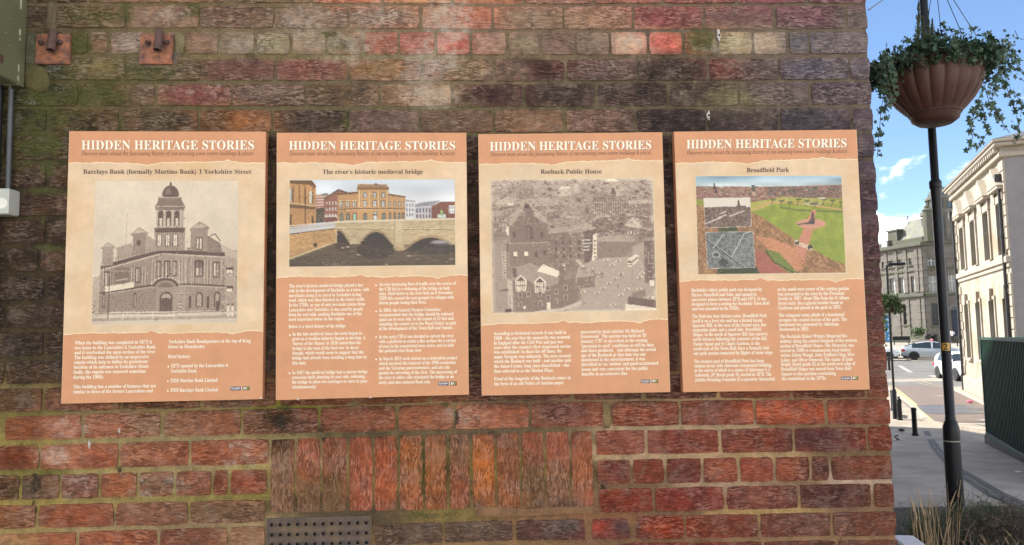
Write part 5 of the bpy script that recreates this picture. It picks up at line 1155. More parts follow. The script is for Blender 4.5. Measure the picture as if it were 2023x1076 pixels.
def part(fr, mb, name, material, **k): return under(mb.build(name, material, None, frame=fr, **k), bank)
HZ = lambda y, d: E0 + (650-y)/1500*d
FL, LL, A_, _ = vic((1700, 103.5), (1833, 92)); FRt, LR, B_, _ = vic((1833, 92), (1930, 89.5))
def upx(fr_a, fr_u, px): 
    r = ray(px, 650); a = np.array([[r[0], -fr_u[0]], [r[1], -fr_u[1]]]); t = np.linalg.solve(a, (fr_a-EYE)[:2]); return float(t[1])
UL = lambda px: upx(A_, np.array([FL[0][0], FL[1][0], 0]), px); UR = lambda px: upx(B_, np.array([FRt[0][0], FRt[1][0], 0]), px)
rows_l = [(HZ(523, 95), HZ(510, 95), [(1749,1756), (1763,1774), (1782,1790), (1803,1809)]), (HZ(581, 95)+.2, HZ(546, 95), [(1763,1775), (1782,1792), (1805,1813)]), (HZ(640, 95), HZ(600, 95), [(1745,1753), (1786,1799)])]
rows_r = [(HZ(523, 91), HZ(508, 91), [(1841,1855), (1893,1901)]), (HZ(577, 91), HZ(543, 91), [(1840,1857), (1880,1893)]), (HZ(643, 91), HZ(599, 91), [(1843,1858)])]
door = (UR(1881), UR(1901), .5, HZ(609, 91))
EZ = HZ(484, 92)
for fr, l, UU, rows, dv in ((FL, LL, UL, rows_l, None), (FRt, LR, UR, rows_r, door)):
    ops = [(UU(a), UU(b), z0, z1) for z0, z1, xs_ in rows for a, b in xs_]
    if l == LL: ops += [(q, q+1.1, z0, z1) for z0, z1, _x in rows for q in np.arange(1.0, UU(1738)-1.5, 2.6)]
    if dv: ops.append(dv)
    part(fr, wall_boxes(0, l, 0, EZ, ops, -.6, 0), 'wall', M_sand)
    part(fr, MB().box((0, -9, 0), (l, -.6, EZ-.1)), 'core', M_sandt)
    part(fr, MB().bbox((-.2, -1, EZ), (l+.2, .5, EZ+.5), .08), 'cornice', M_sandt); part(fr, MB().bbox((0, -1, HZ(584, 92)-.1), (l, .35, HZ(584, 92)+.35), .08), 'string_course', M_sandt); part(fr, MB().bbox((0, -1, HZ(532, 92)-.1), (l, .16, HZ(532, 92)+.15), .05), 'string_course', M_sandt); part(fr, MB().bbox((0, -1, 0.4), (l, .25, 1.7), .08), 'plinth', M_sandt)
    part(fr, MB().box((0, -.9, EZ+.5), (l, -.2, EZ+1.15)), 'parapet', M_sandt)
    for (u0, u1, z0, z1) in ops:
        if dv and (u0, u1, z0, z1) == dv:
            part(fr, MB().box((u0, -.5, z0), (u1, -.4, z1)), 'door', mat('blue_door', (0.02, 0.03, 0.06), 0.5)); n = 10; cx_ = (u0+u1)/2; rr = (u1-u0)/2+.35
            part(fr, MB().prism([(cx_+rr*math.cos(math.pi*k/n), .1, z1-.3+rr*math.sin(math.pi*k/n)) for k in range(n+1)], (0, .12, 0)), 'door_arch', M_sand); part(fr, MB().prism([(cx_+(rr-.35)*math.cos(math.pi*k/n), .222, z1-.3+(rr-.35)*math.sin(math.pi*k/n)) for k in range(n+1)], (0, .02, 0)), 'fanlight', M_glassd); continue
        part(fr, MB().box((u0, -.45, z0), (u1, -.4, z1)), 'pane', M_glassl if z0 > HZ(590, 92) and z1-z0 > 1 else M_glassd)
        m_ = MB(); nbar = max(2, int((u1-u0)/.45))
        for i in range(nbar+1): x = u0+(u1-u0)*i/nbar; m_.box((x-.05, -.38, z0), (x+.05, -.28, z1))
        m_.box((u0, -.37, z0+(z1-z0)*.62), (u1, -.29, z0+(z1-z0)*.62+.09)); part(fr, m_, 'window', mat('white_sash', (0.55, 0.54, 0.5), 0.6) if z0 > HZ(590, 92) else M_sandt)
        part(fr, MB().bbox((u0-.15, 0, z0-.2), (u1+.15, .2, z0-.02), .03), 'sill', M_sandt)
    # banded stone pilasters
    for px in ((1732,1758,1778,1797,1819,1828) if l == LL else (1836,1862,1872,1905)):
        u_ = UU(px); m_ = MB(); up_ = False
        for k in range(26):
            z = 1.7+k*.42
            if z+.4 > EZ: break
            if HZ(584,92)-.5 < z < HZ(584,92)+.4: continue
            if z > HZ(584,92)-.2 and m_.v and not up_: part(fr, m_, 'pilaster', M_sand); m_ = MB(); up_ = True
            m_.bbox((u_-(.28 if k % 2 else .24), 0, z), (u_+(.28 if k % 2 else .24), .14 if k % 2 else .1, z+.42), .02)
        o = part(fr, m_, 'pilaster', M_sand)
# mansard over the left wing, dormer, chimney, aerial
ez, rz = EZ+1.1, HZ(427, 94)
part(FL, MB().add([(UL(1756), -.7, ez), (LL+.3, -.7, ez), (LL+.3, -2.2, rz), (UL(1782), -2.2, rz), (UL(1744), -9, ez), (LL+.3, -9, ez)], [(0,1,2,3), (0,3,4), (3,2,5,4), (1,5,2)]), 'slate_roof', M_leadg)
part(FL, MB().bbox((UL(1752), -.5, EZ+.4), (UL(1767), .2, EZ+1.35), .05), 'dormer', M_sandt); part(FL, MB().box((UL(1754), .2, EZ+.55), (UL(1765), .24, EZ+1.2)), 'dormer_pane', M_glassl)
part(FL, MB().bbox((UL(1758), -1.25, ez-.3), (UL(1777), -.45, HZ(452, 96)), .08).box((UL(1756), -1.35, HZ(452, 96)), (UL(1779), -.35, HZ(452, 96)+.25)), 'chimney', M_sandt)
part(FL, MB().tube([(UL(1780), -2, HZ(447, 96)), (UL(1780), -2, HZ(422, 96))], .06, 5).box((UL(1779), -2.05, HZ(424, 96)), (UL(1790), -1.95, HZ(424, 96)+.06)), 'aerial', M_pipe)
# turret: drum, lantern, dome
tcx = at_depth(1876, 650, 92.5); tb = EZ+.3
def tur(prof, name, material, n=16, **k): return under(MB().lathe(prof, (tcx[0], tcx[1], 0), n).build(name, material, None, **k), bank)
zz = lambda y: HZ(y, 92.5)
tur([(2.15, tb-2), (2.15, zz(424)), (2.45, zz(424)+.05), (2.45, zz(416)), (2.0, zz(415))], 'turret_drum', M_sand); tur([(1.55, zz(416)), (1.55, zz(394)), (1.85, zz(393)), (1.85, zz(389)), (1.5, zz(388))], 'turret_lantern', M_sand)
tur([(1.55, zz(389)), (1.5, zz(382)), (1.25, zz(374)), (.8, zz(369)), (.3, zz(366.5)), (.12, zz(364)), (.1, zz(360)), (0, zz(357))], 'dome', M_lead, smooth=True)
for k in range(10):
    a = 2*math.pi*k/10+.3
    for r0, z0, z1, w_, nm in ((2.16, zz(470), zz(431), .30, 'turret_window'), (1.56, zz(412), zz(397), .24, 'lantern_window')):
        c_, s_ = math.cos(a), math.sin(a); fr = Matrix(((-s_, c_, 0, tcx[0]), (c_, s_, 0, tcx[1]), (0, 0, 1, 0), (0, 0, 0, 1)))
        part(fr, MB().box((-w_, r0-.12, z0), (w_, r0+.03, z1)), nm, M_glassd); part(fr, MB().box((w_+.06, r0-.1, z0-.2), (w_+.22, r0+.12, z1+.3)), 'turret_pier', M_sandt)
for px, y0, y1 in ((1846, 404, 462), (1906, 395, 470)):   # stone finials beside the turret
    p = at_depth(px, 650, 91); under(MB().lathe([(.5, zz(y1)-1), (.5, zz(y0+14)), (.65, zz(y0+13)), (.3, zz(y0+9)), (.34, zz(y0+5)), (0, zz(y0))], (p[0], p[1], 0), 8).build('stone_finial', M_sandt), bank)

# ================================================================== LAMP COLUMN WITH HANGING BASKET
PB = at_depth(1890, 1040, 8.6); pole_xy = at_depth(1866, 648, 8.6)
px_, py_ = pole_xy[0], pole_xy[1]; zb = gz(px_, py_)-.05
col_ = empty('lamp_column', (px_, py_, zb)); tag(col_, 'tall black steel column with a yellow number 2 plate beside the planted bed', 'lamp column')
zt = lambda y, d=8.6: E0 + (648.5-y)/1500*d
def lat(prof, name, material, n=20, parent=col_, c=(px_, py_, 0), smooth=True): return under(MB().lathe(prof, c, n).build(name, material, None, smooth=smooth), parent)
zs_ = zt(836)
lat([(.086, zb), (.086, zs_-.10), (.084, zs_-.02), (.070, zs_+.03), (.055, zs_+.055)], 'column_base', M_iron)
lat([(.055, zs_+.05), (.055, zs_+.085), (.0525, zs_+.09), (.052, zt(400))], 'shaft', M_iron); lat([(.060, zt(368)), (.066, zt(366)), (.066, zt(354)), (.058, zt(352)), (.044, zt(349)), (.042, zt(-330)), (.04, zt(-900)), (0, zt(-905))], 'upper_shaft', M_iron)
lat([(.0525, zt(400)), (.056, zt(372)), (.060, zt(368))], 'collar', M_iron)
lat([(.0885, zt(865)), (.0885, zt(867.5))], 'weld_band', M_trim)
ux = np.array((pole_xy-EYE)[:2]); ux /= np.linalg.norm(ux); rt = np.array((ux[1], -ux[0]))   # towards the viewer is -ux
M_plate = mat('yellow_plate', (0.66, 0.36, 0.05), 0.4, vary=0.08, scale=30)
pl = []
for j in range(2):
    for i in range(7):
        a = (i/6-.5)*1.5; r_ = .0535+.0015; zc = (zt(676), zt(691))[j]; pl.append((px_+(-ux[0]*math.cos(a)+rt[0]*math.sin(a))*r_, py_+(-ux[1]*math.cos(a)+rt[1]*math.sin(a))*r_, zc))
np_ = under(MB().add(pl, [(7+i, 7+i+1, i+1, i) for i in range(6)]).build('number_plate', M_plate, None), col_); 
sol = np_.modifiers.new('thick', 'SOLIDIFY'); sol.thickness = .0012; sol.offset = 0
cu = bpy.data.curves.new('n', 'FONT'); cu.body = '2'; cu.offset = .015; to = bpy.data.objects.new('n', cu); col.objects.link(to); bpy.context.view_layer.update(); me = to.evaluated_get(bpy.context.evaluated_depsgraph_get()).to_mesh()
tv = np.array([v.co[:] for v in me.vertices]); tf = [tuple(p.vertices) for p in me.polygons]; bpy.data.objects.remove(to); tv[:, 0] -= (tv[:, 0].max()+tv[:, 0].min())/2; tv[:, 1] -= (tv[:, 1].max()+tv[:, 1].min())/2
hs = (zt(677.5)-zt(689.5))/(tv[:, 1].max()-tv[:, 1].min()); W = []
for x, y, _ in tv:
    a = x*hs*1.1/.0565; r_ = .0600; W.append((px_+(-ux[0]*math.cos(a)+rt[0]*math.sin(a))*r_, py_+(-ux[1]*math.cos(a)+rt[1]*math.sin(a))*r_, (zt(677.5)+zt(689.5))/2+y*hs))
o = MB().add(W, tf).build('number_lettering', M_black); o.parent = np_; o.matrix_parent_inverse = Matrix.Translation(-Vector(col_.location))
o.parent = np_; o.matrix_parent_inverse = np_.matrix_basis.inverted()
# basket
BD = 8.05; bc = at_depth(1874, 648, BD); bz = lambda y: E0 + (648.5-y)/1500*BD
basket = empty('hanging_basket', (bc[0], bc[1], bz(236))); tag(basket, 'terracotta coloured ribbed hanging basket brimming with trailing ivy on the lamp column', 'hanging basket')
M_terra = mat('terracotta_plastic', (0.075, 0.030, 0.021), 0.55, vary=0.2, scale=14); M_terrad = mat('basket_seam', (0.055, 0.028, 0.025), 0.7)
n = 120; prof = [(.17, 236), (.23, 228), (.25, 217), (.30, 207), (.38, 190), (.44, 172), (.485, 150), (.51, 128), (.515, 116)]
m_ = MB(); vs = []
for r_, y in prof:
    for k in range(n):
        a = 2*math.pi*k/n; fl = abs(math.sin(a*10)); rr = r_*(1 + (0.0 if y > 215 else .045*(fl**.6-.6))); vs.append((bc[0]+rr*math.cos(a), bc[1]+rr*math.sin(a), bz(y)))
m_.add(vs, [(i*n+k, i*n+(k+1) % n, (i+1)*n+(k+1) % n, (i+1)*n+k) for i in range(len(prof)-1) for k in range(n)] + [tuple(range(n))[::-1]])
under(m_.build('ribbed_bowl', M_terra, smooth=True), basket)
under(MB().lathe([(.525, bz(122)), (.535, bz(119)), (.53, bz(114)), (.5, bz(113)), (.0, bz(118))], (bc[0], bc[1], 0), 48).build('rim', M_terra, smooth=True), basket); under(MB().lathe([(.252, bz(218)), (.262, bz(216)), (.262, bz(213)), (.27, bz(212))], (bc[0], bc[1], 0), 48).build('foot_ring', M_terrad, smooth=True), basket)
hook = at_depth(1846, -60, 8.5)
for tx, ty, dd in ((1900, 66, 7.8), (1930, 72, 8.4), (1830, 66, 8.2), (1860, 70, 8.6)):
    e = at_depth(tx, ty, dd); under(MB().tube([tuple(hook), tuple(e)], .004, 5).build('chain', M_iron), basket)
arm = MB().tube([(px_, py_, hook[2]+.25), tuple(hook+np.array((0, 0, .05)))], .014, 6); under(arm.build('basket_arm', M_iron), col_)
M_ivy = mat('ivy_leaf', (0.028, 0.060, 0.026), 0.5, vary=0.45, scale=9, spec=.4); M_vine = mat('vine_stem', (0.06, 0.045, 0.025), 0.8)
RL = random.Random(7)
def leaf_pts(c, s, nrm, spin):
    nrm = Vector(nrm).normalized(); t = nrm.orthogonal().normalized(); t.rotate(Matrix.Rotation(spin, 3, nrm)); b = nrm.cross(t); P = []
    for k, (r_, a) in enumerate(((1.0, 0), (.45, 28), (.85, 62), (.42, 95), (.6, 140), (.22, 180), (.6, 220), (.42, 265), (.85, 298), (.45, 332))):
        a = R(a); P.append(Vector(c) + (t*math.cos(a) + b*math.sin(a))*s*r_ + nrm*(-.12*s*abs(math.sin(a))))
    return [Vector(c)+nrm*.06*s] + P
LF_ = [(0, 1+k, 1+(k+1) % 10) for k in range(10)]
fo = MB()
def rv(): return (RL.uniform(-1, 1), RL.uniform(-1, 1)-.3, RL.uniform(-.6, 1))
for k in range(2300):                         # the crown over the rim
    a = RL.uniform(0, 2*math.pi); r_ = .60*math.sqrt(RL.random()); h = RL.random(); topz = bz(74) - (r_/.6)**2*.13 + .05*math.sin(a*3+1)
    if RL.random() < .6: r_ = RL.uniform(.46, .66)
    z = bz(124) + (topz-bz(124))*h - (0.15*RL.random()**1.5 if r_ > .5 else 0)
    fo.add(leaf_pts((bc[0]+r_*math.cos(a), bc[1]+r_*math.sin(a), z), RL.uniform(.032, .058), rv(), RL.uniform(0, 6.3)), LF_)
def pxd(x, y, dd): return at_depth(x, y, dd)
trails = [([(1752,105),(1742,130),(1738,160),(1745,190),(1740,225),(1737,262),(1733,310)], 8.0), ([(1760,110),(1752,150),(1758,190),(1750,215),(1746,240)], 7.7), ([(1768,120),(1764,160),(1766,190),(1758,210)], 7.8), ([(1748,120),(1735,150),(1733,172)], 8.2),
          ([(1990,90),(2000,120),(1985,150),(1998,180),(2020,200),(2016,230)], 7.9), ([(1980,110),(1970,150),(1960,180),(1962,210),(1985,250),(1995,262)], 7.7), ([(1935,190),(1925,225),(1915,250),(1922,270),(1912,295)], 7.6), ([(1940,200),(1945,230),(1950,262),(1935,285),(1928,300)], 7.75),
          ([(2005,60),(2012,75),(2022,78)], 8), ([(1985,80),(1998,95),(2010,130),(2030,150),(2040,190)], 8.2), ([(1945,170),(1955,205),(1968,215),(1975,240)], 7.6), ([(1975,140),(1990,175),(2005,215),(2015,260),(2005,285)], 8.0)]
for pts, dd in trails:
    P = [Vector(pxd(x, y, dd+RL.uniform(-.05, .05))) for x, y in pts]; st_ = MB().tube(P, .0035, 4); under(st_.build('trailing_stem', M_vine), basket)
    for a, b in zip(P[:-1], P[1:]):
        nn = max(2, int((b-a).length/.022))
        for i in range(nn):
            if RL.random() < .85:
                c = a.lerp(b, i/nn) + Vector((RL.gauss(0, .02), RL.gauss(0, .03), RL.gauss(0, .02))); s = RL.uniform(.024, .056)*(1 if RL.random() < .8 else 1.3)
                if s > .052:
                    o = MB().add([p-c for p in leaf_pts(c, s, (RL.uniform(-.5,.5), -1, RL.uniform(-.3,.6)), RL.uniform(0, 6.3))], LF_).build('ivy_leaf', M_ivy); o.location = c; under(o, basket)
                else: fo.add(leaf_pts(c, s, (RL.uniform(-.7,.7), -1, RL.uniform(-.3,.8)), RL.uniform(0, 6.3)), LF_)
for (x, y, rx, ry, n_) in ((1757,140,22,30,90), (1752,175,14,28,40), (1985,125,26,40,110), (1968,85,30,14,70), (1948,160,14,18,26), (1790,108,30,14,60), (1830,88,30,12,50)):
    for k in range(n_): c = pxd(x+RL.gauss(0, rx*.5), y+RL.gauss(0, ry*.5), 8+RL.uniform(-.3, .3)); fo.add(leaf_pts(c, RL.uniform(.02, .04), rv(), RL.uniform(0, 6.3)), LF_)
tag(under(fo.build('ivy_foliage', M_ivy), basket), kind='stuff')
# feathery spike of heather beside the column
sp = MB(); M_heath = mat('heather', (0.075, 0.10, 0.055), 0.8, vary=0.3)
for (x, y0, y1, w_) in ((1815, 98, 3, 26), (1824, 95, 35, 22), (1842, 92, 38, 24), (1853, 92, 58, 20), (1834, 90, 22, 14)):
    for k in range(int(230*(y0-y1)/90)):
        f = RL.random(); y = y0+(y1-y0)*f; w2 = w_*(1-f)**.7*.5; a = pxd(x+RL.uniform(-w2, w2)*.3, y+6, 7.9); b = pxd(x+RL.uniform(-w2, w2), y-4, 7.9+RL.uniform(-.04, .04)); sp.tube([tuple(a), tuple(b)], [.004, .002], 3, cap=False)
tag(under(sp.build('heather_sprigs', M_heath), basket), kind='stuff')
cb = MB().tube([tuple(on_y(1716, 19, YB+.2)), tuple(at_depth(1760, -12, 9)), tuple(at_depth(1990, -200, 20))], .0028, 5).build('overhead_cable', M_pipe); tag(cb, 'thin black cable running out from the top corner of the brick building', 'cable')

# ================================================================== BOLLARDS, LAMPS, STREET THINGS
def bollard(px, pyb, hpx, label, fluted=False):
    p = GP(px, pyb); d = (p-EYE) @ np.array([FWD[0], FWD[1], 0]); h = hpx/1500*d; k = h/.8; z = gz(p[0], p[1]); r = empty('bollard', (p[0], p[1], z)); tag(r, label, 'bollard', 'black bollards along the kerb')
    s = lambda pr: [(a*k, b*k) for a, b in pr]
    MB().lathe(s([(.10, -.1), (.10, .03), (.085, .05), (.085, .09)]), n=14).build('base', M_iron, r, smooth=True)
    if fluted: MB().lathe(s([(.085, .09), (.075, .55), (.09, .57), (.09, .60), (.07, .62)]), n=14).build('post', M_iron, r, smooth=True); MB().lathe(s([(.07, .62), (.085, .66), (.07, .71), (.03, .74), (.045, .77), (.03, .80), (0, .805)]), n=14).build('finial', M_iron, r, smooth=True)
    else: MB().lathe(s([(.068, .09), (.066, .70)]), n=14).build('post', M_iron, r, smooth=True); MB().lathe(s([(.066, .70), (.075, .705), (.075, .765), (.066, .79), (0, .80)]), n=14).build('cap', M_iron, r, smooth=True)
    return r
bollard(1808, 861, 55, 'plain black bollard nearest the big column, by the kerb corner'); bollard(1778, 829, 45, 'black bollard with ball finial right beside the lamp post foot', True)
bollard(1764.5, 811, 40, 'black bollard half hidden behind the lamp post foot'); bollard(1757, 731, 27, 'far black bollard near the corner of the brick building at the road junction')
bollard(1892, 686, 13, 'tiny distant bollard near the person in white')
def lamp(px, pyb, ytop, arms, label, basepx=57, wd=.06, group='street lamps'):
    p = GP(px, pyb); d = (p-EYE) @ np.array([FWD[0], FWD[1], 0]); z = gz(p[0], p[1]); H = (pyb-ytop)/1500*d; r = empty('street_lamp', (p[0], p[1], z), R(-31)); tag(r, label, 'street lamp')
    hb = basepx/1500*d
    MB().lathe([(wd*1.25, -.2), (wd*1.25, hb*.93), (wd*.8, hb)], n=12).build('base', M_iron, r, smooth=True); MB().lathe([(wd*.62, hb), (wd*.5, H)], n=10).build('post', M_iron, r, smooth=True)
    for s, l, nm in arms:
        MB().tube([(0, 0, H-.12), (s*l*.5, 0, H-.02), (s*l, 0, H+.02)], .03, 6).build('arm', M_iron, r); MB().bbox((min(s*l, s*(l+.5)), -.14, H-.02), (max(s*l, s*(l+.5)), .14, H+.07), .03).build('lantern', M_iron, r)
    return r
lp = lamp(1769, 827, 527, [(1, .05, '')], 'modern black street lamp with flat head behind the brick corner', 57)
lamp(1792, 676, 557, [(1, .45, ''), (-1, .45, '')], 'distant slim lamp post with two small arms before the sandstone building', 14, .1)
# banner and plants hung on the nearer lamp
lq = GP(1769, 827); dl = (lq-EYE) @ np.array([FWD[0], FWD[1], 0])
bn = empty('blue_banner', tuple(at_depth(1755, 675, dl+.2))); tag(bn, 'bright blue banner with pale marks hung on the lamp post', 'banner')
c4 = [at_depth(x, y, dl+.2) for x, y in ((1748,622), (1759.5,622), (1762,675), (1750.5,675))]; th = np.array(FWD)*.02
under(MB().add(c4+[c+th for c in c4], [(0,3,2,1), (4,5,6,7), (0,1,5,4), (1,2,6,5), (2,3,7,6), (3,0,4,7)]).build('cloth', mat('blue_cloth', (0.03, 0.22, 0.55), .6, vary=.1)), bn)
for k, (x, y, s) in enumerate(((1753,632,3), (1756,641,2.4), (1754,652,3.2), (1757,662,2.2), (1755,669,2))):
    under(MB().add([at_depth(x+s*math.cos(t), y+s*1.3*math.sin(t), dl+.19) for t in np.linspace(0, 5.2, 6)], [tuple(range(6))]).build('pale_mark', mat('pale_blue_print', (.4, .62, .8), .6)), bn)
hb_ = empty('small_hanging_basket', tuple(at_depth(1762, 630, dl-.2))); tag(hb_, 'bushy green plants in a small hanging basket on the lamp post behind the brick corner', 'hanging basket')
under(MB().lathe([(.1, -.16), (.2, -.08), (.24, .03), (0, .03)], tuple(at_depth(1758, 608, dl-.2)), 12).build('bowl', M_terrad, smooth=True), hb_)
def puff(parent, cx_, cy_, rx, ry, dd, n_, s0, s1, material, sd, name='foliage', spread=.3):
    rs = random.Random(sd); f = MB()
    for k in range(n_):
        a, b = rs.gauss(0, .5), rs.gauss(0, .5)
        c = at_depth(cx_+rx*a, cy_+ry*b, dd+rs.uniform(-spread, spread)); f.add(leaf_pts(c, rs.uniform(s0, s1), (rs.uniform(-1,1), rs.uniform(-1,1), rs.uniform(-.4,1)), rs.uniform(0, 6.3)), LF_)
    o = f.build(name, material); 
    if parent is not None: under(o, parent)
    return tag(o, kind='stuff')
M_bush = mat('bush_leaf', (0.05, 0.085, 0.025), 0.7, vary=.4, scale=3)
puff(hb_, 1756, 596, 15, 13, dl-.2, 420, .06, .12, M_bush, 3); puff(hb_, 1772, 606, 12, 12, dl-.2, 160, .05, .1, M_bush, 4); puff(hb_, 1748, 640, 5, 40, dl-.2, 90, .04, .08, M_bush, 9)
# planter with shrub, bench and bins on the far pavement
def far(px, py, dd): p = at_depth(px, py, dd); return np.array((p[0], p[1], gz(p[0], p[1])+.09))
p = far(1818, 672, 86); r = empty('planter', tuple(p), R(-28)); tag(r, 'long stone planter with a leafy shrub in front of the sandstone building', 'planter'); MB().bbox((-.9, -.4, 0), (.9, .4, .65), .05).build('trough', M_trim, r); puff(r, 1816, 655, 13, 10, 86, 260, .12, .22, M_bush, 5); 
p = far(1781, 675, 88); r = empty('bench', tuple(p), R(-28)); tag(r, 'dark bench on the far pavement in front of the sandstone building', 'bench'); MB().box((-.9, -.25, .42), (.9, .25, .5)).build('seat', M_iron, r); MB().box((-.9, .2, .55), (.9, .27, 1.0)).build('backrest', M_iron, r)
for s in (-.75, .75): MB().box((s-.05, -.22, 0), (s+.05, .27, .42)).build('leg', M_iron, r)
for px, lb in ((1834, 'dark rounded litter bin left of its pair on the far pavement'), (1847, 'dark rounded litter bin right of its pair, next to the black column')):
    p = far(px, 671, 87); r = empty('litter_bin', tuple(p)); tag(r, lb, 'litter bin', 'litter bins on the far pavement'); MB().lathe([(.3, 0), (.34, .1), (.34, .95)], n=12).build('drum', M_iron, r, smooth=True); MB().lathe([(.36, .95), (.36, 1.05), (.2, 1.22), (0, 1.25)], n=12).build('lid', M_iron, r, smooth=True)

# ================================================================== CARS
M_tyre = mat('tyre', (0.015, 0.015, 0.016), 0.8); M_rim = mat('alloy', (0.45, 0.46, 0.48), 0.3, .8); M_cglass = mat('car_glass', (0.03, 0.04, 0.045), 0.06); M_lampg = mat('lamp_lens', (0.6, 0.62, 0.65), 0.15); M_red = mat('red_lens', (0.4, 0.01, 0.01), 0.2); M_trimb = mat('black_trim', (0.02, 0.02, 0.02), .5)
def make_car(name, label, loc, rz, paint_, top, L_, Wd, H, belt, taxi=False, ws=(.3,.9), rs_=(-1.8,-1.3), sd=(-1.3,.7)):
    """top: list of (x, z) along the length for bonnet, screens and roof, front at +x"""
    r = empty(name, loc, rz); tag(r, label, 'car', 'cars on the road junction')
    xs_ = np.linspace(-L_/2, L_/2, 34); tx = [p[0] for p in top]; tz = [p[1] for p in top]; rings = []; V = []
    for x in xs_:
        z = float(np.interp(x, tx, tz)); zb_ = float(np.interp(x, [p[0] for p in belt], [p[1] for p in belt])); e = 1-abs(x/(L_/2))**6*.22; w_ = Wd/2*e; zl = .22+.12*abs(x/(L_/2))**8
        cab = max(0.0, z-zb_-.04); wt = w_*(1-.30*min(1, cab/.42)); zs = min(z, zb_)
        ring = [(x, w_*.90, zl), (x, w_, zl+.14), (x, w_*1.0, zs-.16), (x, w_*.965, zs), (x, wt if cab > 0 else w_*.88, z-.02 if cab > 0 else z+.01), (x, wt*.72 if cab > 0 else w_*.6, z+.025), (x, 0, z+.045)]
        rings.append(ring + [(a, -b, c) for a, b, c in ring[-2::-1]])
    n = len(rings[0]); V = [p for rg in rings for p in rg]; body = []; glass = []
    for i in range(len(xs_)-1):
        xm = (xs_[i]+xs_[i+1])/2; z = float(np.interp(xm, tx, tz)); zb_ = float(np.interp(xm, [p[0] for p in belt], [p[1] for p in belt])); sl = abs(np.interp(xm+.06, tx, tz)-np.interp(xm-.06, tx, tz))/.12
        for k in range(n-1):
            f = (i*n+k, (i+1)*n+k, (i+1)*n+k+1, i*n+k+1); side = k in (3, n-5); topf = 4 <= k <= n-6
            pil = any(abs(xm-q) < .07 for q in ((-.05,) if L_ > 4.2 else (-.1,)))
            if side and sd[0] < xm < sd[1] and z-zb_ > .05 and not pil: glass.append(f)
            elif topf and (ws[0] < xm < ws[1] or rs_[0] < xm < rs_[1]): glass.append(f)
            else: body.append(f)
    for e in (0, len(xs_)-1): body.append(tuple(e*n+k for k in range(n)))
    body.append(tuple(i*n for i in range(len(xs_)))[::1]); 
    MB().add(V, body[:-1]).build('body', paint_, r, smooth=True); 
    grp = []
    for f in glass:                          # each pane its own part
        hit = [g for g in grp if any(len(set(f) & set(q)) >= 2 for q in g)]; new = [f]
        for g in hit: new += g; grp.remove(g)
        grp.append(new)
    for g in grp: MB().add(V, g).build('window', M_cglass, r, smooth=True)
    MB().box((-L_/2+.15, -Wd/2*.88, .2), (L_/2-.15, Wd/2*.88, .34)).build('underbody', M_trimb, r)
    for wx in (-L_*.29, L_*.30):
        for s in (-1, 1):
            wh = MB(); prof_ = [(.20, -.1), (.30, -.1), (.325, -.07), (.325, .07), (.30, .1), (.20, .1)]
            wh.lathe([(0, -.1)]+prof_[:-1]+[(.22, .1), (.215, .05), (0, .05)], n=18); wh.v = [(wx+a, s*(Wd/2-.08)+c, .325+b) for a, b, c in wh.v]; w1 = wh.build('wheel', M_tyre, r, smooth=True)
            rm = MB(); rm.lathe([(0, .075), (.06, .085), (.19, .06), (.215, .09), (.215, -.05), (0, -.05)], n=18); rm.v = [(wx+a, s*(Wd/2-.08+c+.012), .325+b) for a, b, c in rm.v]; q = rm.build('rim', M_rim, None, smooth=True); q.parent = w1
            sp_ = MB()
            for k in range(5):
                a = 2*math.pi*k/5; ca, sa = math.cos(a), math.sin(a); sp_.add([(wx+ca*.07-sa*.03, s*(Wd/2+.022), .325+sa*.07+ca*.03), (wx+ca*.07+sa*.03, s*(Wd/2+.022), .325+sa*.07-ca*.03), (wx+ca*.2+sa*.06, s*(Wd/2+.022), .325+sa*.2-ca*.06), (wx+ca*.2-sa*.06, s*(Wd/2+.022), .325+sa*.2+ca*.06)], [(0,1,2,3)])
            q = sp_.build('spoke_gaps', M_tyre, None); q.parent = w1
            ar = MB(); pts_ = [(wx+.40*math.cos(t), s*(Wd/2-.005), .325+.40*math.sin(t)) for t in np.linspace(-.25, math.pi+.25, 16)]; ar.prism(pts_, (0, s*.012, 0)); ar.build('wheel_arch', M_trimb, r)
    for s in (-1, 1):
        MB().bbox((L_/2-.42, min(s*Wd/2*.55, s*Wd/2*.93), .62), (L_/2-.02, max(s*Wd/2*.55, s*Wd/2*.93), .76), .03).build('headlight', M_lampg, r); MB().bbox((-L_/2+.02, min(s*Wd/2*.6, s*Wd/2*.93), .72), (-L_/2+.3, max(s*Wd/2*.6, s*Wd/2*.93), .90), .03).build('tail_light', M_red, r)
        MB().bbox((.62 if L_ > 4.2 else .72, min(s*Wd/2*.98, s*(Wd/2+.17)), .95), (.80 if L_ > 4.2 else .9, max(s*Wd/2*.98, s*(Wd/2+.17)), 1.07), .03).build('wing_mirror', paint_, r)
        for hx in (-.75, .25): MB().bbox((hx, min(s*Wd/2*.99, s*(Wd/2+.02)), .82), (hx+.2, max(s*Wd/2*.99, s*(Wd/2+.02)), .85), .004).build('door_handle', paint_, r)
    MB().bbox((L_/2-.06, -.45, .36), (L_/2+.015, .45, .52), .02).build('grille', M_trimb, r)
    if taxi: MB().bbox((-.12, -.35, H+.05), (.12, .35, H+.22), .05).build('roof_sign', mat('pink_sign', (0.75, 0.25, 0.28), .5), r)
    return r
M_silver = mat('silver_paint', (0.42, 0.46, 0.48), 0.28, .3, vary=.03, coat=.5); M_whitep = mat('white_paint', (0.72, 0.72, 0.70), 0.3, vary=.03, coat=.5)
p = GP(1842, 707.5); d_ = 61.5; p = at_depth(1842, 700, d_); zc = gz(p[0], p[1])
yawc = math.atan2(-FWD[0], FWD[1])
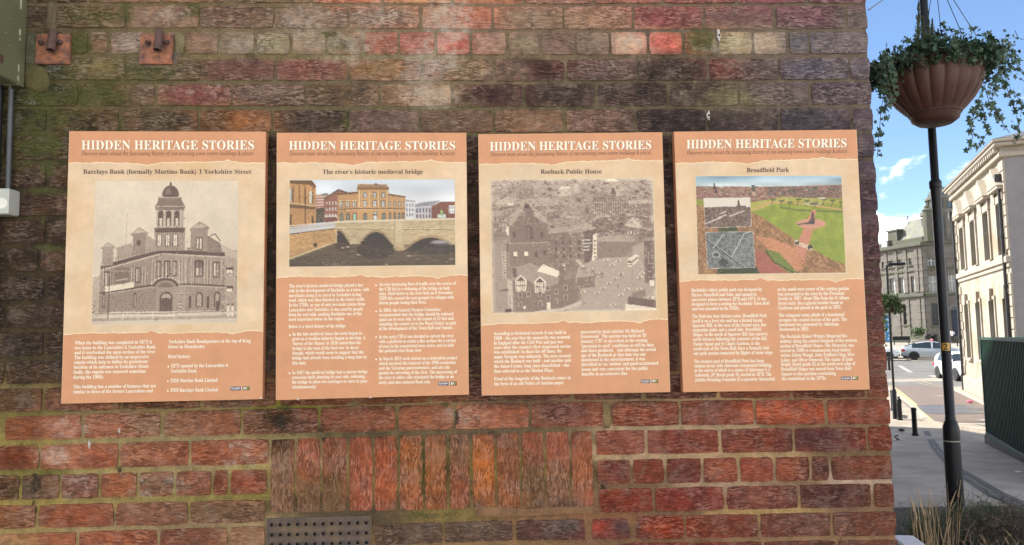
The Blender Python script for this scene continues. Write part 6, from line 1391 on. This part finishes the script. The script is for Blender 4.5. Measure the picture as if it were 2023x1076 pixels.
make_car('taxi_car', 'silver hatchback taxi with a pink roof sign seen from the side', (p[0], p[1], zc), R(-31), M_silver,
   [(-2.25,.80), (-2.2,1.02), (-2.0,1.10), (-1.2,1.36), (-.5,1.47), (.1,1.47), (.55,1.36), (1.25,.98), (1.9,.82), (2.2,.66), (2.25,.5)], 4.5, 1.74, 1.47, [(-2.25,1.02), (-1,.98), (1,.90), (1.3,.93), (2.25,.9)], taxi=True, ws=(.5,1.22), rs_=(-1.95,-1.2), sd=(-1.45,1.0))
p = at_depth(1903, 745, 41.5); zc = gz(p[0], p[1])
make_car('white_car', 'white hatchback parked with its nose towards us beside the cream stone hall', (p[0], p[1], zc), R(-101.5), M_whitep,
   [(-2.0,.80), (-1.97,1.10), (-1.75,1.32), (-1.3,1.47), (-.3,1.50), (.25,1.42), (.95,1.0), (1.6,.88), (1.95,.70), (2.0,.5)], 4.0, 1.75, 1.5, [(-2,1.08), (-1,1.02), (.9,.93), (1.1,.96), (2,.95)])
p = at_depth(1752, 708, 62); make_car('white_car', 'white car mostly hidden behind the brick corner on the far road', (p[0]-.9, p[1]+.5, gz(p[0], p[1])), R(-31), M_whitep,
   [(-2.0,.80), (-1.97,1.10), (-1.75,1.32), (-1.3,1.47), (-.3,1.50), (.25,1.42), (.95,1.0), (1.6,.88), (1.95,.70), (2.0,.5)], 4.0, 1.75, 1.5, [(-2,1.08), (-1,1.02), (.9,.93), (1.1,.96), (2,.95)])

# ================================================================== PERSON IN WHITE, FAR PAVEMENT
def person(loc, rz, h):
    r = empty('person', loc, rz); tag(r, 'person in a white top and dark trousers standing on the far pavement, hands raised', 'person'); k = h/1.75
    def skin(name, J_, E_, mt, root=0):
        me = bpy.data.meshes.new(name); me.from_pydata([tuple(c*k for c in j[0]) for j in J_], E_, []); o = bpy.data.objects.new(name, me); col.objects.link(o)
        o.modifiers.new('s', 'SKIN'); 
        for i, j in enumerate(J_): me.skin_vertices[0].data[i].radius = (j[1]*k, j[2]*k if len(j) > 2 else j[1]*k); me.skin_vertices[0].data[i].use_root = (i == root)
        sb = o.modifiers.new('b', 'SUBSURF'); sb.levels = 1; sb.render_levels = 1
        bpy.context.view_layer.update(); m2 = bpy.data.meshes.new_from_object(o.evaluated_get(bpy.context.evaluated_depsgraph_get())); o.modifiers.clear(); o.data = m2; bpy.data.meshes.remove(me)
        m2.materials.clear(); m2.materials.append(mt); m2.polygons.foreach_set('use_smooth', [True]*len(m2.polygons)); o.parent = r; return o
    sk = mat('skin', (.42, .26, .19), .6); wt_ = mat('white_cloth', (.72, .72, .72), .8); tr = mat('dark_trousers', (.03, .03, .04), .8); hr = mat('dark_hair', (.02, .015, .01), .7)
    skin('body', [((0,0,.95),.13,.1), ((0,0,1.15),.12,.09), ((0,0,1.36),.15,.1), ((0,0,1.47),.055), ((0,-.01,1.55),.06), ((0,-.015,1.63),.088,.1), ((0,-.01,1.71),.07), ((.17,0,1.40),.055), ((.25,-.08,1.15),.042), ((.12,-.26,1.36),.03), ((.09,-.29,1.45),.035), ((-.17,0,1.40),.055), ((-.25,-.08,1.15),.042), ((-.12,-.26,1.36),.03), ((-.09,-.29,1.45),.035),
       ((.09,0,.88),.09), ((.1,-.01,.5),.062), ((.1,0,.1),.042), ((.1,-.12,.04),.035), ((-.09,0,.88),.09), ((-.1,-.01,.5),.062), ((-.1,0,.1),.042), ((-.1,-.12,.04),.035)],
       [(0,1),(1,2),(2,3),(3,4),(4,5),(5,6),(2,7),(7,8),(8,9),(9,10),(2,11),(11,12),(12,13),(13,14),(0,15),(15,16),(16,17),(17,18),(0,19),(19,20),(20,21),(21,22)], sk)
    skin('white_top', [((0,0,.86),.165,.135), ((0,0,1.12),.155,.125), ((0,0,1.36),.18,.135), ((0,0,1.44),.08), ((.18,0,1.40),.075), ((.25,-.08,1.16),.06), ((.14,-.23,1.33),.045), ((-.18,0,1.40),.075), ((-.25,-.08,1.16),.06), ((-.14,-.23,1.33),.045)], [(0,1),(1,2),(2,3),(2,4),(4,5),(5,6),(2,7),(7,8),(8,9)], wt_)
    skin('trousers', [((0,0,.93),.14,.115), ((.09,0,.84),.105), ((.1,-.01,.5),.078), ((.1,0,.08),.06), ((-.09,0,.84),.105), ((-.1,-.01,.5),.078), ((-.1,0,.08),.06)], [(0,1),(1,2),(2,3),(0,4),(4,5),(5,6)], tr)
    MB().lathe([(.0, 1.775*k), (.06*k, 1.77*k), (.1*k, 1.71*k), (.108*k, 1.65*k), (.095*k, 1.6*k)], (0, .015*k, 0), 12).build('hair', hr, r, smooth=True)
    for s in (-1, 1): MB().lathe([(0, -.006), (.009, 0), (0, .006)], (s*.033*k, -.108*k, 1.645*k), 6).build('eye', M_black, r)
    MB().tube([(0, -.10*k, 1.64*k), (0, -.128*k, 1.61*k), (0, -.10*k, 1.60*k)], .012*k, 5).build('nose', sk, r)
    for s in (-1, 1): MB().bbox((s*.1*k-.045*k, -.2*k, 0), (s*.1*k+.045*k, .06*k, .07*k), .015).build('shoe', M_trimb, r)
p = at_depth(1882, 677, 90); person((p[0], p[1], gz(p[0], p[1])+.09), R(-22), 1.68)

# ================================================================== GREEN RIBBED STORE, KERB WALL
M_green = mat('green_sheet', (0.008, 0.036, 0.024), 0.65, spec=.15, vary=.18, scale=3); M_greenl = mat('green_rail', (0.015, 0.05, 0.037), .6, spec=.2)
A = at_depth(1953, 861, 17.6); B = at_depth(2023, 905, 14.6); uG = B-A; uG[2] = 0; lg = np.linalg.norm(uG); uG /= lg; nG = np.array((uG[1], -uG[0], 0))
if nG @ (EYE-A) < 0: nG = -nG
st = empty('green_container', tuple(A)); tag(st, 'dark green ribbed metal container standing raised at the right edge', 'container')
GF = frame_from(A, uG, nG); zb2 = float(A[2]); zt2 = E0 - (664-646.5)/1500*17.6; Lg = 6.5; pts = []
k = 0; x = .06
while x < Lg: pts += [(x, 0), (x+.045, 0), (x+.06, .035), (x+.105, .035), (x+.12, 0)]; x += .13
vs = [(a, b, z) for z in (zb2+.09, zt2-.07) for a, b in pts]; n = len(pts)
sh = MB().add(vs, [(i, i+1, n+i+1, n+i) for i in range(n-1)]); sh.box((.05, -2.2, zb2+.09), (Lg, -.01, zt2-.07)); under(sh.build('ribbed_side', M_green, None, frame=GF), st)
under(MB().bbox((-.02, -.03, zb2), (Lg, .06, zb2+.09), .01).build('bottom_rail', M_greenl, None, frame=GF), st); under(MB().bbox((-.02, -.03, zt2-.07), (Lg, .06, zt2), .01).build('top_rail', M_greenl, None, frame=GF), st); under(MB().bbox((-.03, -.04, zb2+.09), (.06, .05, zt2-.07), .01).build('corner_post', M_greenl, None, frame=GF), st); under(MB().box((0, -2.2, zt2-.04), (Lg, -.04, zt2-.01)).build('lid', M_green, None, frame=GF), st)
w1_ = GP(1918, 864); lw = empty('low_stone_wall', (w1_[0], w1_[1], 0)); tag(lw, 'low dark stone retaining wall under the green container', 'wall')
o_ = A - uG*.1; under(MB().bbox((-.62, -2.6, -.6), (Lg, -.02, zb2-.02), .03).build('stone_base', mat('damp_stone', (.055, .052, .045), .8, vary=.35, scale=3), None, frame=GF), lw); under(MB().bbox((-1.15, -1.6, -.5), (-.5, -.5, zb2-.12), .05).build('end_block', M_kerb, None, frame=GF), lw)

# ================================================================== PLANTED BED AT THE FOOT OF THE COLUMN
def bedp(px, d): p = at_depth(px, 648, d); return p[0], p[1]
V = []; cols_ = [1700, 1760, 1800, 1850, 1900, 1950, 2000, 2060, 2160]; ds = [4.6, 5.4, 6.2, 7.2, 8.2, 9.0, 9.6]
for d in ds:
    for px in cols_: x, y = bedp(px, d); V.append((x, y, gz(x, y)+.10+.05*math.sin(px*.07+d*2)*(0 if d in (4.6, 9.6) else 1)))
nn = len(cols_); tag(MB().add(V, [(j*nn+i, j*nn+i+1, (j+1)*nn+i+1, (j+1)*nn+i) for j in range(len(ds)-1) for i in range(nn-1)]).build('planting_soil', M_soil, smooth=True), kind='structure')
kb = [at_depth(1700, 648, 9.7), at_depth(2200, 648, 9.7)]
M_straw = mat('dry_straw', (0.42, 0.30, 0.16), .8, vary=.3, scale=9); M_twig = mat('brown_twig', (0.13, 0.09, 0.065), .85, vary=.4, scale=9); M_grn = mat('low_green', (0.085, 0.12, 0.045), .8, vary=.4, scale=7)
rs = random.Random(21)
def tuft(name, label, cat, px, d, hpx, n_, spread, mt, lean=.25, th=.003, twiggy=False, group=None):
    x, y = bedp(px, d); z = gz(x, y)+.08; r = empty(name, (x, y, z)); tag(r, label, cat, group); H = hpx/1500*d; m_ = MB()
    for k in range(n_):
        a = rs.uniform(0, 6.3); r0 = spread*math.sqrt(rs.random()); bx, by = r0*math.cos(a), r0*math.sin(a); h = H*rs.uniform(.35, 1.0); lx, ly = rs.gauss(0, lean)*h, rs.gauss(0, lean)*h
        P = [Vector((bx, by, 0)), Vector((bx+lx*.3, by+ly*.3, h*.45)), Vector((bx+lx*.8, by+ly*.8, h*.85)), Vector((bx+lx*1.2, by+ly*1.2, h))]
        m_.tube(P, [th, th*.9, th*.6, th*.25], 3, cap=False)
        if twiggy:
            for j in range(5):
                q = P[1].lerp(P[3], rs.random()); e = q+Vector((rs.uniform(-1,1), rs.uniform(-1,1), rs.uniform(0,1)))*H*.22; m_.tube([q, e], [th*.6, th*.2], 3, cap=False)
                if rs.random() < .5: m_.add(leaf_pts(e, rs.uniform(.008, .02), (rs.uniform(-1,1), -1, rs.uniform(-.3,1)), rs.uniform(0, 6)), LF_)
        elif th < .0035 and rs.random() < .35: m_.tube([P[2], P[3]], [th*2.4, th*.6], 3, cap=False)
    o = m_.build('stems', mt, r); tag(o, kind='stuff'); return r
G_ = 'plants in the bed at the foot of the column'
tuft('dry_grass', 'tall thin straw coloured grass closest to the brick corner', 'grass tuft', 1795, 6.0, 215, 34, .10, M_straw, .08, .0032, group=G_)
tuft('dry_grass', 'tall straw grass between the brick corner and the black column', 'grass tuft', 1830, 6.3, 215, 34, .12, M_straw, .10, .0032, group=G_)
tuft('dry_grass', 'short dense ochre grass at the lower edge, left of the black column', 'grass tuft', 1850, 6.0, 75, 110, .22, M_straw, .35, .003, group=G_)
tuft('dry_grass', 'short ochre grass clump right of the black column foot', 'grass tuft', 1925, 6.4, 85, 150, .22, M_straw, .30, .003, group=G_)
tuft('dry_grass', 'dry grass clump at the lower right corner of the bed', 'grass tuft', 2012, 6.4, 100, 80, .2, M_straw, .22, .003, group=G_)
tuft('bare_shrub', 'dark bare twiggy shrub in front of the black column', 'shrub', 1880, 7.2, 95, 90, .35, M_twig, .35, .004, True, G_)
tuft('bare_shrub', 'brown twiggy shrub between the black column and the right edge', 'shrub', 1960, 7.4, 95, 110, .40, M_twig, .4, .004, True, G_)
tuft('bare_shrub', 'grey brown twiggy shrub under the green container at the right edge', 'shrub', 2025, 7.2, 105, 90, .35, M_twig, .4, .004, True, G_)
tuft('low_green_shrub', 'small green shrub behind the straw grass left of the black column', 'shrub', 1845, 7.6, 75, 190, .40, M_grn, .4, .0035, True, G_)
tuft('low_green_shrub', 'feathery green shrub just right of the black column', 'shrub', 1926, 7.6, 90, 190, .30, M_grn, .35, .0035, True, G_)
rb = random.Random(4); m_ = MB()
for k in range(1500):
    x, y = bedp(rb.uniform(1770, 2060), rb.uniform(5.6, 9)); z = gz(x, y)+.1; e = (x+rb.uniform(-.06, .06), y+rb.uniform(-.06, .06), z+rb.uniform(.02, .14)); m_.tube([(x, y, z-.02), e], [.003, .001], 3, cap=False)
tag(m_.build('leaf_litter', M_twig), kind='stuff')
# coping of the bed at the building corner
a, b = at_depth(1774, 1056, 5.0), at_depth(1842, 1096, 4.4); dd = b-a; dd[2] = 0; l = np.linalg.norm(dd); dd /= l; cf = frame_from(a, dd, np.array((-dd[1], dd[0], 0))); zc_ = float(a[2])
cp = empty('stone_coping', tuple(a)); tag(cp, 'pale grey stone coping slab poking out at the foot of the brick corner', 'coping'); under(MB().bbox((0, -.05, zc_-.05), (l+.8, .10, zc_), .012).build('slab', mat('pale_coping', (.5, .5, .5), .6, vary=.1, scale=20), None, frame=cf), cp); under(MB().box((0.02, 0, 0.2), (l+.8, .09, zc_-.05)).build('base', M_paving, None, frame=cf), cp)
lt_ = GP(1916, 796); o = MB().lathe([(.0, 0), (.09, .02), (.11, .06), (.06, .1), (0, .1)], (0, 0, 0), 7).build('litter', mat('pink_wrapper', (.7, .12, .2), .5)); o.location = (lt_[0], lt_[1], gz(lt_[0], lt_[1])+.01); tag(o, 'scrap of pink litter on the road before the cream hall', 'litter')
lt_ = GP(1781, 853); o = MB().lathe([(.0, 0), (.07, .01), (.09, .05), (.03, .09), (0, .09)], (0, 0, 0), 7).build('litter', M_black); o.location = (lt_[0], lt_[1], gz(lt_[0], lt_[1])+.01); tag(o, 'small dark scrap of litter on the pavement left of the plain bollard', 'litter')
lt_ = GP(2012, 935); o = MB().lathe([(.0, 0), (.05, .01), (.06, .02), (.03, .03), (0, .03)], (0, 0, 0), 7).build('litter', M_white); o.location = (lt_[0], lt_[1], gz(lt_[0], lt_[1])+.01); tag(o, 'white paper scrap on the pavement under the green container', 'litter')

# ================================================================== IRONWORK, CABINET AND VENT ON THE WALL
M_cab = mat('olive_paint', (0.145, 0.155, 0.085), 0.45, vary=.06, scale=3, grime=(.12, .12, .06), gscale=3); M_fleck = mat('chipped_primer', (.42, .40, .28), .7)
W0 = on_y(51, 90, YB); wb = on_y(49, 173, YB)
cab = empty('metal_cabinet', (W0[0]-.2, YB, wb[2])); tag(cab, 'olive green painted steel cabinet on the wall at the top left corner', 'cabinet')
PD = .26
under(MB().bbox((W0[0]-.7, YB-PD, wb[2]), (W0[0]-.001, YB-.032, wb[2]+.9), .004).build('box', M_cab), cab)
under(MB().bbox((W0[0]-.7, YB-.0305, wb[2]-.001), (W0[0]+.0008, YB-.003, wb[2]+.9), .0015).build('back_flange', M_cab), cab)
rs = random.Random(2)
for (y0_, y1_) in ((0, 18), (58, 70), (75, 80), (128, 142), (150, 160)):
    a = on_y(36, y0_, YB-.031); b = on_y(36, y1_, YB-.031); w2 = rs.uniform(.0012, .003)
    under(MB().box((W0[0]-.001, YB-.033-w2, min(a[2], b[2])), (W0[0]+.0012, YB-.0305+w2*.3, max(a[2], b[2]))).build('chipped_paint', M_fleck), cab)
for (px, py) in ((21, 38), (19, 91), (11, 65)):   # rivets on the side face
    r = ray(px, py); t = (W0[0]-EYE[0])/r[0]; p = EYE+r*t; q = MB().lathe([(.0045, 0), (.004, .002), (.002, .0035), (0, .004)], n=8); q.v = [(W0[0]+z, p[1]+x, p[2]+y) for x, y, z in q.v]; under(q.build('rivet', M_cab, smooth=True), cab)
r = ray(3, 116); t = (W0[0]-EYE[0])/r[0]; p = EYE+r*t; q = MB().add([(W0[0]+.0012, p[1]+.010*math.cos(a)*f, p[2]+.017*math.sin(a)*f) for k in range(9) for a, f in [(2*math.pi*k/9, rs.uniform(.7, 1.2))]], [tuple(range(9))]); under(q.build('rust_hole', mat('rust_patch', (.10, .05, .03), .9)), cab)
# black cables and the pale junction box
a, b = on_y(21, 176, YB-.02), on_y(15, 372, YB-.02)
cd = MB().tube([(a[0], YB-.017, a[2]+.1), (a[0], YB-.017, a[2]), (b[0], YB-.017, b[2])], .0078, 12).build('cable_conduit', mat('grey_conduit', (.055, .058, .065), .4, vary=.15), smooth=True); tag(cd, 'dark grey conduit running down from the cabinet to the junction box', 'conduit')
a2, b2 = on_y(-2, 150, YB-.02), on_y(-6, 400, YB-.02)
cd = MB().tube([(a2[0], YB-.025, a2[2]+.1), (b2[0], YB-.025, b2[2]-.4)], .014, 12).build('cable_conduit', mat('black_conduit', (.008, .008, .009), .5), smooth=True); tag(cd, 'thick black pipe at the left edge below the green cabinet', 'conduit')
ja, jb = on_y(40, 378, YB), on_y(40, 428, YB)
jx = empty('junction_box', (ja[0]-.05, YB, jb[2])); tag(jx, 'pale grey plastic junction box with a round sticker at the left edge', 'junction box')
under(MB().bbox((ja[0]-.12, YB-.055, jb[2]), (ja[0], YB-.002, ja[2]), .003).build('box', mat('grey_plastic', (.40, .41, .36), .5, vary=.06, scale=30)), jx)
p = on_y(3, 401, YB-.0565); q = MB().lathe([(.017, 0), (.017, .0006), (0, .0006)], n=24); q.v = [(p[0]+x, YB-.0552-z, p[2]+y) for x, y, z in q.v]; stk = under(q.build('round_sticker', mat('sticker_white', (.62, .60, .52), .5)), jx)
q = MB().lathe([(.0145, .0008), (.0135, .0008)], n=24); q.v = [(p[0]+x, YB-.0552-z, p[2]+y) for x, y, z in q.v]; o = q.build('sticker_ring', M_black); o.parent = stk; o.matrix_parent_inverse = Matrix.Identity(4) @ Matrix.Translation(-Vector(jx.location))
q = MB().lathe([(.0035, .0009), (0, .0009)], n=8); q.v = [(p[0]+.006+x, YB-.0552-z, p[2]+y) for x, y, z in q.v]; o = q.build('sticker_dot', M_black); o.parent = stk; o.matrix_parent_inverse = Matrix.Translation(-Vector(jx.location))
# rusty plates with pipe stubs and bolts
def rust_mat(name, a, b, c):
    M = mat(name, a, .85, vary=.35, scale=55, bump=.0015, bscale=260, grime=b, gscale=38); return M
M_rusto = rust_mat('orange_rust', (.30, .12, .062), (.10, .055, .045), 0); M_rustd = rust_mat('dark_rust', (.085, .048, .040), (.12, .06, .045), 0)
for (x0, y0, x1, y1, sx, lb) in ((72, 66, 136, 126, 100, 'rusty square plate with a pipe stub, next to the green cabinet'), (277, 66, 340, 126, 311, 'bright orange rusty square plate with a pipe stub, standing away from the cabinet')):
    a, b = on_y(x0, y0, YB-.012), on_y(x1, y1, YB-.012); c = (a+b)/2; r = empty('rusty_plate', (c[0], YB-.004, c[2])); tag(r, lb, 'metal plate', 'rusty plates above the boards')
    V_ = MB().bbox((a[0], YB-.012, b[2]), (b[0], YB-.0015, a[2]), .0018); under(V_.build('plate', M_rusto), r)
    s0, s1 = on_y(sx+1.5, 58, YB-.035), on_y(sx, 99, YB-.04); R_ = .0128
    tb_ = MB(); p0, p1 = Vector((s0[0], YB-.024, s0[2])), Vector((s1[0], YB-.040, s1[2])); d = (p1-p0).normalized(); u = d.cross(Vector((1, 0, 0))).normalized(); v = d.cross(u); n = 18; vs = []
    for P, rr in ((p0, R_*.97), (p1, R_), (p1, R_*.80), (p1-d*.03, R_*.78)):
        for k in range(n): t = 2*math.pi*k/n; vs.append(P+u*math.cos(t)*rr+v*math.sin(t)*rr)
    tb_.add(vs, [(i*n+k, i*n+(k+1) % n, (i+1)*n+(k+1) % n, (i+1)*n+k) for i in range(3) for k in range(n)]); under(tb_.build('pipe_stub', M_rustd, smooth=True), r)
    tb_ = MB().lathe([(R_*.78, 0), (0, 0)], n=18); q_ = d.to_track_quat('Z', 'Y').to_matrix(); tb_.v = [tuple(q_ @ Vector(x)+p1-d*.03) for x in tb_.v]; under(tb_.build('stub_bore', M_hole), r)
    under(MB().tube([(s0[0]-.003, YB-.012, s0[2]-.028), (s0[0]-.003, YB-.028, s0[2]-.028)], .009, 10).build('weld_lug', M_rustd, smooth=True), r)
    for bx, by in ((sx-19, 84), (sx+18, 83)):
        p = on_y(bx, by, YB-.016); hb2 = MB(); hb2.lathe([(.0092, 0), (.0092, .002)], n=16); hb2.lathe([(.0072, .002), (.0075, .003), (.0075, .009), (.0055, .0105)], n=6); hb2.lathe([(.0036, .01), (.0036, .020), (.002, .021), (0, .021)], n=10)
        hb2.v = [(p[0]+x, YB-.012-z, p[2]+y) for x, y, z in hb2.v]; under(hb2.build('bolt', M_rustd), r)
# rough render patches beside the cabinet
def lump(pts, name, tint, th, seed_, nn=9):
    """irregular trowelled patch: outline in photo pixels on the wall"""
    P = [on_y(x, y, YB) for x, y in pts]; c = sum(P)/len(P); rs_ = random.Random(seed_); V = [(c[0], YB-th, c[2])]; F_ = []; n = len(P)
    for f, t in ((.35, th), (.7, th*.9), (.94, th*.55), (1.0, -.004)):
        for p in P: q = c+(p-c)*f; V.append((q[0]+rs_.uniform(-.0015, .0015), YB-t+rs_.uniform(-.0012, .0012)*(f < 1), q[2]+rs_.uniform(-.0015, .0015)))
    F_ += [(0, 1+(k+1) % n, 1+k) for k in range(n)]
    for i in range(3): F_ += [(1+i*n+k, 1+i*n+(k+1) % n, 1+(i+1)*n+(k+1) % n, 1+(i+1)*n+k) for k in range(n)]
    me = bpy.data.meshes.new(name); me.from_pydata(V, [], F_); me.update(); me.materials.append(M_mortar); me.polygons.foreach_set('use_smooth', [True]*len(me.polygons))
    px, py = proj(np.array(V)); at = me.color_attributes.new('tint', 'FLOAT_COLOR', 'POINT'); cc = np.array(lin(tint))*KM*np.array((1.04,.97,.84)); at.data.foreach_set('color', np.tile(np.append(cc, 1), len(V)).astype('f'))
    for nm, tb in (('moss', MOSS), ('soot', SOOT_DARK)): me.attributes.new(nm, 'FLOAT', 'POINT').data.foreach_set('value', spots(tb, px, py).astype('f')*(.35 if nm == 'moss' else 1))
    o = bpy.data.objects.new(name, me); col.objects.link(o); return under(o, house)
lump([(94,4),(103,1),(111,8),(112,30),(110,60),(101,66),(92,62),(93,30)], 'mortar_smear', (116,106,86), .006, 1)
lump([(53,66),(62,64),(72,68),(74,95),(73,125),(66,150),(52,160),(50,110)], 'mortar_smear', (96,98,82), .005, 2)
lump([(52,122),(72,128),(93,134),(97,155),(95,178),(80,183),(62,178),(50,172),(48,150)], 'mortar_smear', (98,95,64), .009, 3)
lump([(276,106),(344,104),(352,122),(340,135),(290,134),(270,124)], 'mortar_smear', (118,110,100), .002, 4)
lump([(343,66),(352,62),(364,64),(366,84),(362,104),(346,106)], 'mortar_smear', (128,120,92), .003, 5)
lump([(1190,797),(1200,792),(1206,812),(1209,834),(1203,846),(1192,846)], 'mortar_smear', (128,110,80), .003, 6)
lump([(936,998),(1040,1004),(1172,998),(1176,1014),(1080,1020),(944,1024)], 'mortar_smear', (140,108,80), .002, 7)
# cast air vent with three visible rows of ringed holes
va, vb = on_y(527, 1024, YB), on_y(734, 1020, YB); vbz = on_y(630, 1118, YB)[2]
vent = empty('air_vent', ((va[0]+vb[0])/2, YB, vbz)); tag(vent, 'dark cast iron air vent with rows of round holes at the bottom of the wall', 'air vent')
M_cast = mat('cast_iron_vent', (.115, .086, .066), .75, spec=.25, vary=.25, scale=40, grime=(.16, .11, .065), gscale=12, bump=.0006, bscale=200)
m_ = MB().bbox((va[0], YB-.001, vbz), (vb[0], YB+.02, va[2]), .003); under(m_.build('plate', M_cast), vent)
fl = .006; under(MB().bbox((va[0], YB-.004, va[2]-fl), (vb[0], YB-.0012, va[2]), .001).bbox((va[0], YB-.004, vbz), (va[0]+fl*.7, YB-.0012, va[2]-fl), .001).bbox((vb[0]-fl*.7, YB-.004, vbz), (vb[0], YB-.0012, va[2]-fl), .001).build('frame', M_cast), vent)
ring = MB(); ring.lathe([(.0088, .0008), (.0088, .0042), (.0075, .0056), (.0058, .0050), (.0054, .0008)], n=18); ring.v = [(x, -z, y) for x, y, z in ring.v]; bore = MB(); bore.lathe([(.0055, .0020), (0, .0020)], n=14); bore.v = [(x, -z, y) for x, y, z in bore.v]
o0 = ring.build('hole_ring', M_cast, smooth=True); h0 = bore.build('hole', M_hole); first = True
for j in range(5):
    for i in range(12):
        p = on_y(537.3+i*16.95+j*.2, 1036.2-i*.38+j*19.6, YB)
        if first: o_, h_ = o0, h0; first = False
        else: o_ = o0.copy(); h_ = h0.copy(); col.objects.link(o_); col.objects.link(h_)
        o_.location = (p[0], YB-.001, p[2]); under(o_, vent); h_.location = (0, 0, 0); h_.parent = o_; h_.matrix_parent_inverse = Matrix.Identity(4)
# wisps of spider web and straw under the plates
wb_ = MB(); rs = random.Random(8)
for (x, y, w_, h_) in ((105,135,16,8), (115,132,14,8), (349,108,10,12), (60,200,14,8)):
    for k in range(16): a = on_y(x+rs.uniform(-w_, w_), y+rs.uniform(-h_, h_), YB-.003); b = on_y(x+rs.uniform(-w_, w_), y+rs.uniform(-h_, h_), YB-.004); wb_.tube([tuple(a), tuple(b)], .00022, 3, cap=False)
tag(under(wb_.build('web_strands', mat('web_grey', (.26, .25, .22), .9)), house), kind='stuff')
# ends of the boards' fixings: a little sealant showing below the second board
for bi, (x, y) in ((1, (589, 788.3)), (1, (732, 784.3)), (0, (516, 786))):
    p = on_y(x, y, 0); q = MB().lathe([(.0, 0), (.0045, .0004), (.0035, .002), (0, .003)], n=9); q.v = [(p[0]+a, -c, p[2]+b*.7) for a, b, c in q.v]; under(q.build('sealant_blob', M_rim2 if 'M_rim2' in globals() else mat('sealant', (.6, .5, .4), .5), smooth=True), boards[bi])
